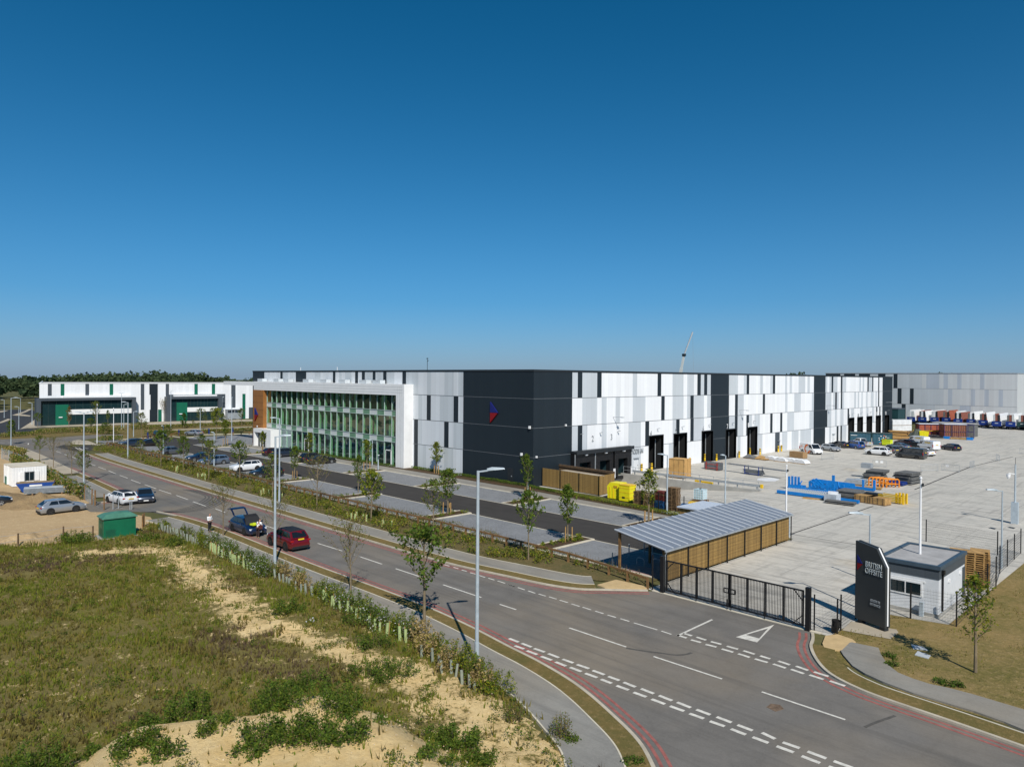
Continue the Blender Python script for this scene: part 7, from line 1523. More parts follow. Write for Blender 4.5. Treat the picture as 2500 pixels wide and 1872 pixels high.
# ------------------------------------------------------------------ people
def person(label, loc, rz, J, shirt, trousers, skin, hair, shoes, height=1.78):
    t = thing('person', label, 'person', (loc[0], loc[1], loc[2] if len(loc) > 2 else 0), rz)
    def skinmesh(name, verts, edges, rad, m, sub=1, root=0):
        me = bpy.data.meshes.new(name); me.from_pydata(verts, edges, []); me.materials.append(m)
        o = bpy.data.objects.new(name, me); COL.objects.link(o); o.parent = t
        sk = o.modifiers.new('skin', 'SKIN'); sk.use_smooth_shade = True
        for i, r_ in enumerate(rad): me.skin_vertices[0].data[i].radius = (r_, r_) if not isinstance(r_, tuple) else r_
        me.skin_vertices[0].data[root].use_root = True
        if sub: o.modifiers.new('sub', 'SUBSURF').levels = sub; o.modifiers['sub'].render_levels = sub
        return o
    V = [J[k] for k in ('pelvis', 'waist', 'chest', 'neck', 'head', 'crown')]; Rr = [.11, .11, .13, .055, .085, .075]; E = [(0, 1), (1, 2), (2, 3), (3, 4), (4, 5)]
    for s in ('l', 'r'):
        b = len(V); V += [J['sh_' + s], J['el_' + s], J['wr_' + s], J['ha_' + s]]; Rr += [.06, .045, .032, .036]; E += [(2, b), (b, b + 1), (b + 1, b + 2), (b + 2, b + 3)]
        h_ = Vector(J['ha_' + s]); d = (h_ - Vector(J['wr_' + s])).normalized(); sd = d.cross(Vector((0, 0, 1)) if abs(d.z) < .8 else Vector((1, 0, 0))).normalized()
        for q, (o_, l_) in enumerate(((-.030, .075), (-.010, .085), (.010, .08), (.028, .062))):
            c_ = len(V); V += [tuple(h_ + sd * o_ + d * .035), tuple(h_ + sd * o_ * 1.15 + d * (.035 + l_ * .55)), tuple(h_ + sd * o_ * 1.1 + d * (.03 + l_ * .9) + Vector((0, 0, -.02)))]; Rr += [.010, .009, .008]; E += [(b + 3, c_), (c_, c_ + 1), (c_ + 1, c_ + 2)]
        c_ = len(V); V += [tuple(h_ - sd * .045 + d * .005), tuple(h_ - sd * .065 + d * .045)]; Rr += [.012, .009]; E += [(b + 3, c_), (c_, c_ + 1)]
        b = len(V); V += [J['hip_' + s], J['kn_' + s], J['an_' + s], J['toe_' + s]]; Rr += [.085, .06, .042, .035]; E += [(0, b), (b, b + 1), (b + 1, b + 2), (b + 2, b + 3)]
    body = skinmesh('body', V, E, Rr, skin, 1)
    v = [J['pelvis'], J['waist'], J['chest'], (Vector(J['neck']) * .75 + Vector(J['chest']) * .25)[:]]; r_ = [(.165, .12), (.16, .125), (.185, .14), .075]; e = [(0, 1), (1, 2), (2, 3)]
    for s in ('l', 'r'):
        b = len(v); v += [J['sh_' + s], J['el_' + s], (Vector(J['el_' + s]) * .5 + Vector(J['wr_' + s]) * .5)[:]]; r_ += [.078, .062, .052]; e += [(2, b), (b, b + 1), (b + 1, b + 2)]
    skinmesh('shirt', v, e, r_, shirt)
    v = [(Vector(J['pelvis']) + Vector((0, 0, .04)))[:]]; r_ = [(.165, .125)]; e = []
    for s in ('l', 'r'):
        b = len(v); v += [J['hip_' + s], J['kn_' + s], (Vector(J['an_' + s]) + Vector((0, 0, .03)))[:]]; r_ += [.105, .08, .065]; e += [(0, b), (b, b + 1), (b + 1, b + 2)]
    skinmesh('trousers', v, e, r_, trousers)
    for s in ('l', 'r'): skinmesh('shoe', [(Vector(J['an_' + s]) + Vector((0, 0, -.04)))[:], J['toe_' + s]], [(0, 1)], [.052, .045], shoes)
    hd = Vector(J['head']); fw = J['face']; fw = Vector(fw).normalized(); sd = Vector((-fw.y, fw.x, 0))
    skinmesh('hair', [(hd + Vector((0, 0, .045)) - fw * .03)[:], (Vector(J['crown']) + Vector((0, 0, .012)) - fw * .015)[:]], [(0, 1)], [.088, .076], hair)
    k = MB()
    for s in (-1, 1): k.cyl(hd + fw * .075 + sd * s * .032, hd + fw * .088 + sd * s * .032, .011, n=6)
    k.build('eyes', M['black'], t); k = MB(); k.add([(hd + fw * .08 + Vector((0, 0, .012)))[:], (hd + fw * .112 + Vector((0, 0, -.028)))[:], (hd + fw * .08 + sd * .016 + Vector((0, 0, -.032)))[:], (hd + fw * .08 - sd * .016 + Vector((0, 0, -.032)))[:]], [(0, 1, 2), (0, 3, 1), (1, 3, 2)]); k.build('nose', skin, t)
    k = MB(); k.box((hd + fw * .083 + Vector((0, 0, -.055)))[:], (.012, .045, .010), rz=math.atan2(fw.y, fw.x)); k.build('mouth', mat('lips', (.30, .12, .09), .6), t)
    k = MB()
    for s in (-1, 1): k.cyl(hd + sd * s * .080, hd + sd * s * .098, .028, .022, 8)
    k.build('ears', skin, t)
    return t
SK = mat('skin', (.46, .25, .17), .6, var=.08); SH = mat('white_shirt', (.80, .80, .80), .8, var=.05); TR = mat('black_trousers', (.016, .016, .019), .85); TB = mat('dark_brown_trousers', (.035, .018, .018), .85)
J1 = dict(pelvis=(0, 0, .95), waist=(0, 0, 1.10), chest=(0, 0, 1.34), neck=(0.01, 0, 1.50), head=(.035, 0, 1.64), crown=(.02, 0, 1.74), face=(1, 0, -.25),
          sh_l=(0, .19, 1.42), el_l=(.02, .25, 1.14), wr_l=(.24, .14, 1.10), ha_l=(.31, .10, 1.12), sh_r=(0, -.19, 1.42), el_r=(.02, -.25, 1.14), wr_r=(.24, -.12, 1.10), ha_r=(.31, -.07, 1.11),
          hip_l=(0, .09, .90), kn_l=(.02, .10, .49), an_l=(-.01, .11, .09), toe_l=(.15, .14, .04), hip_r=(0, -.09, .90), kn_r=(.01, -.10, .49), an_r=(-.02, -.11, .09), toe_r=(.14, -.13, .04))
m1_ = (-0.37,-42.45)
person('man in white shirt and black trousers standing on the footway looking at a phone', (m1_[0], m1_[1], .106), RD(25), J1, SH, TR, SK, mat('grey_hair', (.12, .105, .095), .8), mat('black_shoe', (.012, .012, .012), .5))
ph = tag(MB().box((0, 0, 0), (.02, .07, .14)).build('phone', M['black'], None, False, (m1_[0] + .33 * math.cos(RD(25)), m1_[1] + .33 * math.sin(RD(25)), 1.27)), 'small dark phone held by the man on the footway', 'phone')
J2 = dict(pelvis=(0, 0, .92), waist=(.05, 0, 1.06), chest=(.16, 0, 1.27), neck=(.25, 0, 1.41), head=(.33, 0, 1.51), crown=(.36, 0, 1.61), face=(1, 0, -.7),
          sh_l=(.18, .18, 1.34), el_l=(.30, .24, 1.08), wr_l=(.52, .18, 1.02), ha_l=(.60, .16, 1.02), sh_r=(.18, -.18, 1.34), el_r=(.28, -.24, 1.06), wr_r=(.48, -.18, .98), ha_r=(.56, -.16, .98),
          hip_l=(0, .09, .88), kn_l=(.06, .11, .48), an_l=(-.02, .12, .09), toe_l=(.14, .15, .04), hip_r=(-.01, -.09, .88), kn_r=(-.03, -.11, .48), an_r=(-.14, -.12, .09), toe_r=(.02, -.14, .04))
m2_ = (4.43,-40.04)
p2 = person('man in white shirt with a brown shoulder bag leaning over the open bonnet', (m2_[0], m2_[1], .02), RD(125), J2, SH, TB, SK, mat('dark_hair', (.02, .016, .013), .8), mat('tan_shoe', (.36, .20, .07), .7))
sb = tag(MB().box((0, 0, 0), (.12, .34, .34), rz=.0).build('shoulder_bag', mat('brown_leather', (.10, .028, .02), .6), None, False, (m2_[0] + .22, m2_[1] + .12, 1.0)), 'brown shoulder bag hanging at the side of the man at the bonnet', 'bag')
k = MB(); k.bar((0, 0, .15), (-.2, -.1, .52), .05, .02); k.bar((-.2, -.1, .52), (-.3, .1, .35), .05, .02); k.build('strap', mat('brown_leather', (.10, .028, .02), .6), sb)
# odds and ends on the ground
def rag(p, label, m, s=.35, name='plastic_sheet'):
    k = MB(); r_ = random.Random(int(p[0] * 7))
    for i in range(7):
        x, y = r_.uniform(-s, s), r_.uniform(-s * .6, s * .6); k.add([(x + r_.uniform(-s, s) * .6, y + r_.uniform(-s, s) * .5, r_.uniform(.02, .28)) for q in range(3)] + [(x, y, .05)], [(0, 1, 2), (1, 2, 3)])
    return tag(k.build(name, M[m], None, False, (p[0], p[1], 0.05)), label, 'litter')
p = (49.70,-26.46); t = thing('litter_bin', 'black bin bag holder slumped by the mesh pedestrian gate', 'bin', (p[0], p[1], .0)); k = MB(); k.cyl((0, 0, .05), (.10, .0, .42), .18, .23, 12); k.build('bag', M['black'], t); k = MB(); k.cyl((.10, 0, .42), (.12, 0, .74), .21, .25, 12, caps=False); k.build('hoop', M['rubber'], t)
for i, pts in enumerate(([(53.41,-25.35),(53.95,-25.27),(54.34,-25.63),(53.71,-25.99)], [(53.98,-26.17),(54.66,-26.37),(54.70,-26.92),(54.04,-26.87)])):
    o = MB().prism(pts, 0.02, .06).build('drain_cover', M['clad_S']); tag(o, ('concrete drain cover in the lawn nearer the kiosk', 'concrete drain cover in the lawn nearer the footway')[i], 'drain cover', 'drain covers in the lawn')
for i, pts in enumerate(([(48.48,14.80),(48.56,15.32),(49.11,15.06),(49.06,14.41)], [(49.72,16.51),(49.82,17.07),(50.34,16.85),(50.29,16.19)])):
    tag(MB().prism(pts, .012, .03).build('drain_grate', M['dark']), ('dark drain grate in the concrete, the one nearer the lamp post', 'dark drain grate in the concrete, the one nearer the camera mast')[i], 'drain grate', 'drain grates in the yard')
o = MB().prism([(51.42,-38.31),(51.41,-37.85),(51.74,-37.66),(52.04,-37.93),(51.89,-38.43)], .02, .032).build('rusty_manhole', mat('rusty_iron', (.17, .115, .075), .9, var=.5, scale=6)); tag(o, 'rust-stained manhole cover in the road', 'manhole')
dr = MB(); dash((36.36,-2.51), (36.24,19.06), .16, dr, .021); dash((36.20,-2.69), (42.52,-2.58), .10, dr, .021); dash((35.41,36.75), (33.68,72.40), .22, dr, .021); dash((33.68,72.40), (34.93,97.41), .2, dr, .021)
struct(dr.build('yard_drain_channel', mat('dark_drain', (.05, .048, .044), .9)))
# loose thin blue bars bristling out of the steelwork
for i, (px, hh, lean) in enumerate((((0.14), 1.5, .5), (.2, 1.3, -.4), (.34, 1.7, .7), (.42, 1.2, -.5), (.56, 1.5, .3), (.66, 1.1, .6), (.78, 1.4, -.3))):
    q = Vector(B0).lerp(Vector(C1), px)
    steel('blue_strut', ('thin blue strut nearest the upright columns', 'second thin blue strut from the upright columns', 'thin blue strut leaning over the ladder rungs', 'thin blue strut between the ladder and the braces', 'thin blue strut standing by the stacked girders', 'thin blue strut over the near stacked girder', 'thin blue strut towards the girder ends')[i], [((q.x, q.y, .5), (q.x + lean, q.y + .2, hh), .12, .12), ((q.x, q.y, .55), (q.x + 1.3, q.y - .5, .6), .14, .16)])

# ------------------------------------------------------------------ vegetation
GR = random.Random(21)
def leaf(k, p, s, m, r_=GR, asp=.6):
    a, b = r_.uniform(0, 6.283), math.acos(r_.uniform(-1, 1)); d = Vector((math.sin(b) * math.cos(a), math.sin(b) * math.sin(a), math.cos(b)))
    u = d.cross(Vector((r_.uniform(-1, 1), r_.uniform(-1, 1), r_.uniform(-1, 1)))).normalized(); v = d.cross(u) * (s * asp); u = u * s
    p = Vector(p); o = len(k.v)
    k.v += [(p - u)[:], (p + v * .9)[:], (p + u)[:], (p - v * .9)[:]]; k.f.append((o, o + 1, o + 2, o + 3)); k.m.append(m)
def make_tree(seed, shape, nl, ls, mats, stakes=0, bark='bark'):
    """a unit-height (5 m) young tree: tapered trunk, limbs, twigs, separate leaves"""
    r_ = random.Random(seed); t = thing('young_tree', 'x', 'tree'); H_ = 5.0; tr = MB(); cr = MB()
    lean = (r_.uniform(-.15, .15), r_.uniform(-.15, .15)); P = [(lean[0] * q * q, lean[1] * q * q, H_ * q) for q in (0, .25, .5, .75, .97)]
    R_ = [.075, .06, .045, .028, .01]
    for i in range(4): tr.cyl(P[i], P[i + 1], R_[i], R_[i + 1], 7)
    nb = shape['n']; tips = []
    for i in range(nb):
        q = shape['z0'] + (.93 - shape['z0']) * (i + r_.random()) / nb; az = i * 2.4 + r_.uniform(-.4, .4)
        base = Vector((lean[0] * q * q, lean[1] * q * q, H_ * q)); up = shape['up'] + r_.uniform(-.15, .15)
        f = (q - shape['z0']) / (.95 - shape['z0']); ln = shape['w'] * (math.sin(math.pi * min(1, f * .75 + .28)) ** .8) * r_.uniform(.75, 1.2) * (1.35 if up > 1.2 else 1)
        d = Vector((math.cos(az), math.sin(az), up)).normalized(); e = base + d * ln; mid = base + d * ln * .5 + Vector((0, 0, -.04 * ln))
        tr.cyl(base, mid, .022, .014, 5); tr.cyl(mid, e, .014, .005, 5)
        tips.append((base, mid, e))
        for j in range(3):
            s = r_.uniform(.35, .9); p0 = mid.lerp(e, (s - .35) / .65) if s > .5 else base.lerp(mid, s * 2)
            p1 = p0 + (d + Vector((r_.uniform(-.8, .8), r_.uniform(-.8, .8), r_.uniform(-.1, .8)))).normalized() * ln * .45; tr.cyl(p0, p1, .010, .004, 4, caps=False); tips.append((p0, p0.lerp(p1, .5), p1))
    for i in range(nl):
        a, b, c = r_.choice(tips); q = r_.random() ** .6
        p = (a.lerp(b, q * 2) if q < .5 else b.lerp(c, q * 2 - 1)) + Vector((r_.gauss(0, .09), r_.gauss(0, .09), r_.gauss(0, .09)))
        leaf(cr, p, ls * r_.uniform(.6, 1.3), min(len(mats) - 1, int(r_.random() ** 1.3 * len(mats))), r_)
    tr.build('trunk', M[bark], t); cr.build('crown', [M[x] for x in mats], t)
    if stakes:
        for s in range(stakes):
            a = s * 6.283 / stakes + .5; MB().cyl((.38 * math.cos(a), .38 * math.sin(a), 0), (.36 * math.cos(a), .36 * math.sin(a), 1.25), .045, n=6).build('stake', M['stake'], t)
    return t
SHP = dict(bare=dict(n=20, z0=.34, up=1.5, w=1.75), round=dict(n=22, z0=.36, up=.8, w=1.35), column=dict(n=26, z0=.26, up=1.5, w=.78), slim=dict(n=18, z0=.30, up=1.7, w=.72), cone=dict(n=26, z0=.15, up=.5, w=.85), wide=dict(n=20, z0=.36, up=1.3, w=1.35))
PT_ = {'bare': [make_tree(s, SHP['bare'], 620, .065, ['leaf_o', 'leaf_b', 'leaf_o'], bark='bark') for s in (1, 2)], 'leafy': [make_tree(s, SHP['round'], 1000, .11, ['leaf_a', 'leaf_b', 'leaf_c']) for s in (3, 4)],
       'column': [make_tree(s, SHP['column'], 1050, .10, ['leaf_a', 'leaf_c', 'leaf_b']) for s in (5, 6)], 'staked': [make_tree(s, SHP['column'], 1050, .10, ['leaf_b', 'leaf_a', 'leaf_c'], 3) for s in (7, 8)],
       'slim': [make_tree(s, SHP['slim'], 900, .095, ['leaf_b', 'leaf_a', 'leaf_y'], 2) for s in (9, 10)], 'cone': [make_tree(11, SHP['cone'], 2000, .11, ['leaf_c', 'leaf_a', 'leaf_d'])], 'maple': [make_tree(12, SHP['wide'], 950, .10, ['leaf_a', 'leaf_c', 'leaf_b'])],
       'thin': [make_tree(s, SHP['round'], 800, .095, ['leaf_a', 'leaf_o', 'leaf_b']) for s in (13, 14)], 'yellow': [make_tree(15, SHP['round'], 1300, .11, ['leaf_y', 'leaf_b', 'leaf_a'])], 'rusty': [make_tree(16, SHP['column'], 900, .10, ['leaf_r', 'leaf_o', 'leaf_a'], bark='palebark')], 'willow': [make_tree(17, SHP['column'], 900, .075, ['leaf_b', 'leaf_y', 'leaf_a'])]}
TK = {k: [tree_of(t) for t in v] for k, v in PT_.items()}
used = set(); tcount = [0]
def tree(kind, bh, label, wide=1.0):
    (b, h_) = bh; h_ = max(2.2, h_); i = tcount[0] % len(PT_[kind]); tcount[0] += 1
    sc = (h_ / 5 * wide, h_ / 5 * wide, h_ / 5); t = PT_[kind][i]
    if (kind, i) not in used:
        used.add((kind, i)); t.location = (b[0], b[1], 0.05); t.rotation_euler = (0, 0, GR.uniform(0, 6)); t.scale = sc; t['label'] = label; t['group'] = 'young planted trees'
    else: dup(t, TK[kind][i], (b[0], b[1], .05), GR.uniform(0, 6), sc, label, 'young planted trees')
for kd, bh, lab, wd in (
    ('column', ((-111.95,-39.42),5.31), 'leafy young tree sharing the corner verge with a street lamp', 1.2),
    ('thin', ((-74.20,-41.63),4.49), 'sparse young tree behind the white site cabins, first along the verge', 1.0), ('bare', ((-62.65,-42.01),4.84), 'bare-branched young tree second along the site verge', .9), ('bare', ((-51.88,-41.96),4.55), 'bare-branched young tree third along the site verge', .9), ('thin', ((-43.41,-42.52),4.43), 'young tree on the site verge in front of the double street lamp', 1.15),
    ('bare', ((1.83,-42.10),4.53), 'bare young tree between the standing man and the blue electric car', 1.05), ('bare', ((10.52,-41.43),4.15), 'bare young tree beside the lamp at the crimson car', 1.0), ('bare', ((25.58,-43.52),4.98), 'bare young tree on the footway by the flowering shrubs', 1.0), ('maple', ((33.16,-43.32),5.86), 'broad-leaved young tree casting a shadow on the footway bend', 1.15),
    ('thin', ((-63.08,-29.33),3.84), 'thin young tree in the roadside bed by the slate-blue car', .9), ('leafy', ((-54.46,-28.97),6.07), 'bushy young tree in the roadside bed at the grey hatchback', .85), ('leafy', ((-45.72,-28.66),5.51), 'young tree in the roadside bed between grey hatchback and navy car', .75), ('thin', ((-33.87,-29.45),5.86), 'young tree in the roadside bed before the steel-blue estate', .9), ('leafy', ((-30.24,-26.67),5.78), 'leafy young tree in the roadside bed before the white off-roader', .85),
    ('thin', ((-12.90,-30.30),5.59), 'young tree in the roadside bed in front of the black sport utility car', .85), ('bare', ((-4.40,-29.32),5.63), 'half-bare young tree in the roadside bed opposite the crimson car', 1.0), ('yellow', ((5.86,-29.09),5.39), 'yellow-green young tree overlapping the empty bays', .95), ('thin', ((15.93,-29.20),5.66), 'thin young tree in the roadside bed near its knee rail bend', .75), ('leafy', ((26.40,-27.83),5.83), 'leafy young tree in the roadside bed nearest the foreground lamp', .7),
    ('staked', ((-27.15,-20.15),4.89), 'staked young tree on the island beside the black sport utility car', .95), ('column', ((-11.55,-19.62),4.89), 'young tree at the island tip before the office glazing', .9), ('staked', ((7.19,-20.43),5.06), 'staked young tree with pale feathery top on an island', 1.3), ('staked', ((24.34,-20.75),5.31), 'compact column tree with two stakes on the island nearest the shelter', 1.0),
    ('slim', ((-65.24,-7.03),4.15), 'slim staked tree before the office porch', 1.2), ('slim', ((-47.40,-6.84),4.95), 'slim staked tree at the glass door of the office', 1.4), ('slim', ((-29.57,-6.73),4.93), 'slim staked tree in front of the last glazed panes', 1.3), ('slim', ((-18.51,-1.70),5.01), 'slim pale tree against the grey panels beside the white portal', 1.5), ('staked', ((6.07,-7.29),5.64), 'dark young tree against the anthracite corner wall', .95), ('slim', ((24.77,-9.05),5.72), 'staked young tree in front of the dock retaining wall', 1.3),
    ('cone', ((-137.45,4.15),4.51), 'dark cone-shaped tree before the second green panel', 1.1), ('thin', ((-138.29,7.03),2.24), 'small tree left of the slim lamp behind the far hedge', 1.0), ('thin', ((-130.16,5.81),5.99), 'pale thin tree behind the silver-grey saloon', .9), ('yellow', ((-97.43,-2.96),7.47), 'tall yellowish tree on the far island', .7), ('slim', ((-81.12,-7.63),5.63), 'thin pale-trunked tree on the far island near the bronze wall', 1.2), ('leafy', ((-75.35,-14.52),3.07), 'bushy tree in the middle of the far aisle island', 1.2), ('leafy', ((-71.67,-14.65),2.24), 'low bushy tree behind the navy car', 1.4), ('thin', ((-111.24,-14.61),6.13), 'tall sparse tree at the red site boards', 1.0),
    ('cone', ((-146.03,18.48),3.68), 'dark bushy tree at the slate edge of the second bay', 1.0), ('thin', ((-138.86,20.98),5.25), 'thin tree before the green strip by the bronze wall', .9), ('bare', ((-171.23,10.14),6.71), 'bare grey tree against the white wall between the bays', .8), ('yellow', ((-175.89,9.32),4.82), 'yellow-green tree at the recess between the bays', .6), ('leafy', ((-104.15,-11.17),3.36), 'bushy tree beside the car park lamp over the far hatchback', 1.3), ('thin', ((-149.05,14.57),2.94), 'small tree under the white band of the second bay', 1.0), ('thin', ((-159.40,20.47),4.64), 'slim dark tree before the white band of the second bay', .8),
    ('rusty', ((-176.33,-20.68),5.82), 'rust-brown tree in front of the first dark bay', .8), ('rusty', ((-149.65,-20.63),6.42), 'pale-trunked brown tree at the green panel edge', .7), ('thin', ((-156.83,-12.60),7.47), 'tall brownish tree before the white band of the first bay', .8), ('column', ((-165.84,-7.13),4.43), 'dark column tree between the two flagpoles', .8), ('leafy', ((-163.42,-24.98),4.21), 'green tree at the slate end of the first bay', 1.0), ('leafy', ((-138.26,-18.38),3.68), 'bushy tree beside the first flagpole', 1.3), ('leafy', ((-127.66,-17.83),3.01), 'wide bushy tree in shrubs between the flagpoles', 1.6),
    ('willow', ((56.86,-27.14),5.10), 'leaning willow-like young tree on the patchy lawn by the kiosk', 1.15), ('willow', ((67.5, -21.5), 6.0), 'young tree at the lawn edge beyond the picture corner', 1.0)):
    tree(kd, bh, lab, wd)
# far wood: one mass of crowns; a few separate trees in front of it
def crown_blob(k, c, rx, rz, n, ls, nm):
    for i in range(n):
        a, b = GR.uniform(0, 6.283), GR.uniform(-.35, 1.0); q = math.sqrt(max(0, 1 - b * b)) ; rr = GR.uniform(.75, 1.05)
        bump = 1 + .25 * math.sin(3 * a + c[0]) * math.cos(4 * b)
        p = (c[0] + rx * rr * q * math.cos(a) * bump, c[1] + rx * rr * q * math.sin(a) * bump, c[2] + rz * rr * b * bump)
        m_ = (0 if GR.random() < .5 else (1 if b > .2 else 2)); leaf(k, p, ls * GR.uniform(.6, 1.4), m_, GR, .9)
k = MB()
for i in range(420):
    az = GR.uniform(-1.0, .30); ds = GR.uniform(360, 560)                    # a belt of woodland west and north of the estate
    x, y = 66 - ds * math.cos(az), -68 + ds * math.sin(az) * 1.0 + ds * .25
    if az > .12 and GR.random() < .4: continue
    h_ = GR.uniform(9.5, 14.5) * (1 + .12 * math.sin(az * 23)); rx = h_ * GR.uniform(.36, .55)
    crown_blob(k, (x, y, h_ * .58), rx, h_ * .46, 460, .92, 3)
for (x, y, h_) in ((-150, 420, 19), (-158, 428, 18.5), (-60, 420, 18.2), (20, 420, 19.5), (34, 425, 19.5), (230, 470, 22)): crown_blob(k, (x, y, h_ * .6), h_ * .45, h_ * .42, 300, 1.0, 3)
tag(k.build('woodland', [M['hazed_wood_a'], M['hazed_wood_b'], M['hazed_wood_c']]), kind='stuff')
for i, (x, y, h_, lab) in enumerate(((-262, -52, 9, 'round-headed tree in front of the wood near the far tarmac'), (-300, -20, 12, 'tall dark tree in front of the wood past the far lamps'), (-330, -75, 11, 'broad tree at the picture edge of the wood'), (-290, 8, 10, 'tree standing at the corner of the white unit before the wood'))):
    t = thing('wood_tree', lab, 'tree', (x, y, 0)); k = MB(); k.cyl((0, 0, 0), (.2, .1, h_ * .6), .3, .12, 7)
    for j in range(5): a = j * 1.25; k.cyl((.1, 0, h_ * .4), (h_ * .25 * math.cos(a), h_ * .25 * math.sin(a), h_ * .7), .12, .04, 5)
    k.build('trunk', M['bark'], t); k = MB(); crown_blob(k, (0, 0, h_ * .62), h_ * .42, h_ * .40, 900, .55, 3); k.build('crown', [M['hazed_wood_a'], M['hazed_wood_b'], M['hazed_wood_c']], t)

# shrub masses: planted beds and hedges
def shrub_cloud(k, c, r, h_, n, ls, nm, r_=GR):
    for i in range(n):
        a, q = r_.uniform(0, 6.283), math.sqrt(r_.random()); z = h_ * (.1 + .9 * r_.random() ** .7) * (1 - .55 * q * q)
        leaf(k, (c[0] + r * q * math.cos(a), c[1] + r * q * math.sin(a), c[2] + z), ls * r_.uniform(.6, 1.4), min(nm - 1, int(r_.random() * nm)), r_)
BEDM = [M[x] for x in ('leaf_b', 'leaf_a', 'leaf_y', 'leaf_o', 'gr_olive')]
k = MB()
for i in range(1350):
    x = GR.uniform(-96, 33); y = GR.uniform(-29.9, -26.2)
    if x > 22 and y < -30 + (x - 22) * .32: continue
    d = noise.noise(Vector((x * .25, y * .4, 3)))
    if d < -.08 and GR.random() < .75: continue
    s = GR.uniform(.22, .55); shrub_cloud(k, (x, y, .06), s, s * GR.uniform(1.2, 2.3), int(34 * (1 if x > -60 else .6)), .085, 5)
tag(k.build('bed_undergrowth', BEDM), kind='stuff')
def hedge_run(name, label, pts, wd, h_, dens, ls, mats, twigs=0, cat='hedge', grp=None):
    t = thing(name, label, cat, (pts[0][0], pts[0][1], .05), 0, grp); k = MB(); tw = MB(); o = Vector(pts[0])
    for (a, b) in zip(pts, pts[1:]):
        a, b = Vector(a) - o, Vector(b) - o; L_ = (b - a).length; d = (b - a) / L_; n_ = Vector((-d.y, d.x))
        for i in range(int(L_ * dens)):
            s = GR.random() * L_; gap = noise.noise(Vector((s * .6, a.x * .1, 1)))
            if gap < -.25 and twigs: continue
            p = a + d * s + n_ * GR.uniform(-wd / 2, wd / 2); hh = h_ * (1 + .35 * gap); leaf(k, (p.x, p.y, hh * GR.random() ** .6), ls * GR.uniform(.6, 1.4), min(len(mats) - 1, int(GR.random() * len(mats))))
        for i in range(int(L_ * twigs)):
            p = a + d * (GR.random() * L_) + n_ * GR.uniform(-wd / 2, wd / 2); tw.cyl((p.x, p.y, 0), (p.x + GR.uniform(-.12, .12), p.y + GR.uniform(-.12, .12), h_ * GR.uniform(.8, 1.7)), .012, .006, 4, caps=False)
    k.build('foliage', [M[x] for x in mats], t)
    if twigs: tw.build('stems', M['twig'], t)
HB = ['leaf_o', 'gr_brown', 'leaf_a', 'gr_olive']
hedge_run('young_hedge', 'thin brownish young hedge behind the timber rail, by the far parked cars', [(-96, -25.05), (-58, -25.1)], .5, .8, 110, .07, HB, 5); hedge_run('young_hedge', 'thin brownish young hedge behind the timber rail, middle stretch', [(-58, -25.1), (-20, -25.1)], .5, .8, 120, .065, HB, 6)
hedge_run('young_hedge', 'thin twiggy young hedge behind the timber rail at the empty bays', [(-20, -25.1), (20, -25.2)], .5, .75, 110, .06, HB, 7); hedge_run('young_hedge', 'row of upright hedge whips ending at the yard gate', [(20, -25.2), (31, -25.4), (36, -26.2)], .4, .55, 70, .06, ['leaf_c', 'leaf_a', 'gr_brown'], 8)
CH_ = ['leaf_a', 'leaf_b', 'leaf_c']
hedge_run('clipped_hedge', 'low clipped hedge along the foot of the office glazing', [(-68, -2.2), (-28.8, -2.2)], .6, .45, 230, .06, CH_); hedge_run('clipped_hedge', 'low clipped hedge below the grey and dark corner walls', [(-26, -.7), (-.5, -.75), (5.5, -1.6)], .6, .45, 230, .06, CH_); hedge_run('clipped_hedge', 'low clipped hedge in front of the timber enclosure and pallets', [(6.0, -1.7), (24.6, -3.4), (31.5, -4.1)], .8, .45, 250, .06, ['leaf_b', 'leaf_a', 'leaf_y'])
for i, (pl, wd, h_) in enumerate((([(-132.59,-38.14),(-134.40,-34.89),(-135.76,-30.85)], 3.0, 1.0), ([(-137.84,-30.46),(-140.34,-24.24),(-138.86,-19.13)], 3.0, 1.2), ([(-138.68,-18.90),(-126.76,-16.71),(-126.97,-13.90)], 3.5, 1.6), ([(-141.18,-8.12),(-139.72,-4.42),(-140.32,0.51)], 3.0, 1.1), ([(-142.76,1.33),(-141.82,12.84),(-140.70,25.37)], 3.0, .9), ([(-121.89,-10.67),(-121.58,-7.20),(-115.95,-3.30)], 2.0, 1.0), ([(-119.03,2.37),(-118.23,8.38),(-117.29,14.78)], 2.2, .9), ([(-109.01,-23.32),(-110.42,-21.35),(-107.76,-20.58)], 2.6, 1.1))):
    hedge_run('shrub_bed', ('shrub bed along the side road by the corner lamp', 'shrub bed in front of the first dark bay', 'bushy shrubs round the two flagpoles', 'shrub bed before the red site boards', 'long shrub bed before the second dark bay', 'shrubs behind the far hatchback', 'shrubs on the far kerb near the bronze wall', 'shrubs on the entrance island')[i], pl, wd, h_, 150, .14, ['leaf_a', 'leaf_b', 'gr_olive', 'leaf_c', 'straw'], cat='shrubs', grp='shrub beds along the far road')
hedge_run('scrub_hedge', 'green scrub growing along the timber-posted site fence', [tp[0], tp[2], tp[4], tp[6], tp[8]], 1.4, 1.5, 240, .12, ['leaf_a', 'leaf_b', 'straw', 'gr_olive', 'leaf_c'], 1, 'hedge'); hedge_run('scrub_hedge', 'pale scrub by the steel mesh site fence', [(-90.74,-43.98), (-88.57,-43.03), (-79.83,-43.33)], 2.0, 1.6, 200, .13, ['gr_olive', 'leaf_b', 'straw'], 1, 'hedge')
k = MB()
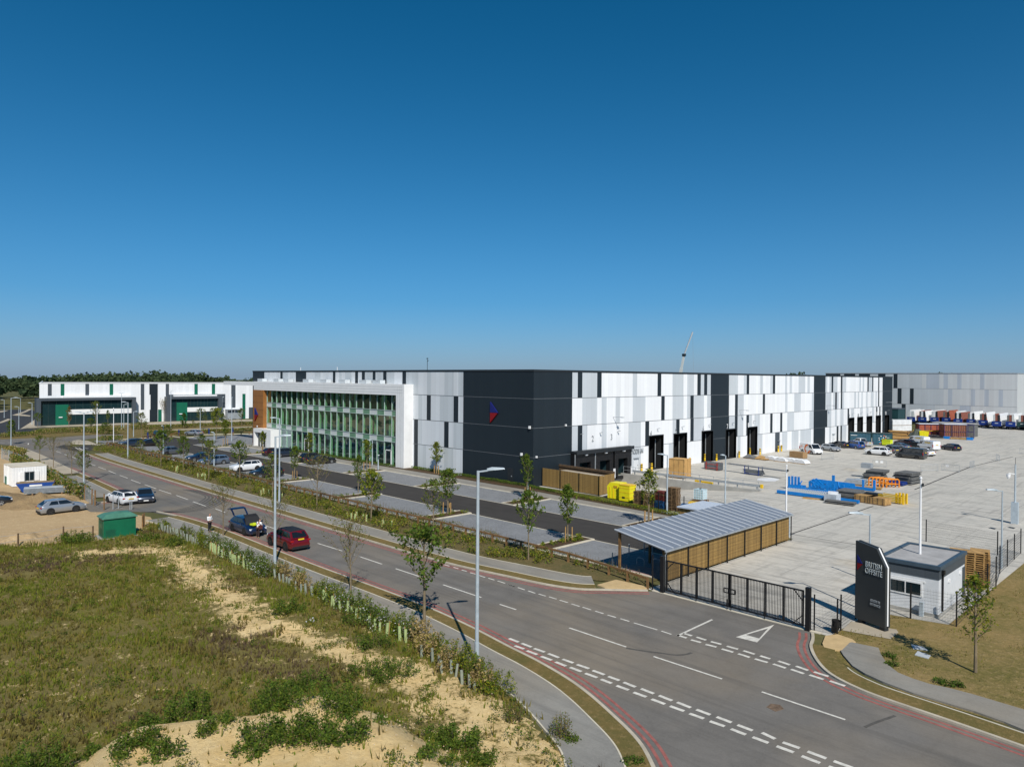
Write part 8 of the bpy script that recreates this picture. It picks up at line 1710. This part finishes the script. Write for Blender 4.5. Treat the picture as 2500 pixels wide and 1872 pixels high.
for x in NEAR_I + FAR_I:
    y0, y1 = (-24.3, -18.6) if x in NEAR_I else (-11.4, -5.5)
    for i in range(12): shrub_cloud(k, (x + GR.uniform(-.6, .6), GR.uniform(y0, y1), .1), GR.uniform(.15, .35), .4, 34, .07, 3)
tag(k.build('island_undergrowth', [M['leaf_y'], M['leaf_b'], M['leaf_a']]), kind='stuff')

# ------------------------------------------------------------------ the rough field and the sandy mound
EDGE = offset_line(SOUTH_E, -3.5)
MOUND = [(38.5, -62.7), (36.8, -61.6), (36.2, -60.2), (36.7, -58.6), (38.3, -55.8), (37.9, -53.6), (38.9, -52.6), (40.5, -51.9), (42.3, -51.7), (45.7, -51.9), (48.9, -52.2), (58, -58), (62, -80), (42, -80)]
def inside(p, poly):
    c = False; n = len(poly)
    for i in range(n):
        a, b = poly[i], poly[i - 1]
        if (a[1] > p[1]) != (b[1] > p[1]) and p[0] < (b[0] - a[0]) * (p[1] - a[1]) / (b[1] - a[1]) + a[0]: c = not c
    return c
def dseg(p, a, b):
    dx, dy = b[0] - a[0], b[1] - a[1]; t = max(0, min(1, ((p[0] - a[0]) * dx + (p[1] - a[1]) * dy) / (dx * dx + dy * dy + 1e-9)))
    return math.hypot(p[0] - a[0] - t * dx, p[1] - a[1] - t * dy)
def dpoly(p, poly, closed=True):
    return min(dseg(p, poly[i], poly[(i + 1) % len(poly)]) for i in range(len(poly) if closed else len(poly) - 1))
sstep = lambda q: 0 if q <= 0 else (1 if q >= 1 else q * q * (3 - 2 * q))
FIELD = [(-8.5, -45.2), (-7.0, -45.0)] + [p for p in EDGE if p[0] > -6.5 and p[1] > -47.5 and p[0] < 47] + [(49.2, -47.9), (51.0, -49.4), (53.0, -53.5), (54.5, -60), (54, -84), (-30, -84), (-22, -66), (-7.5, -57.6), (-3.6, -51.0), (-5.6, -47.5)]
SANDL = [[(1.36,-52.42),(2.18,-49.06),(4.15,-47.75),(8.34,-47.93),(13.90,-48.75),(18.98,-49.05),(23.01,-49.68),(26.95,-50.16)], [(24.15,-49.37),(26.62,-49.30),(29.22,-49.28),(31.28,-48.90),(33.48,-48.59),(35.42,-48.43),(36.95,-47.99),(38.58,-47.69)], [(37.87,-48.16),(39.58,-47.96),(41.70,-48.21),(43.27,-48.13),(45.05,-48.34)]]
def sandval(p):
    s = 0.0
    if inside(p, MOUND): s = 1.0 if dpoly(p, MOUND) > .25 else .8
    else:
        for ln, w_ in zip(SANDL, (2.4, 1.9, 2.6)): s = max(s, .80 * (1 - .75 * min(1, dpoly(p, ln, False) / w_)))
        if p[0] > 41: s = max(s, .42 + .05 * min(6, p[0] - 41) - .35 * max(0, min(1, (-47.2 - p[1]) * -1 + .3)))
        e = dpoly(p, FIELD); s = max(s, .36 * (1 - min(1, e / 3.0)) if p[0] < 0 else 0)
    return s
def hf(p):
    d = dpoly(p, FIELD); ins = inside(p, FIELD)
    if not ins: return -.12 * min(1, d / .2) - .01
    z = .10 * sstep(d / 1.2) + .02
    m_ = dpoly(p, MOUND) * (1 if inside(p, MOUND) else -1); z += 1.55 * sstep((m_ + 1.1) / 3.2)
    z += (.16 * noise.fractal(Vector((p[0] * .35, p[1] * .35, 0)), 1, 2, 4) + .05 * noise.fractal(Vector((p[0] * 1.7, p[1] * 1.7, 4)), 1, 2, 3)) * sstep(d / 2.0)
    return max(z, .015)
X0, X1, Y0, Y1, ST = -24.0, 57.0, -84.0, -43.6, .40
nx, ny = int((X1 - X0) / ST) + 1, int((Y1 - Y0) / ST) + 1
HT = {}; vs = []; sv = []
for i in range(nx):
    for j in range(ny):
        p = (X0 + i * ST, Y0 + j * ST); z = hf(p); HT[i, j] = z; vs.append((p[0], p[1], z)); sv.append(sandval(p))
fs = [(i * ny + j, (i + 1) * ny + j, (i + 1) * ny + j + 1, i * ny + j + 1) for i in range(nx - 1) for j in range(ny - 1) if max(HT[i, j], HT[i + 1, j], HT[i, j + 1], HT[i + 1, j + 1]) > -.1]
k = MB(); k.add(vs, fs); fo = k.build('field_ground', M['field'], None, True); struct(fo)
at = fo.data.attributes.new('sand', 'FLOAT', 'POINT'); at.data.foreach_set('value', sv)
def hq(x, y):
    i, j = int((x - X0) / ST), int((y - Y0) / ST)
    return HT.get((i, j), 0)
def sq(x, y):
    i, j = int((x - X0) / ST), int((y - Y0) / ST)
    return sv[i * ny + j] if (i, j) in HT else 0
k = MB(); ng = 0
while ng < 62000:
    x, y = GR.uniform(-24, 50), GR.uniform(-72, -44.5); z = hq(x, y)
    if z < .02: ng += .2; continue
    s = sq(x, y) + 1.3 * (noise.fractal(Vector((x * .9, y * .9, 2)), 1, 2, 3)) * .5
    if s > .45 and GR.random() < .93: ng += .05; continue
    big = noise.noise(Vector((x * .30, y * .30, 7))); mid = noise.noise(Vector((x * .9, y * .9, 1)))
    h_ = GR.uniform(.07, .26) * (1.9 if GR.random() < .08 else 1) * (1.0 + .9 * max(0, big)) * (1.7 if dpoly((x, y), FIELD) < 2.5 and GR.random() < .25 else 1)
    pm = noise.noise(Vector((x * .16, y * .22, 11))) + GR.uniform(-.35, .35); m_ = 0 if pm < -.14 else (1 if pm < .22 else (2 if pm < .55 else 3))
    if mid > .25: m_ = 0
    for b in range(2):
        a = GR.uniform(0, 6.283); w_ = GR.uniform(.015, .045); lx, ly = GR.uniform(-.12, .12), GR.uniform(-.12, .12); o = len(k.v)
        k.v += [(x - w_ * math.cos(a), y - w_ * math.sin(a), z - .02), (x + w_ * math.cos(a), y + w_ * math.sin(a), z - .02), (x + lx, y + ly, z + h_)]; k.f.append((o, o + 1, o + 2)); k.m.append(m_)
    ng += 1
tag(k.build('field_grass', [M['gr_green'], M['gr_olive'], M['gr_brown'], M['gr_purple']]), kind='stuff')
# scattered low weeds
k = MB(); n_ = 0
while n_ < 1000:
    x, y = GR.uniform(-8, 53), GR.uniform(-70, -44.8); z = hq(x, y)
    if z < .02: n_ += .3; continue
    s = sq(x, y); cl = noise.noise(Vector((x * .5, y * .5, 20)))
    if (s > .9 and GR.random() < .45) or cl < -.12: n_ += .2; continue
    r = GR.uniform(.10, .30) * (1.35 if s > .3 else 1); shrub_cloud(k, (x, y, z), r, r * GR.uniform(1.0, 2.2), int(38 + r * 110), .040, 4); n_ += 1
tag(k.build('weeds', [M['leaf_a'], M['gr_green'], M['gr_olive'], M['leaf_c']]), kind='stuff')
# stones and clods on the bare sand
k = MB()
for i in range(1700):
    x, y = GR.uniform(30, 55), GR.uniform(-66, -46)
    if sq(x, y) < .45 or hq(x, y) < .02: continue
    r = GR.uniform(.012, .05) * (1.6 if GR.random() < .06 else 1); z = hq(x, y); o = len(k.v); k.v += [(x + r * GR.uniform(.6, 1.2) * math.cos(q), y + r * GR.uniform(.6, 1.2) * math.sin(q), z - .01) for q in (0, 1.57, 3.14, 4.71)] + [(x, y, z + r * .8)]; k.f += [(o, o + 1, o + 4), (o + 1, o + 2, o + 4), (o + 2, o + 3, o + 4), (o + 3, o, o + 4)]; k.m += [GR.choice((0, 0, 1))] * 4
tag(k.build('sand_pebbles', [mat('sandy_stone', (.58, .45, .28), .9, var=.3, scale=5), mat('pale_stone', (.60, .50, .35), .9, var=.2, scale=5)]), kind='stuff')
# big leafy weeds on and round the mound, individually
def weed_bush(c, r, h_, label, mats=('leaf_c', 'leaf_a', 'leaf_d'), ls=.05, n=900, name='weed_bush', stems=16, cat='bush', grp='leafy weed clumps'):
    z = max(hq(*c), .02) - .03; t = thing(name, label, cat, (c[0], c[1], z), 0, grp); st = MB(); k = MB()
    for i in range(stems):
        a, q = GR.uniform(0, 6.283), math.sqrt(GR.random()) * r; hh = h_ * GR.uniform(.55, 1.1) * (1 - .35 * (q / r) ** 2); tip = Vector((q * 1.15 * math.cos(a), q * 1.15 * math.sin(a), hh)); b = Vector((q * .8 * math.cos(a), q * .8 * math.sin(a), 0))
        st.cyl(b, tip, .012, .005, 4, caps=False)
        for j in range(n // stems):
            f = GR.random() ** .75; p = b.lerp(tip, f); s = (.17 if r > .4 else .10) * (1.15 - f) + .03
            leaf(k, p + Vector((GR.gauss(0, s), GR.gauss(0, s), GR.gauss(0, .04))), ls * GR.uniform(.6, 1.5), min(len(mats) - 1, int(GR.random() * len(mats))), GR, .5)
    st.build('stems', M['twig'], t); k.build('leaves', [M[x] for x in mats], t)
WB = [((36.35,-62.75), 1.15, .95, 'widest dark weed bush at the bottom picture corner', 2600), ((37.69,-58.18), .75, 1.25, 'tallest dark leafy weed on the crest of the mound', 1900), ((35.64,-59.16), .55, .85, 'dark weed clump beside the tallest one on the crest', 1100), ((36.16,-58.71), .5, .6, 'low weed clump between the two crest weeds', 700), ((39.84,-55.23), .85, 1.0, 'broad weed bush on the sandy face above the picture edge', 1900), ((41.99,-54.07), .6, .95, 'upright dark weed standing alone on the bare sand', 1300), ((44.33,-55.07), .5, .8, 'weed clump below the upright dark weed', 1000),
      ((43.61,-55.83), .55, .8, 'feathery weed clump near the bottom edge of the mound', 1000), ((42.85,-56.31), .6, .9, 'tall feathery weed in the lower weed patch', 1200), ((42.07,-57.17), .6, .8, 'light weed clump at the lower weed patch margin', 1000), ((37.28,-54.62), .6, .9, 'weed clump behind the broad weed bush', 1100), ((36.22,-52.26), .8, .7, 'weed patch along the back of the mound', 1200), ((38.85,-52.76), .4, .6, 'small weed clump at the bare crest', 600), ((44.85,-50.53), .62, .75, 'round grey-green bush on the mound flank', 1300), ((44.01,-50.81), .45, .5, 'lower half of the bush pair on the mound flank', 700), ((46.41,-50.80), .5, .6, 'small bush near the tip of the mound', 800), ((37.03,-61.37), .35, .6, 'spindly weed on bare sand beside the widest bush', 450), ((39.39,-60.99), .45, .55, 'weed at the bottom edge between spindly ones', 600), ((39.48,-60.12), .42, .5, 'weed patch in the centre of the sandy face', 600), ((40.67,-59.91), .4, .5, 'ragged weed at the bottom edge of the sandy face', 500), ((40.28,-58.45), .25, .6, 'thin weed stalk on bare sand', 300), ((42.54,-57.90), .4, .6, 'weed at the bottom edge near the broad bush', 500), ((39.77,-57.68), .3, .3, 'flat weed tuft on the bare sand', 260), ((47.22,-52.97), .28, .22, 'low tuft near the bottom edge by bare sand', 220), ((46.61,-53.46), .3, .35, 'grassy tuft near the bottom edge by bare sand', 260), ((43.73,-53.35), .18, .2, 'tiny weed on the open bare sand', 140), ((45.89,-52.65), .18, .2, 'tiny weed beside the pair of low tufts', 140),
      ((33.97,-47.07), .8, .7, 'reddish green scrub at the foot of the tube row', 900), ((30.06,-45.62), .9, .8, 'green scrub between the sand strip and the tubes', 1000), ((25.51,-47.91), .8, .7, 'green scrub by the scrap of white plastic', 800), ((36.78,-49.32), 1.0, .55, 'low green scrub on the track behind the mound', 900), ((37.66,-48.39), .9, .5, 'olive scrub at the mound shoulder', 800), ((-3.88,-52.14), .9, .8, 'green bush in front of the electricity cabinet', 900), ((2.90,-46.53), .6, .8, 'green bush at the corner of the flowering row', 600), ((-0.55,-47.56), .6, .6, 'small bush beside the cabinet base', 500), ((-5.54,-52.42), .8, .7, 'dark bush at the wire fence near the cabinet', 800)]
for c, r, h_, lab, n in WB:
    col = ('leaf_a', 'leaf_c', 'leaf_b') if h_ > .0 and c[0] > 30 else ('leaf_a', 'gr_green', 'leaf_c')
    weed_bush(c, r * 1.2, h_ * 1.3, lab, col, .05 if c[0] > 30 else .065, int(n * 1.6), stems=max(8, int(34 * r)))
weed_bush((47.00,-47.00), .38, 1.15, 'tall dry brown-green bush at the edge of the footway tip', ('gr_olive', 'gr_brown', 'leaf_a'), .035, 900, stems=30); weed_bush((47.45,-46.87), .28, .4, 'small green bush beside the tall dry one', ('leaf_a', 'leaf_b'), .045, 400); weed_bush((44.82,-47.46), .4, .9, 'dry brown bush at the footway edge near the last tubes', ('gr_brown', 'gr_olive', 'leaf_a'), .04, 700, stems=24); weed_bush((50.12,-46.49), .35, .35, 'low green weed at the footway tip', ('leaf_a', 'leaf_c'), .05, 400)
for i, (c, r) in enumerate((((53.26,-28.15), .35), ((53.69,-29.27), .3), ((56.15,-29.81), .35), ((56.62,-29.68), .3))): weed_bush(c, r, .3, ('green weed at the footway edge on the lawn', 'smaller weed below it on the lawn edge', 'weed clump on the stony lawn patch', 'weed beside the stony lawn patch')[i], ('leaf_a', 'leaf_c'), .05, 300)
# the row of shrubs with tree guards along the footway
TR_ = [(16.93,-46.09),(17.17,-45.21),(17.97,-44.97),(20.55,-45.15),(21.77,-45.24),(24.03,-45.19),(24.86,-45.06),(26.18,-45.35),(27.37,-45.46),(27.99,-45.25),(28.85,-45.44),(30.46,-45.60),(31.63,-45.75),(32.91,-45.71),(33.82,-45.47),(35.04,-45.58),(36.62,-46.22),(37.14,-45.98),(38.83,-46.57),(39.11,-46.28),(41.00,-46.73),(41.61,-46.96),(42.12,-46.80)]
TL = [(5.33,-45.25),(6.48,-45.31),(7.89,-45.31),(8.78,-45.34),(9.51,-45.27),(10.40,-45.26),(11.44,-45.29),(12.77,-45.42),(13.94,-45.45),(14.78,-45.38),(15.10,-45.25)]
TU = [(-4.58,-45.43),(0.30,-45.21),(3.23,-45.28),(5.49,-45.44)]
gl_ = thing('tree_guard', 'x', 'tree guard'); k = MB(); k.cyl((0, 0, 0), (0, 0, .72), .085, .085, 10, caps=False); k.cyl((0, 0, 0), (0, 0, .70), .075, .075, 10, caps=False); k.build('tube', M['guard'], gl_); MB().bar((.10, 0, 0), (.10, 0, .85), .03, .03).build('stake', M['stake'], gl_)
g2_ = thing('old_tree_guard', 'x', 'tree guard'); k = MB(); k.cyl((0, 0, 0), (0, 0, .66), .075, .075, 10, caps=False); k.build('tube', M['oldguard'], g2_); MB().bar((.09, 0, 0), (.09, 0, .72), .03, .03).build('stake', M['oldtimber'], g2_)
gk, g2k = tree_of(gl_), tree_of(g2_); first = {0: True, 1: True}
def guard(p, old, lab, grp='plastic tree guards'):
    z = max(hq(*p), .03) - .02; src_, ks = (g2_, g2k) if old else (gl_, gk); s = GR.uniform(.85, 1.12)
    if first[old]: first[old] = False; o = src_; o.location = (p[0], p[1], z); o['label'] = lab; o['group'] = grp
    else: o = dup(src_, ks, (p[0], p[1], z), GR.uniform(0, 6), s, lab, grp)
    o.rotation_euler = (GR.uniform(-.10, .10), GR.uniform(-.10, .10), GR.uniform(0, 6))
for ln, old, lab, stp in ((TU, 1, 'grey-green tree guard tube at the corner end of the footway shrub row', .38), (TL, 0, 'pale green tree guard tube under the white-flowered shrubs opposite the blue car', .42), (TR_[1:6], 1, 'grey-green tree guard tube under straw-coloured dead shrubs by the bare tree', .55), (TR_[6:16], 0, 'pale green tree guard tube under the flowering shrubs near the broad-leaved tree', .48), (TR_[16:], 1, 'grey-green tree guard tube at the dead-shrub end of the row near the tall lamp', .50)):
    for (a, b) in zip(ln, ln[1:]):
        L_ = (Vector(b) - Vector(a)).length; n = max(1, int(L_ / stp))
        for i in range(n):
            q = Vector(a).lerp(Vector(b), (i + GR.uniform(-.2, .2)) / n); guard((q.x, q.y + GR.uniform(-.08, .08)), old, lab)
for x in [-48, -47.5, -46.8, -46.2, -45.7, -45, -37.5, -37, -36.6, -36, -35.6, -34.8, -18, -17.4, -16.9, -16.3, -15, -13.6, -12.9, 2.2, 2.9, 3.3, 3.8, 4.2, 4.6, 8.2, 8.7, 9.1]:
    guard((x + GR.uniform(-.15, .15), -29.3 + GR.uniform(-.5, .5)), 0, 'pale green tree guard tube in the roadside bed below the timber rail')
SHR = {'flower': ('leaf_a', 'leaf_b', 'leaf_a', 'leaf_c', 'leaf_b', 'leaf_a', 'leaf_b', 'leaf_w'), 'green': ('leaf_b', 'leaf_a', 'leaf_y'), 'straw': ('straw', 'straw', 'gr_olive'), 'mixed': ('leaf_b', 'leaf_o', 'leaf_a')}
allp = TU + TL + TR_; i = 0
kinds = ['green', 'mixed', 'green', 'green'] + ['flower'] * 11 + ['flower', 'mixed', 'straw', 'green', 'straw', 'green', 'flower', 'green', 'flower', 'flower', 'green', 'flower', 'flower', 'green', 'flower', 'straw', 'straw', 'green', 'straw', 'green', 'mixed', 'straw', 'green']
for p, kd in zip(allp, kinds):
    for j in range(2):
        q = (p[0] + GR.uniform(-.35, .35), p[1] + .45 + GR.uniform(-.15, .35)); i += 1
        lab = {'flower': 'white-flowered green shrub in the tube row along the footway', 'green': 'plain green shrub in the tube row along the footway', 'straw': 'dead straw-coloured shrub in the tube row along the footway', 'mixed': 'brown-green shrub in the tube row along the footway'}[kd]
        weed_bush(q, GR.uniform(.45, .75), GR.uniform(1.1, 1.7), lab, SHR[kd], .05 if kd != 'straw' else .06, 800 if kd != 'straw' else 480, 'footway_shrub', 10, 'shrub', 'shrubs in the tube row')
rag((27.91,-47.71), 'scrap of crumpled white plastic in the scrub', 'tarp'); rag((12.21,-46.95), 'crumpled white plastic lying among the weeds by the tubes', 'tarp', .3)
# lawn and verge grass
k = MB()
for i in range(14000):
    x, y = GR.uniform(50, 72), GR.uniform(-34.5, -2)
    if x < 54.3 and y > -21: continue
    if y < -27 - (x - 50) * .45 - 2 and x < 62: continue
    if noise.noise(Vector((x * .4, y * .4, 5))) < .08: continue
    if inside((x, y), [(49.97,-26.65),(50.88,-27.73),(52.73,-27.66),(54.98,-30.30),(57.55,-30.46),(59.47,-30.58),(60.28,-35.15),(52.27,-36.05),(49.25,-27.41)]) : continue
    a = GR.uniform(0, 6.283); o = len(k.v); w_ = .02; h_ = GR.uniform(.05, .16); k.v += [(x - w_ * math.cos(a), y - w_ * math.sin(a), .02), (x + w_ * math.cos(a), y + w_ * math.sin(a), .02), (x + GR.uniform(-.06, .06), y + GR.uniform(-.06, .06), .02 + h_)]; k.f.append((o, o + 1, o + 2)); k.m.append(GR.choice((0, 1, 1, 2)))
tag(k.build('lawn_grass', [M['gr_green'], M['gr_olive'], M['gr_brown']]), kind='stuff')
